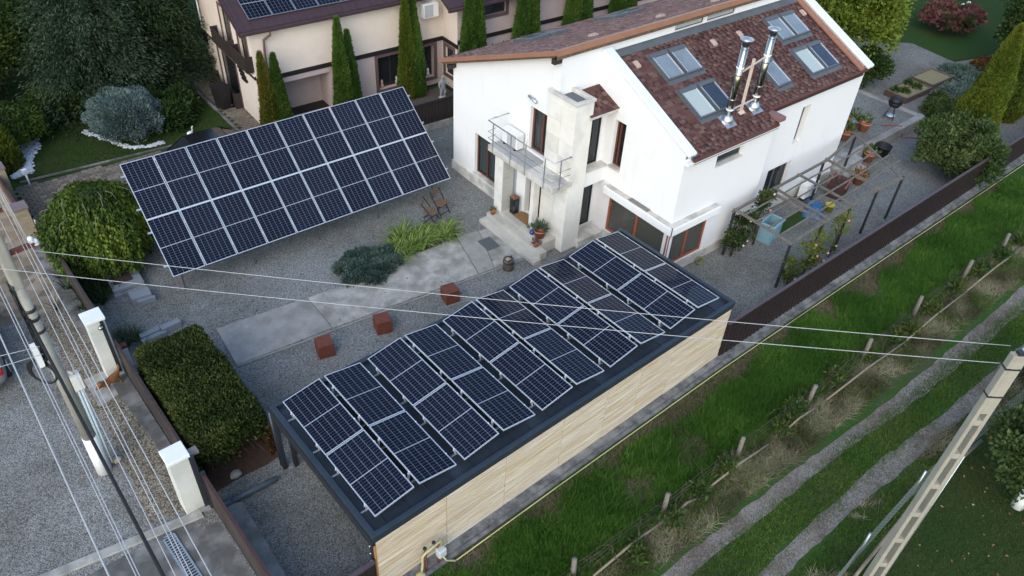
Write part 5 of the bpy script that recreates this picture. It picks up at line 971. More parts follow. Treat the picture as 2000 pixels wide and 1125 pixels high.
# ---------------------------------------------------------------- pergola and what stands under it
pg_ = thing('pergola', 'open grey timber pergola with black posts between house wall and fence', 'pergola', (19.6, .6, 0))
def ppart(name, m, *bars):
    b = MB()
    for p, q, w, h in bars: b.bar((p[0]-19.6, p[1]-.6, p[2]), (q[0]-19.6, q[1]-.6, q[2]), w, h)
    return b.obj(name, m, pg_)
for x, y in ((19.76, 2.98), (21.5, 2.9), (25.33, 2.93), (28.4, 3.35)): ppart('post', STEELD, ((x, y, 0), (x-.02, y, 2.0), .075, .075))
for x, y in ((19.75, .66), (21.55, .6), (23.35, .6), (25.2, .58), (26.95, .5)): ppart('post', STEELD, ((x, y, 0), (x-.05, y-.02, 2.0), .075, .075))
for p, q in (((19.5, 2.92, 2.03), (21.6, 2.93, 2.03)), ((21.6, 2.93, 2.03), (25.5, 2.91, 2.03)), ((25.5, 2.91, 2.03), (28.4, 3.35, 2.03)), ((19.5, .58, 2.03), (21.5, .59, 2.03)), ((21.5, .59, 2.03), (25.1, .55, 2.03)), ((25.1, .55, 2.03), (26.7, .42, 2.03))): ppart('beam', PERGW, (p, q, .08, .075))
for x0, x1 in ((19.6, 19.5), (21.62, 21.5), (21.95, 21.8), (23.5, 23.35), (25.4, 25.1), (28.2, 26.6)): ppart('crossbeam', PERGW, ((x0, 2.95 if x0 < 28 else 3.35, 2.10), (x1, .5, 2.10), .075, .07))
for k in range(4):
    y = 1.0+k*.48
    for x0, x1 in ((19.55, 21.6), (21.9, 25.2), (25.2, 27.6)): ppart('batten', PERGW, ((x0, y, 2.165), (x1, y+.06*(x1 > 27), 2.165), .048, .04))
sheet('turf_strip', [(21.9, 2.35), (24.6, 2.45), (24.6, 2.95), (21.9, 2.9)], .012, LAWNB)
tb = thing('plastic_tub', 'pale blue ribbed plastic tub under the pergola against the house', 'tub', (21.95, 2.58, 0), rad(8)); PB = mat('pale_blue_plastic', (.21, .36, .42), (.17, .31, .37), 5, .4)
b = MB(); b.box(-.4, .4, -.28, .28, 0, .06); b.box(-.4, .4, -.28, -.23, .06, .8); b.box(-.4, .4, .23, .28, .06, .8); b.box(-.4, -.35, -.23, .23, .06, .8); b.box(.35, .4, -.23, .23, .06, .8); bevel(b.obj('body', PB, tb), .03)
b = MB(); b.box(-.45, .45, -.33, -.22, .78, .84); b.box(-.45, .45, .22, .33, .78, .84); b.box(-.45, -.34, -.22, .22, .78, .84); b.box(.34, .45, -.22, .22, .78, .84); bevel(b.obj('rim', PB, tb), .02)
for k in range(5): b = MB(); b.box(-.34+k*.15, -.30+k*.15, -.30, -.28, .1, .75); b.obj('rib', PB, tb)
b = MB(); 
gx, gy = 12, 9; r = random.Random(5)
V = [(i/gx*1.15-.57, j/gy*.8-.4, .02+(.42+.1*r.random())*max(0, math.sin(math.pi*i/gx)*math.sin(math.pi*j/gy))**.7) for i in range(gx+1) for j in range(gy+1)]
b.add(V, [(i*(gy+1)+j, (i+1)*(gy+1)+j, (i+1)*(gy+1)+j+1, i*(gy+1)+j+1) for i in range(gx) for j in range(gy)]); o = b.obj('tarpaulin', mat('blue_tarp', (.03, .12, .26), (.02, .09, .20), 4, .4), None, label='crumpled bright blue tarpaulin under the pergola', cat='tarpaulin'); o.location = (25.0, 2.55, 0); o.rotation_euler = (0, 0, .5)
b = MB(); b.lathe([(.13, 0), (.17, .3), (.19, .3), (.19, .33), (.155, .33), (.12, .03), (.01, .03)], (0, 0, 0), 18); b.tube([(-.18, 0, .32), (-.12, 0, .48), (.12, 0, .48), (.18, 0, .32)], .008, 6); o = b.obj('bucket', mat('yellow_plastic', (.45, .40, .03), None, rough=.4), None, label='yellow plastic bucket beside the blue tarpaulin', cat='bucket'); o.location = (25.55, 2.2, 0)
tb = thing('planter_box', 'dark red brown planter box under the far end of the pergola', 'planter', (27.0, 2.75, 0), rad(15)); b = MB(); b.box(-.5, .5, -.35, .35, 0, .6); bevel(b.obj('box', mat('dark_planter', (.06, .026, .02), (.04, .02, .017), 4, .7), tb), .01); b = MB(); b.box(-.54, .54, -.39, -.33, .6, .66); b.box(-.54, .54, .33, .39, .6, .66); b.obj('rim', REDW, tb); tuft(tb, 60, .35, .55, .2, HEATH, .15, .05)
ac = thing('air_conditioner', 'white air conditioner unit standing at the house wall behind the pergola', 'air conditioner', (25.7, 3.35, .02), rad(88)); b = MB(); b.box(-.16, .16, -.42, .42, .1, .72); bevel(b.obj('casing', PLASW, ac), .02); b = MB(); b.box(-.168, -.16, -.36, .12, .15, .66); b.obj('fan_grille', MATS['ac_grille'], ac); b = MB(); b.box(-.15, .15, -.4, .4, 0, .1); b.obj('stand', STEELD, ac)
b = MB(); b.tube([(0, .13*math.cos(t_), .15+.13*math.sin(t_)) for t_ in np.linspace(0, 6.3, 18)], .035, 6); b.tube([(.03, .1*math.cos(t_), .15+.1*math.sin(t_)) for t_ in np.linspace(0, 6.3, 18)], .03, 6); o = b.obj('hose_coil', mat('yellow_green_hose', (.22, .24, .06), (.05, .05, .03), 30, .5), None, label='yellow and black hose coil leaning at the house plinth', cat='hose'); o.location = (18.6, 3.13, 0); o.rotation_euler = (0, .3, rad(70))
# terrace with retaining wall
tw = thing('retaining_wall', 'low pale concrete retaining wall of the gravel terrace behind the house', 'wall', (30, 3.7, 0)); b = MB(); b.prism([(-.2, -.05), (5.65, -.15), (5.95, -.1), (5.95, .18), (-.2, .25)], 0, .5); bevel(b.obj('front_wall', CONCP, tw), .02); b = MB(); b.prism([(5.6, .18), (5.95, .18), (6.0, 3.9), (5.72, 3.9)], 0, .48); bevel(b.obj('side_wall', CONCP, tw), .02)
sheet('terrace', [(27.9, 3.7), (35.6, 3.72), (35.75, 9.5), (28.2, 9.5)], .44, GRAV)
b = MB(); b.prism([(27.6, 2.95), (29.7, 2.95), (29.9, 4.05), (27.9, 4.05)], 0, .22); b.prism([(27.8, 3.25), (29.7, 3.25), (29.9, 4.05), (28.0, 4.05)], .22, .5); b.prism([(27.95, 3.55), (29.2, 3.55), (29.3, 4.1), (28.1, 4.1)], .5, .8); o = bevel(b.obj('terrace_steps', CONC, None, label='grey concrete steps at the far corner of the white house', cat='steps'), .012)
gr = thing('kettle_grill', 'black kettle barbecue with silver foot on the gravel terrace', 'barbecue', (34.35, 4.55, .44)); b = MB(); b.lathe([(.05, .55), (.22, .62), (.30, .75), (.31, .82)], (0, 0, 0), 18); b.obj('bowl', BLACK, gr); b = MB(); b.lathe([(.31, .83), (.27, .98), (.12, 1.07), (.02, 1.08)], (0, 0, 0), 18); b.obj('lid', BLACK, gr)
for k in range(3): b = MB(); a = k*2.09; b.tube([(.12*math.cos(a), .12*math.sin(a), .6), (.28*math.cos(a), .28*math.sin(a), 0)], .018, 6); b.obj('leg', STEELD, gr)
b = MB(); b.lathe([(.02, .12), (.2, .15), (.21, .17), (.02, .14)], (0, 0, 0), 14); b.obj('ash_tray', ALU, gr)
SOILB = mat('bed_soil', (.26, .23, .13), (.20, .17, .10), 6, .95, bump=.5); BEDW = mat('bed_board', (.085, .055, .04), (.06, .04, .03), 5, .85)
def bed(cx, cy, lx, ly, rz, label, plants):
    t = thing('raised_bed', label, 'raised bed', (cx, cy, 0), rad(rz), 'raised garden beds'); h = .3
    for x0, x1, y0, y1 in ((-lx/2, lx/2, -ly/2, -ly/2+.05), (-lx/2, lx/2, ly/2-.05, ly/2), (-lx/2, -lx/2+.05, -ly/2+.05, ly/2-.05), (lx/2-.05, lx/2, -ly/2+.05, ly/2-.05)): b = MB(); b.box(x0, x1, y0, y1, 0, h); b.obj('board', BEDW, t); b = MB(); b.box(x0-.01, x1+.01, y0-.01, y1+.01, h, h+.025); b.obj('cap_board', PERGW, t)
    b = MB(); b.box(-lx/2+.05, lx/2-.05, -ly/2+.05, ly/2-.05, .1, h-.03); b.obj('soil', SOILB, t)
    for x, y in plants:
        n = 140; d = unit(n); d[:, 2] = abs(d[:, 2]); P = d*.2*RNG.random((n, 1))**.4+np.array([x, y, h]); link(bpy.data.objects.new('seedlings', leaf_mesh('seedlings', P, d, .14, .08, GREENP)), t)
bed(38.6, 5.75, 2.35, 1.2, -3, 'raised bed with two clumps of green seedlings, nearer the house', ((-.8, .25), (-.5, -.1), (.55, .35), (.5, -.15))); bed(41.1, 5.75, 2.0, 1.25, -3, 'raised bed with bare soil, farther from the house', ())
def pot_at(x, y, z, r, h, label, m=TERRA, fol=GREENP, n=60, grp='terracotta pots by the terrace'):
    p = thing('potted_plant', label, 'potted plant', (x, y, z), random.random()*6, grp); pot(p, r, h, m); tuft(p, n, r*1.2, h*.9, r*1.5, fol, .2, .08)
pot_at(30.55, 3.35, 0, .25, .42, 'terracotta pot next to the black tub'); pot_at(28.45, 2.6, 0, .26, .4, 'terracotta pot with autumn flowers at the pergola end', fol=leafmat('autumn_flower', [(.25, .07, .02), (.3, .2, .03), (.06, .09, .03)]))
pot_at(30.6, 4.75, .44, .28, .4, 'terracotta pot nearest the white wall on the terrace'); pot_at(32.0, 5.15, .44, .3, .42, 'wide terracotta pot at the back of the terrace pot group'); pot_at(32.1, 4.65, .44, .26, .42, 'terracotta pot at the front of the terrace pot group')
b = MB(); b.lathe([(.26, 0), (.34, .5), (.36, .5), (.36, .53), (.32, .53), (.25, .05), (.01, .05)], (0, 0, 0), 20); o = b.obj('black_tub', BLACK, None, label='large black plastic tub on the gravel below the terrace', cat='tub'); o.location = (31.5, 3.25, 0)
lt = thing('garden_pump', 'small turquoise headed garden pump among the terrace pots', 'pump', (31.4, 4.9, .44)); b = MB(); b.tube([(0, 0, 0), (0, 0, .5)], .05, 8); b.obj('stem', STEELD, lt); b = MB(); b.ball((0, 0, .58), .14, 10, (1.2, 1, .7)); b.obj('head', mat('turquoise', (.04, .17, .19), None, rough=.4), lt)
b = MB(); pts = [(33.3, 4.4, .46), (33.6, 4.1, .52), (33.9, 3.7, .53), (33.9, 3.5, .03)] + [(34.2+.3*i*.3, 3.3-.1*i, .03) for i in range(4)]
pts += [(35.2+.45*math.cos(t_)*(1-.03*t_), 2.95+.4*math.sin(t_)*(1-.03*t_), .03+.004*t_) for t_ in np.linspace(2, 20, 50)]; b.tube(pts, .022, 6); b.obj('garden_hose', mat('red_hose', (.26, .055, .05), None, rough=.5), None, label='red garden hose lying in loops on the gravel', cat='hose')
# ---------------------------------------------------------------- field side: wooden posts, rails, mesh
ff = thing('field_fence', 'old rustic field fence of grey posts, thin rails and wire beside the track', 'fence', (6.6, -2.85, 0))
FP = [(3.6, -2.7), (6.55, -2.82), (9.6, -2.96), (12.6, -3.04), (15.85, -3.15), (18.85, -3.2), (22.2, -3.15), (25.6, -3.25), (28.6, -3.38), (32, -3.5), (36, -3.7)]
for i, (x, y) in enumerate(FP): b = MB(); q = random.Random(i); b.tube([(x-6.6, y+2.85, -.1), (x-6.6+q.uniform(-.05, .05), y+2.85+q.uniform(-.04, .04), .88+q.uniform(-.08, .1))], [.075, .06], 8); b.obj('post', OLDWOOD, ff)
for p, q in (((6.9, -3.12, .22), (9.45, -3.22, .34)), ((9.9, -3.2, .18), (10.5, -3.25, .2)), ((11.0, -3.28, .28), (13.4, -3.42, .32)), ((14.2, -3.4, .25), (15.7, -3.48, .3)), ((16.2, -3.5, .28), (20.4, -3.72, .34)), ((20.3, -3.7, .3), (24.6, -3.78, .35)), ((24.5, -3.75, .3), (29, -3.9, .35))): b = MB(); b.tube([(p[0]-6.6, p[1]+2.85, p[2]), ((p[0]+q[0])/2-6.6, (p[1]+q[1])/2+2.88, (p[2]+q[2])/2+.03), (q[0]-6.6, q[1]+2.85, q[2])], [.028, .034, .026], 7); b.obj('rail', LATH, ff)
b = MB()
for i in range(len(FP)-1):
    for z in (.1, .3, .5, .7): p, q = FP[i], FP[i+1]; b.tube([(p[0]-6.6, p[1]+2.85, z), (q[0]-6.6, q[1]+2.85, z)], .004, 4)
b.obj('wire', mat('rusty_wire', (.09, .07, .06), None), ff)
mf = thing('mesh_fence', 'sagging wire mesh garden fence with pale pole behind the ladder pole', 'fence', (9.6, -6.9, 0)); b = MB()
MP = [(9.6, -6.95), (12.2, -6.80), (15.0, -6.75), (18, -6.95), (22, -7.25)]
for i in range(len(MP)-1):
    p, q = MP[i], MP[i+1]; n = int(math.dist(p, q)/.12)
    for z in np.arange(.05, 1.15, .12): b.tube([(p[0]-9.6, p[1]+6.9, z), (q[0]-9.6, q[1]+6.9, z)], .004, 4, False)
    for k in range(n): x = p[0]+(q[0]-p[0])*k/n-9.6; y = p[1]+(q[1]-p[1])*k/n+6.9; b.tube([(x, y, 0), (x, y, 1.12)], .004, 4, False)
b.obj('mesh', mat('green_wire', (.14, .17, .15), None), mf)
for x, y in MP: b = MB(); b.tube([(x-9.6, y+6.9, 0), (x-9.6+.05, y+6.9, 1.25)], .03, 8); b.obj('post', GALV, mf)
b = MB(); b.tube([(0.4, -.25, .5), (5.6, -.05, .85), (6.5, 0, .9)], .04, 8); b.obj('rail', LATH, mf)
b = MB(); b.tube([(6.4, -.1, .5), (8.2, -.25, .75)], .05, 8); b.obj('rail', OLDWOOD, mf)
# ---------------------------------------------------------------- vegetation
LM = {
 'thuja': leafmat('thuja_leaf', [(.024, .06, .010), (.046, .105, .017), (.075, .145, .024), (.13, .18, .035)]),
 'thujay': leafmat('thuja_yellow', [(.045, .075, .010), (.085, .125, .015), (.13, .165, .020), (.18, .165, .028)]),
 'thujab': leafmat('thuja_bronze', [(.055, .08, .012), (.095, .12, .016), (.14, .135, .02), (.17, .105, .02)]),
 'spruce': leafmat('spruce_needles', [(.012, .026, .012), (.022, .042, .02), (.036, .062, .032), (.06, .09, .048)], trans=.1),
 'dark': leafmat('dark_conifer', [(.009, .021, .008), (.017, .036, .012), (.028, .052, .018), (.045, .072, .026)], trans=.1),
 'decid': leafmat('dark_broadleaf', [(.014, .034, .009), (.027, .056, .013), (.048, .085, .018), (.085, .12, .024)]),
 'blue': leafmat('blue_spruce', [(.055, .095, .09), (.09, .14, .132), (.13, .185, .175), (.19, .25, .235)], trans=.1),
 'mulb': leafmat('weeping_leaf', [(.015, .034, .006), (.042, .078, .010), (.085, .135, .016), (.20, .26, .032)]),
 'yew': leafmat('yew_leaf', [(.008, .016, .004), (.028, .046, .009), (.062, .085, .018), (.14, .145, .04)]),
 'yewr': leafmat('yew_brown_tips', [(.05, .04, .015), (.10, .05, .02), (.14, .07, .03)]),
 'jun': leafmat('juniper', [(.018, .042, .035), (.04, .075, .063), (.07, .115, .095), (.12, .175, .15)], trans=.1),
 'lily': leafmat('day_lily', [(.06, .12, .02), (.12, .21, .04), (.21, .30, .07), (.36, .40, .12)], rough=.45),
 'sedge': leafmat('sedge', [(.03, .055, .02), (.06, .09, .04), (.11, .14, .07)]),
 'darkg': leafmat('dark_grass', [(.01, .025, .008), (.02, .045, .012), (.035, .07, .018)]),
 'walnut': leafmat('walnut_leaf', [(.03, .062, .008), (.07, .115, .012), (.125, .175, .02), (.20, .24, .03)]),
 'bush': leafmat('bush_leaf', [(.018, .042, .012), (.036, .07, .018), (.065, .10, .028), (.12, .15, .05)]),
 'hydr': leafmat('hydrangea', [(.03, .055, .02), (.05, .07, .025), (.14, .05, .055), (.22, .085, .085), (.13, .09, .05)]),
 'heuch': leafmat('rust_groundcover', [(.08, .06, .02), (.15, .07, .02), (.10, .11, .03)]),
 'glauc': leafmat('glaucous_groundcover', [(.07, .12, .10), (.12, .18, .15), (.18, .24, .20)]),
 'rose': leafmat('rose_leaf', [(.015, .035, .012), (.03, .06, .015), (.06, .09, .025), (.10, .07, .02)]),
 'rosey': leafmat('rose_young', [(.05, .08, .015), (.10, .14, .02), (.16, .18, .03)]),
 'apple': leafmat('persimmon_leaf', [(.02, .045, .015), (.045, .08, .02), (.08, .12, .035), (.16, .15, .03)]),
 'fieldg': leafmat('field_grass_blade', [(.024, .072, .010), (.044, .118, .015), (.075, .175, .022), (.15, .27, .045)], trans=.3),
 'trackg': leafmat('track_grass_blade', [(.035, .08, .012), (.058, .118, .017), (.09, .16, .026), (.15, .19, .05)], trans=.3),
 'dry': leafmat('dry_grass', [(.08, .072, .036), (.15, .135, .075), (.22, .20, .12), (.32, .295, .19)], trans=.2),
 'drygr': leafmat('dry_brown_grass', [(.075, .06, .038), (.14, .115, .07), (.23, .19, .125)], trans=.2),
 'lawnb': leafmat('lawn_blade', [(.020, .048, .008), (.036, .072, .012), (.06, .10, .02), (.10, .11, .03)], trans=.3),
 'weed': leafmat('weed_leaf', [(.02, .05, .012), (.05, .09, .02), (.10, .10, .02)]),
}
def crown(t, name, P, D, L, w, m, rnd=None): return link(bpy.data.objects.new(name, leaf_mesh(name, P, D, L, w, LM[m] if isinstance(m, str) else m, rnd)), t)
def mix_rnd(P, k, s, amt=.55): return np.clip(amt*np.clip(cluster_noise(P, k, s), 0, 1)+(1-amt)*RNG.random(len(P)), 0, 1)
def trunk(t, h, r0, r1, m=BARK, lean=0): b = MB(); b.tube([(0, 0, -.05), (lean*.4, 0, h*.5), (lean, 0, h)], [r0, (r0+r1)/2, r1], 8); return b.obj('trunk', m, t)
def spire(x, y, h, r, label, grp, m='thuja', n=None, z0=0):
    t = thing('thuja', label, 'thuja', (x, y, z0), random.random()*6, grp); n = n or int(4200*h*r*2.4)
    z = h*RNG.random(n)**1.15; th = RNG.random(n)*2*np.pi; f = 1-z/h
    R = r*1.22*np.minimum(f**.72*1.08, 1)*(.72+.28*np.minimum(z/(.12*h), 1))*(1+.10*np.sin(3*th+z*1.7)+.06*np.sin(7*th-z*3.1)); k = (.70+.30*RNG.random(n)**.5)
    P = np.stack([R*k*np.cos(th), R*k*np.sin(th), z], 1); D = np.stack([np.cos(th)*.45, np.sin(th)*.45, .9+0*z], 1)+RNG.normal(size=(n, 3))*.25
    crown(t, 'crown', P, D, .15*(.7+.6*RNG.random(n)), .055, m, mix_rnd(P*np.array([1, 1, .35]), 2.2, int(x*10))); trunk(t, h*.85, .07, .02); 
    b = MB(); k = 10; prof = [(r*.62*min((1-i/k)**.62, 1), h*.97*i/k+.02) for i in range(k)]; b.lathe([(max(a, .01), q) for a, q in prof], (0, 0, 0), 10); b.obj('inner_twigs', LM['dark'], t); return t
def spruce(x, y, h, r, label, m='spruce', n=15000, grp='dark conifers at the back of the lawn', droop=.5, dens=30, base=.06):
    t = thing('conifer_tree', label, 'tree', (x, y, 0), random.random()*6, grp); trunk(t, h*.95, .2, .03); Pn = []; Dn = []
    lv = dens
    for i in range(lv):
        f = i/lv; z = h*(base+(1-base)*f**.95); rr = r*(1-f)**.75*(.8+.4*random.random())+.1; nb = 11 if f < .6 else 7
        for j in range(nb):
            a = 6.283*j/nb+random.random()*.6; k = int(n/(lv*9.5)); s = RNG.random(k)**.55; px = rr*s; sag = -droop*.5*rr*s**1.5+.12*np.sin(s*3)
            c, q = math.cos(a), math.sin(a); sp = RNG.normal(size=(k, 3))*np.array([.16, .16, .10])*(.5+s[:, None]); Pn.append(np.stack([px*c, px*q, z+sag], 1)+sp); Dn.append(np.stack([c+0*s, q+0*s, -.45+0*s], 1)+RNG.normal(size=(k, 3))*.45)
    P = np.concatenate(Pn); D = np.concatenate(Dn); crown(t, 'crown', P, D, (.17 if n > 20000 else .2)*(.6+.8*RNG.random(len(P))), .055, m, mix_rnd(P, .9, int(x*7+y))); return t
def blobs(t, bl, n, L, w, m, name='crown', out=.8, up=.15, shell=.35, k=1.2, seed=0, gap=0):
    A = np.array([b_[3]*b_[4] for b_ in bl]); A = A/A.sum(); Pn = []; Dn = []
    for b_, a in zip(bl, A):
        q = max(8, int(n*a)); d = unit(q); d[:, 2] = np.where(d[:, 2] < -.5, -d[:, 2], d[:, 2]); Pn.append(np.array(b_[:3])+d*np.array(b_[3:6])*(RNG.random((q, 1))**shell)); Dn.append(d*out+np.array([0, 0, up])+RNG.normal(size=(q, 3))*.5)
    P = np.concatenate(Pn); D = np.concatenate(Dn)
    if gap: g = cluster_noise(P, k*1.7, seed+5) > gap; P, D = P[g], D[g]
    crown(t, name, P, D, L*(.6+.8*RNG.random(len(P))), w, m, mix_rnd(P, k, seed))
def btree(name, x, y, label, cat, h, r, nb, n, L, w, m, grp=None, zc=.55, flat=.75, br=.42, seed=1, trunk_h=None, up=.15, gap=.28):
    t = thing(name, label, cat, (x, y, 0), 0, grp); R = random.Random(seed); bl = []
    for i in range(nb):
        a = R.random()*6.283; q = R.random()**.5*r*(1-br*.6); z = h*zc+(R.random()-.5)*h*(1-zc)*1.3*flat; fz = max(.3, 1-((z-h*zc)/(h*.55))**2); s = r*br*(.7+.6*R.random()); bl.append((q*fz**.5*math.cos(a), q*fz**.5*math.sin(a), z, s, s, s*.8))
    blobs(t, bl, n, L, w, m, k=1.6/r, seed=seed, up=up, gap=gap); th = trunk_h or h*zc; b = MB(); b.tube([(0, 0, -.05), (.03, 0, th*.6), (0, .04, th)], [.045*h**.7+.03, .035*h**.7+.02, .03], 8)
    for i in range(5): q = bl[i % len(bl)]; b.tube([(0, 0, th*.6), (q[0]*.5, q[1]*.5, th*.8+q[2]*.15), (q[0]*.9, q[1]*.9, q[2])], [.04, .03, .012], 6)
    b.obj('trunk', BARK, t); return t
# dark conifers and broadleaf trees at the far left
spruce(6.1, 26.9, 8.6, 3.0, 'grey green spruce standing behind the blue spruce', 'spruce', 62000)
spruce(9.0, 27.6, 9.2, 2.3, 'dense dark conifer beside the pink house gable', 'dark', 62000, droop=.2)
btree('broadleaf_tree', 2.4, 29.3, 'dark broadleaf tree behind the round shrub at the left edge', 'tree', 6.2, 2.6, 44, 34000, .16, .10, 'decid', 'trees behind the lawn', seed=3, gap=.1)
btree('broadleaf_tree', 4.0, 33.5, 'yellowish green broadleaf tree at the top left corner', 'tree', 8.0, 3.2, 40, 26000, .19, .12, LM['bush'], 'trees behind the lawn', seed=4, gap=.1)
spruce(.4, 31.0, 8, 2.6, 'dark conifer at the left picture edge', 'dark', 34000)
btree('broadleaf_tree', 8.5, 34, 'dark broadleaf tree rising between the two conifers', 'tree', 8, 3.2, 36, 22000, .2, .13, 'decid', 'trees behind the lawn', seed=6, gap=.1)
btree('broadleaf_tree', 12.6, 33.5, 'dark broadleaf tree far behind the pink house gable', 'tree', 7, 3, 36, 22000, .2, .13, 'decid', 'trees behind the lawn', seed=8, gap=.1)
btree('broadleaf_tree', .5, 38, 'dark tree in the far top left distance', 'tree', 9, 4, 36, 18000, .25, .16, 'decid', 'trees behind the lawn', seed=9, gap=.1)
btree('broadleaf_tree', 6.5, 40, 'dark tree behind the grey green spruce in the distance', 'tree', 9, 4, 36, 18000, .25, .16, 'decid', 'trees behind the lawn', seed=10, gap=.1)
# shrubs on the neighbour's lawn
t = thing('weeping_shrub', 'round green umbrella shaped shrub above white pebbles', 'shrub', (2.0, 25.6, 0)); trunk(t, 1.0, .09, .06); n = 10000; d = unit(n); d[:, 2] = np.abs(d[:, 2]); s = RNG.random((n, 1))**.25; P = d*s*np.array([1.3, 1.3, .95])*(1+.08*np.sin(d[:, :1]*9))+np.array([0, 0, .75]); P[:, 2] -= .35*RNG.random(n)*(1-d[:, 2]); crown(t, 'crown', P, d*np.array([.8, .8, .1])+np.array([0, 0, -.45])+RNG.normal(size=(n, 3))*.35, .15, .07, LM['mulb'], .6*mix_rnd(P, 1.5, 4))
t = thing('golden_conifer', 'yellow green upright conifer beside the stone pillar at the left edge', 'shrub', (1.15, 23.9, 0)); n = 4200; th = RNG.random(n)*6.283; z = 1.75*RNG.random(n); R = .72*np.sqrt(np.maximum(.03, 1-(z/1.85)**2.2))*(.75+.25*RNG.random(n)); P = np.stack([R*np.cos(th), R*np.sin(th), z], 1); crown(t, 'crown', P, np.stack([np.cos(th)*.4, np.sin(th)*.4, .9+0*z], 1)+RNG.normal(size=(n, 3))*.2, .22, .07, 'thujay'); trunk(t, 1.2, .06, .03)
t = thing('blue_spruce', 'silvery blue dwarf spruce with white pebble edging', 'shrub', (5.95, 23.7, 0)); trunk(t, 1.2, .08, .04); n = 30000; d = unit(n); d[:, 2] = np.where(d[:, 2] < -.3, -d[:, 2], d[:, 2]); sc = 1+.10*np.sin(d[:, :1]*8+d[:, 1:2]*5)+.08*np.sin(d[:, 2:]*11); P = d*sc*(RNG.random((n, 1))**.25)*np.array([1.42, 1.42, 1.25])+np.array([0, 0, .72]); P[:, 2] = np.maximum(P[:, 2], .03); crown(t, 'crown', P, d+np.array([0, 0, .25])+RNG.normal(size=(n, 3))*.35, .115, .04, 'blue', mix_rnd(P, 3.0, 3, .4))
t = thing('low_conifer', 'dark green spreading conifer right of the blue spruce', 'shrub', (7.75, 23.9, 0)); R_s = random.Random(2); blobs(t, [(R_s.uniform(-.9, .9), R_s.uniform(-1.2, 1.0), .3+.4*R_s.random(), .55, .55, .5) for i in range(16)], 6500, .24, .07, leafmat('green_conifer', [(.012, .03, .006), (.022, .05, .010), (.04, .075, .015)], trans=.1), seed=3, k=2); trunk(t, .6, .06, .03)
for i in range(3): btree('broadleaf_shrub', 3.6+i*1.1, 26.4+.3*i, ['dark shrub under the trees, left of the grey green spruce', 'dark shrub at the foot of the grey green spruce', 'dark shrub between spruce and blue spruce'][i], 'shrub', 1.5, .85, 14, 2600, .2, .12, 'decid', 'shrubs below the trees', seed=20+i, gap=.1)
# thuja row
TG = 'thuja row along the pink house'
spire(*nw(.02, 2.0, 0)[:2], 3.72, .30, 'left spire of the thuja pair at the pink house corner', TG, 'thujab'); spire(*nw(.55, 2.0, 0)[:2], 3.55, .33, 'right spire of the thuja pair at the pink house corner', TG, 'thuja')
spire(*nw(3.48, 2.0, 0)[:2], 4.5, .36, 'taller spire of the thuja pair by the recessed wall', TG); spire(*nw(3.92, 1.95, 0)[:2], 3.85, .32, 'shorter spire of the thuja pair by the recessed wall', TG)
spire(*nw(6.70, 2.1, 0)[:2], 5.0, .36, 'left spire of the tall thuja pair before the ornament window', TG, 'thujay'); spire(*nw(7.10, 2.05, 0)[:2], 4.7, .44, 'right spire of the tall thuja pair before the ornament window', TG)
for i, a in enumerate((9.35, 9.85)): spire(*nw(a, 3.2, 0)[:2], 5.6, .38, ['left spire of the thuja pair left of the white house eave', 'right spire of the thuja pair left of the white house eave'][i], TG)
for i, a in enumerate((12.4, 13.0)): spire(*nw(a, 3.2, 0)[:2], 5.6, .42, ['left spire of the second thuja pair behind the pink shingle roof', 'right spire of the second thuja pair behind the pink shingle roof'][i], TG)
for i, a in enumerate((15.6, 16.3)): spire(*nw(a, 3.2, 0)[:2], 5.8, .46, ['left spire of the third thuja pair behind the pink shingle roof', 'right spire of the third thuja pair behind the pink shingle roof'][i], TG)
for i, a in enumerate((18.6, 19.3)): spire(*nw(a, 3.3, 0)[:2], 5.8, .46, ['left spire of the last thuja pair behind the pink shingle roof', 'right spire of the last thuja pair behind the pink shingle roof'][i], TG)
# weeping tree by the street
t = thing('weeping_tree', 'round weeping tree with bright green drooping leaves near the street', 'tree', (2.3, 15.55, 0)); trunk(t, 2.2, .12, .08)
n = 26000; d = unit(n); d[:, 2] = np.abs(d[:, 2]); lo = RNG.random(n)**.8; th = np.arctan2(d[:, 1], d[:, 0]); rad_ = 1.60*(1+.09*np.sin(4*th+1)+.07*np.sin(9*th)+.06*np.sin(23*th+2)*(1+0*th)); hz = np.sqrt(np.maximum(0, 1-d[:, 2]**2)); P = np.stack([rad_*hz*np.cos(th), rad_*hz*np.sin(th), 1.72+1.28*d[:, 2]], 1)*1.0
P[:, 2] -= lo*1.45*hz**2; P[:, :2] *= (.80+.20*RNG.random((n, 1))**.5)*(1-.10*lo[:, None]*hz[:, None]); D = np.stack([np.cos(th)*.35, np.sin(th)*.35, -.9+0*th], 1)+RNG.normal(size=(n, 3))*.35
crown(t, 'crown', P, D, .13*(.7+.6*RNG.random(n)), .075, 'mulb', np.clip(.45*RNG.random(n)+.55*cluster_noise(P, 1.5, 2), 0, 1))
b = MB()
for k in range(22): a = random.random()*6.283; r = random.uniform(.5, 1.3); b.tube([(.05*math.cos(a), .05*math.sin(a), 2.2), (r*.5*math.cos(a), r*.5*math.sin(a), 2.75), (r*math.cos(a+.35), r*math.sin(a+.35), 2.62-.3*r), (r*1.0*math.cos(a+.6), r*1.0*math.sin(a+.6), 1.6)], [.02, .010, .006, .003], 5)
for k in range(24):
    a = random.random()*6.283; r = random.uniform(.75, 1.5); z = 1.72+1.30*math.sqrt(max(0, 1-(r/1.62)**2)); w_ = random.uniform(-.25, .25); b.tube([(r*.78*math.cos(a-w_), r*.78*math.sin(a-w_), z+.12), (r*math.cos(a), r*math.sin(a), z+.03), ((r+.12)*math.cos(a+w_*.5), (r+.12)*math.sin(a+w_*.5), z-.35)], [.009, .008, .004], 5)
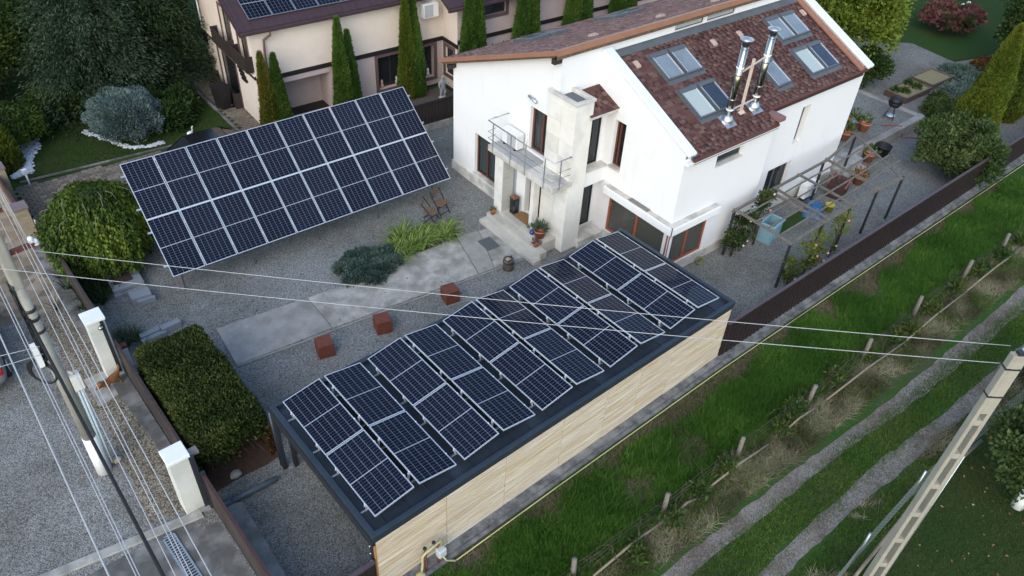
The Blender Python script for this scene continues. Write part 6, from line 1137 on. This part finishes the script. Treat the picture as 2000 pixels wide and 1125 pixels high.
b.obj('branches', mat('pale_twigs', (.22, .19, .15), (.15, .13, .10), 8, .9), t)
# clipped yew hedge block
t = thing('clipped_hedge', 'large clipped yew block with bare twigs at its lower corner', 'hedge', (2.0, 6.95, 0)); n = 38000; hx, hy, hz_ = .93, 2.2, 1.62
f = RNG.random(n); P = np.zeros((n, 3)); D = np.zeros((n, 3)); u, v = RNG.random(n)*2-1, RNG.random(n)*2-1
for sel, ax, sg in ((f < .42, 2, 1), ((f >= .42) & (f < .60), 0, -1), ((f >= .60) & (f < .78), 0, 1), ((f >= .78) & (f < .90), 1, -1), (f >= .90, 1, 1)):
    if ax == 2: P[sel] = np.stack([u[sel]*hx, v[sel]*hy, np.full(sel.sum(), hz_)], 1); D[sel] = (0, 0, 1)
    elif ax == 0: P[sel] = np.stack([np.full(sel.sum(), sg*hx), v[sel]*hy, (u[sel]+1)/2*hz_], 1); D[sel] = (sg, 0, .5)
    else: P[sel] = np.stack([u[sel]*hx, np.full(sel.sum(), sg*hy), (v[sel]+1)/2*hz_], 1); D[sel] = (0, sg, .5)
nz = cluster_noise(P, 2.4, 8)-.5; c = P*np.array([1/hx, 1/hy, 1/hz_]); cor = (np.abs(c)**12).sum(1)**(1/12); P = P/np.maximum(cor, 1)[:, None]**.9 + D*(nz*.09)[:, None] - D*(RNG.random(n)**2*.25)[:, None]
bare = (P[:, 1] < -1.45+.4*(P[:, 2]-.6)) & (P[:, 2] < .80+.25*np.sin(P[:, 0]*5)) & (P[:, 0] > -.9) & (P[:, 0] < .75); P, D = P[~bare], D[~bare]; rn = np.clip(.35*cluster_noise(P, 1.6, 6)+.65*RNG.random(len(P))**1.3, 0, 1)
br_ = (cluster_noise(P, 1.3, 31) > .74)
crown(t, 'foliage', P[~br_], D[~br_]+RNG.normal(size=(len(D[~br_]), 3))*.9+np.array([0, 0, .2]), .10, .045, 'yew', rn[~br_]); crown(t, 'browned_tips', P[br_], D[br_]+RNG.normal(size=(br_.sum(), 3))*.5, .12, .055, 'yewr')
b = MB(); b.box(-hx*.78, hx*.78, -hy*.55, hy*.86, .1, hz_*.84); b.obj('inner_shade_core', mat('inner_yew_shade', (.012, .010, .007), (.02, .016, .01), 6, .95), t)  # near-black core, its colour stands in for the shade deep inside the yew
b = MB()
for k in range(70):
    x0, y0 = random.uniform(-.6, .7), random.uniform(-1.3, -.6); x1, y1, z1 = x0+random.uniform(-.35, .35), random.uniform(-2.15, -1.5), random.uniform(.25, 1.3); b.tube([(x0, y0, .05+random.random()*.4), ((x0+x1)/2+random.uniform(-.1, .1), (y0+y1)/2, z1*.6), (x1, y1, z1)], [.022, .014, .005], 5)
b.obj('bare_twigs', TWIG, t)
# juniper mat, day lilies, grasses
t = thing('juniper', 'low blue green juniper mat spreading over the concrete path', 'shrub', (9.15, 10.0, 0)); R_s = random.Random(4); bl = []
for i in range(46): a = R_s.random()*6.283; q = R_s.random()**.5; bl.append((q*1.05*math.cos(a)-.05, q*.78*math.sin(a), .10+.12*R_s.random()*(1.2-q), .26, .26, .20))
blobs(t, bl, 24000, .12, .036, 'jun', name='foliage', seed=5, k=2.6, up=.5); trunk(t, .2, .05, .03)
def arch(t, name, C, n, L, w, m, spread=1.0, seg=4):
    V = []; F = []; rn = []; C = np.asarray(C)
    for i in range(n):
        c0 = C[RNG.integers(len(C))]; a = RNG.random()*6.283; l = L*(.6+.6*RNG.random()); sp = spread*(.3+.9*RNG.random()); e = np.array([math.cos(a), math.sin(a), 0]); s_ = np.array([-e[1], e[0], 0]); k = len(V)
        p0 = np.array([c0[0], c0[1], c0[2] if len(c0) > 2 else 0])+e*.04*RNG.random()
        for j in range(seg+1):
            q = j/seg; p = p0+e*(l*sp*.75*q)+np.array([0, 0, max(l*(1.05*q-.80*sp*q*q), .03*j)]); ww = w*(1-q*.92)*.5; V += [p-s_*ww, p+s_*ww]
        rr = RNG.random()
        for j in range(seg): F.append((k+2*j, k+2*j+1, k+2*j+3, k+2*j+2)); rn.append(rr)
    return link(bpy.data.objects.new(name, np_mesh(name, np.array(V), np.array(F), np.array(rn), LM[m])), t)
LC = [((10.65, 10.35), 'day lily clump at the left, next to the juniper'), ((11.25, 10.75), 'day lily clump at the back of the bed'), ((11.75, 10.35), 'day lily clump in the middle of the bed'), ((12.35, 9.95), 'day lily clump at the right end near the white slab'), ((10.35, 9.85), 'small day lily clump touching the juniper'), ((11.2, 10.1), 'day lily clump at the front middle of the bed')]
sheet('lily_bed_soil', [(10.0, 9.75), (11.6, 9.68), (12.7, 9.6), (12.9, 10.2), (11.8, 11.1), (10.7, 11.1), (10.0, 10.5)], .006, MATS['soil'], .05)
for (x, y), lb in LC:
    t = thing('day_lily', lb, 'plant', (x, y, 0), 0, 'day lilies'); arch(t, 'leaves', [(RNG.normal()*.22, RNG.normal()*.2) for i in range(14)], 170 if 'small' not in lb else 90, .72, .05, 'lily', 1.35)
for i, (x, y) in enumerate(((1.35, 15.4), (1.75, 14.6), (2.9, 15.9), (1.35, 14.0))):
    t = thing('dark_grass_clump', ['dark grass clump left under the weeping tree by the fence', 'dark grass clump in front of the weeping tree', 'dark grass clump behind the weeping tree trunk', 'dark grass clump above the tall gate pillar'][i], 'grass clump', (x, y, 0), 0, 'dark grass under the weeping tree'); arch(t, 'leaves', [(RNG.normal()*.35, RNG.normal()*.4) for j in range(22)], 420, .75, .028, 'darkg')
t = thing('ornamental_grass', 'pale ornamental grass clump between fence and stone blocks', 'grass clump', (1.5, 11.3, 0)); arch(t, 'leaves', [(RNG.normal()*.2, RNG.normal()*.28) for j in range(16)], 320, .62, .022, 'sedge')
# right side: bush, tall thuja, shrubs, trees
btree('broadleaf_bush', 32.6, .75, 'rounded green bush leaning over the brown fence', 'bush', 2.6, 1.9, 60, 24000, .17, .09, 'bush', seed=11, zc=.48, gap=.32, br=.28)
spire(35.7, 1.35, 5.6, .86, 'big golden bronze thuja leaning over the brown fence', 'tall thuja by the fence', 'thujay', 36000)
spire(40.2, 1.6, 5.5, .8, 'second golden thuja behind the big bronze one', 'tall thuja by the fence', 'thujay', 16000)
btree('walnut_tree', 38.5, 10.2, 'yellow green walnut tree behind the white house corner', 'tree', 6.4, 3.1, 60, 40000, .21, .11, 'walnut', seed=12, zc=.55, gap=.18)
btree('broadleaf_shrub', 37.0, 8.0, 'dark shrub at the foot of the walnut tree', 'shrub', 1.7, 1.5, 18, 11000, .17, .09, 'decid', seed=13, gap=.1)
btree('broadleaf_shrub', 39.4, 8.6, 'yellow flecked shrub right of the walnut tree foot', 'shrub', 1.2, .8, 12, 2200, .2, .12, 'bush', seed=14, gap=.1)
t = thing('hydrangea', 'red hydrangea bush with a few white blooms on the lawn', 'shrub', (49.5, 8.9, 0)); R_s = random.Random(6); blobs(t, [(R_s.uniform(-1.9, 1.9), R_s.uniform(-1.1, 1.1), .5+.45*R_s.random(), .5, .5, .4) for i in range(24)], 6500, .28, .2, 'hydr', seed=7, k=2.5, name='foliage')
for k in range(8): b = MB(); b.ball((R_s.uniform(-1.9, 1.9), R_s.uniform(-1.1, 1.1), 1.05+.3*R_s.random()), .13, 8); b.obj('white_bloom', PAINTW, t)
btree('broadleaf_tree', 47.0, 13.5, 'dark green tree behind the walnut at the top edge', 'tree', 5, 2.6, 30, 8000, .34, .2, 'glauc' if False else 'decid', 'garden trees at the top right', seed=15, gap=.1)
btree('broadleaf_tree', 46.5, 3.0, 'dark conifer like tree behind the golden thuja', 'tree', 5.5, 2.4, 34, 24000, .2, .1, 'decid', 'garden trees at the top right', seed=16, gap=.1)
btree('broadleaf_tree', 43.5, .8, 'dark green tree at the right edge above the fence', 'tree', 4.5, 1.9, 30, 18000, .2, .11, 'bush', 'garden trees at the top right', seed=17, gap=.1)
btree('broadleaf_tree', 52, 3.5, 'dark tree in the top right corner', 'tree', 6, 2.8, 30, 17000, .22, .14, 'decid', 'garden trees at the top right', seed=18, gap=.1)
btree('broadleaf_tree', 56, 12, 'dark tree behind the hydrangea in the distance', 'tree', 6, 3, 30, 8000, .36, .22, 'decid', 'garden trees at the top right', seed=19, gap=.1, trunk_h=3.5)
t = thing('ground_cover', 'silvery green ground cover at the edge of the garden lawn', 'plant', (43.8, 5.2, 0)); R_s = random.Random(8); blobs(t, [(R_s.uniform(-1, 1), R_s.uniform(-.7, .7), .1, .4, .4, .18) for i in range(16)], 3000, .2, .08, 'glauc', seed=9, k=2, name='foliage')
t = thing('ground_cover', 'rust coloured ground cover beside the silvery one', 'plant', (45.6, 4.5, 0)); blobs(t, [(R_s.uniform(-.8, .8), R_s.uniform(-.6, .6), .15, .4, .4, .2) for i in range(14)], 2600, .2, .12, 'heuch', seed=10, k=2, name='foliage')
t = thing('ground_cover', 'low green planting between terrace and golden thuja', 'plant', (38.6, 3.6, 0)); blobs(t, [(R_s.uniform(-1.6, 1.6), R_s.uniform(-.8, .8), .15, .45, .45, .28) for i in range(22)], 5200, .22, .09, 'bush', seed=11, k=2, name='foliage')
t = thing('ground_cover', 'silvery grass patch above the low green planting', 'plant', (41.4, 4.2, 0)); blobs(t, [(R_s.uniform(-1.0, 1.0), R_s.uniform(-.5, .5), .12, .4, .4, .2) for i in range(12)], 2200, .2, .06, 'glauc', seed=12, k=2, name='foliage')
b = MB(); b.lathe([(.3, 0), (.32, .14), (.2, .16), (.12, .1)], (0, 0, 0), 14); o = b.obj('stone_ring', CONC, None, label='small round stone basin beside the rust coloured ground cover', cat='basin'); o.location = (44.2, 3.6, 0)
# roses at the pergola
def rose(x, y, h, r, n, label, m, fl, seed, z0=.3):
    t = thing('climbing_rose', label, 'rose', (x, y, 0), 0, 'roses on the pergola'); R_s = random.Random(seed); bl = [(R_s.uniform(-r, r), R_s.uniform(-r*.6, r*.6), z0+(h-z0)*R_s.random(), .2, .2, .2) for i in range(18)]; blobs(t, bl, n, .11, .07, m, seed=seed, k=3, name='foliage', gap=.2)
    b = MB(); 
    for k in range(5): b.tube([(R_s.uniform(-.1, .1), R_s.uniform(-.05, .05), 0), (R_s.uniform(-r, r)*.6, 0, h*.5), (R_s.uniform(-r, r), 0, h*.95)], .012, 5)
    b.obj('stems', TWIG, t)
    for k in range(fl): b = MB(); q = bl[k % len(bl)]; b.ball((q[0]+.1, q[1]-.22, q[2]+.1), .045, 8); b.obj('bloom', mat('rose_pink', (.62, .26, .24), None) if k % 2 else mat('rose_blush', (.62, .48, .44), None), t)
rose(19.95, 2.75, 2.0, .42, 2600, 'climbing rose on the pergola post at the house wall', 'rose', 5, 41); rose(21.2, 2.7, 2.3, .25, 900, 'rose shoots on top of the pergola near the house wall', 'rose', 2, 44, 1.6)
rose(20.1, .45, 1.2, .3, 500, 'low rose at the pergola corner post by the fence', 'rosey', 2, 45); rose(21.1, .45, 1.9, .38, 750, 'yellow green rose on the second pergola post by the fence', 'rosey', 4, 42); rose(22.9, .5, 1.9, .25, 420, 'yellow green rose on the third pergola post by the fence', 'rosey', 2, 43)
# persimmon tree at the right edge
t = btree('fruit_tree', 17.2, -8.7, 'fruit tree with orange fruit and white painted trunk at the right edge', 'tree', 2.9, 1.55, 44, 15000, .13, .085, 'apple', seed=21, zc=.62, gap=.2, br=.36, trunk_h=1.6)
b = MB(); b.tube([(0, 0, 0), (.02, 0, .62)], [.16, .145], 10); b.obj('painted_trunk', PAINTW, t)
R_s = random.Random(9)
for k in range(22): b = MB(); a = R_s.random()*6.283; b.ball((1.35*R_s.random()**.5*math.cos(a), 1.35*R_s.random()**.5*math.sin(a), 1.5+1.2*R_s.random()), .045, 8); b.obj('fruit', mat('orange_fruit', (.50, .17, .02), None, rough=.4), t)
btree('broadleaf_shrub', 21.5, -8.2, 'green shrub behind the fruit tree at the right edge', 'shrub', 2.2, 1.3, 24, 5000, .18, .11, 'bush', seed=22, gap=.15)
# ---------------------------------------------------------------- grass and weeds (stuff)
def scatter(x0, x1, y0, y1, n, keep=None):
    P = np.stack([x0+(x1-x0)*RNG.random(n), y0+(y1-y0)*RNG.random(n), np.full(n, -.03)], 1); return P if keep is None else P[keep(P)]
def fyv(x): return np.where(x < 15.3, -.30, -.30-(x-15.3)*.0195)
def grassobj(name, label, P, h, w, m, lean, k=1.2, seed=1):
    V, F = blades(P, h, w, lean); rn = mix_rnd(P[:, :2], k, seed, .5) if m != 'dry' else np.clip(1.5*(cluster_noise(P[:, :2], 3.0, seed+3)-.5)+.28+.4*RNG.random(len(P)), 0, 1); link(bpy.data.objects.new(name, np_mesh(name, V, F, rn, LM[m])), None, label, 'grass', None, 'stuff')
dryzone = lambda P: np.clip(cluster_noise(P[:, :2], 1.1, 77), 0, 1)
def kf(P): d = fyv(P[:, 0])-.5-P[:, 1]; return (d > .0) & (P[:, 1] > -3.0-.02*(P[:, 0]-6)) & (dryzone(P)+.9*np.exp(-d/.45) < .88+.25*RNG.random(len(P)))
P = scatter(2, 40, -4.0, -.6, 260000, kf); grassobj('field_grass', 'lush green grass between the boundary wall and the field fence', P, .20*(.6+.8*np.clip(cluster_noise(P[:, :2], .9, 5), 0, 1)), .022, 'fieldg', .9)
def kd(P): d = fyv(P[:, 0])-.5-P[:, 1]; return (d > -.05) & (d < 1.6) & (dryzone(P)+.9*np.exp(-d/.45) > .86)
P = scatter(2, 34, -2.4, -.7, 60000, kd); grassobj('dry_grass', 'dry brown grass along the foot of the boundary wall', P, .11, .02, 'drygr', 2.4)
def kr(P): yl = -3.12-.035*(P[:, 0]-7); return (P[:, 1] < yl+.35) & (P[:, 1] > -3.95-.038*(P[:, 0]-8)+.05) & (cluster_noise(P[:, :2], 1.6, 12) > .25)
P = scatter(3, 34, -5.0, -2.8, 85000, kr); grassobj('dry_grass', 'straw coloured dry grass between field fence and track', P, .17*(.5+.9*np.clip(cluster_noise(P[:, :2], 1.5, 6), 0, 1)), .02, 'dry', 2.1)
def kr2(P): yl = -3.12-.035*(P[:, 0]-7); return (P[:, 1] < yl+.35) & (P[:, 1] > -3.95-.038*(P[:, 0]-8)+.05)
P = scatter(3, 34, -5.0, -2.8, 60000, kr2); P = P[cluster_noise(P[:, :2], 1.7, 44) > .50]; grassobj('verge_grass', 'green grass mixed into the dry verge beside the track', P, .16, .02, 'trackg', 1.0)
def rutm(x, l0, s): return l0+s*(x-8)
def kt(P): x = P[:, 0]; j = .20*RNG.normal(size=len(x))*np.abs(RNG.normal(size=len(x))); hi = -4.46-.040*(x-8)+.05*np.sin(x*1.3)+.04*np.sin(x*3.7)+j; lo = -5.46-.038*(x-10)+.05*np.sin(x*1.7+1)+.04*np.sin(x*4.1)+j; return (P[:, 1] < hi) & (P[:, 1] > lo)
P = scatter(4, 40, -7.0, -4.4, 130000, kt); grassobj('track_grass', 'short green grass strip between the two wheel tracks', P, .10, .022, 'trackg', .9)
def kv(P): x = P[:, 0]; hi = -5.95-.042*(x-10.6)+.08*np.sin(x*1.5); lo = -6.85-.02*(x-11)+.1*np.sin(x*2.1); return (P[:, 1] < hi) & (P[:, 1] > lo)
P = scatter(4, 36, -8.2, -5.8, 70000, kv); dz = cluster_noise(P[:, :2], 1.2, 21) > .52; grassobj('dry_grass', 'dry straw patches on the verge right of the track', P[dz], .16, .02, 'dry', 1.6); grassobj('verge_grass', 'green grass on the verge right of the track', P[~dz], .13, .02, 'trackg', .9)
P = scatter(10, 32, -11.5, -6.8, 90000, lambda P: P[:, 1] < -6.85-.02*(P[:, 0]-11)); grassobj('garden_grass', 'short lawn grass below the fruit tree', P, .08, .022, 'lawnb', .8, .7, 4)
P = scatter(1.2, 10, 21.5, 28, 50000, lambda P: P[:, 1] > 22.45-.1*(P[:, 0]-1.3)); P[:, 2] = .01; grassobj('lawn_grass', 'short lawn grass around the blue spruce', P, .05, .025, 'lawnb', .7, .6, 6)
P = scatter(3, 36, -3.3, -.8, 9000, kf); Q = np.repeat(P[RNG.random(len(P)) > .45], 16, 0); Q[:, :2] += RNG.normal(size=(len(Q), 2))*.035; grassobj('grass_tufts', 'taller light green tufts in the field grass', Q, .30, .02, 'fieldg', 1.0, 2.5, 9)
def litter(name, label, x0, x1, y0, y1, n, z, cols):
    P = scatter(x0, x1, y0, y1, n); P[:, 2] = z+.02*RNG.random(n); D = unit(n)*np.array([1, 1, .25]); link(bpy.data.objects.new(name, leaf_mesh(name, P, D, .07*(.6+.8*RNG.random(n)), .05, leafmat(name+'_colours', cols))), None, label, 'leaves', None, 'stuff')
litter('fallen_leaves', 'scattered fallen leaves on the lawn below the fruit tree', 12.5, 20, -10.5, -7.0, 130, .05, [(.3, .2, .08), (.25, .12, .05), (.4, .33, .2)])
litter('gravel_litter', 'scattered dead leaves on the yard gravel', 1.2, 15, 4.6, 12.5, 260, .012, [(.06, .05, .035), (.12, .085, .05), (.05, .06, .03)])
# weeds along the field fence and woody scrub
R_s = random.Random(12)
for i in range(16):
    x = 6.2+i*1.55+R_s.uniform(-.5, .5); t = thing('weed_clump', 'leafy weed clump at the field fence, number %s counted from the bottom edge' % ('one two three four five six seven eight nine ten eleven twelve thirteen fourteen fifteen sixteen'.split()[i]), 'weed', (x, -3.12-.02*(x-7)+R_s.uniform(-.2, .25), 0), 0, 'weeds along the field fence'); blobs(t, [(R_s.uniform(-.3, .3), R_s.uniform(-.15, .15), .15+.2*R_s.random(), .2, .2, .2) for k in range(5)], 240, .14, .06, 'weed', seed=i, k=3, name='foliage')
V = []
b = MB()
for i in range(420):
    x = 5+R_s.random()*24; y = -2.98-.018*(x-6)+R_s.gauss(0, .16); a = R_s.random()*6.283; l = R_s.uniform(.2, .55); b.tube([(x, y, 0), (x+l*.5*math.cos(a), y+l*.25*math.sin(a), l*.6), (x+l*.9*math.cos(a), y+l*.5*math.sin(a), l*R_s.uniform(.4, .9))], [.008, .006, .003], 4, False)
b.obj('dead_stems', mat('dead_stems', (.10, .075, .055), (.16, .12, .085), 4, .9), None, label='tangle of dead brown stems along the field fence', cat='scrub', kind='stuff')
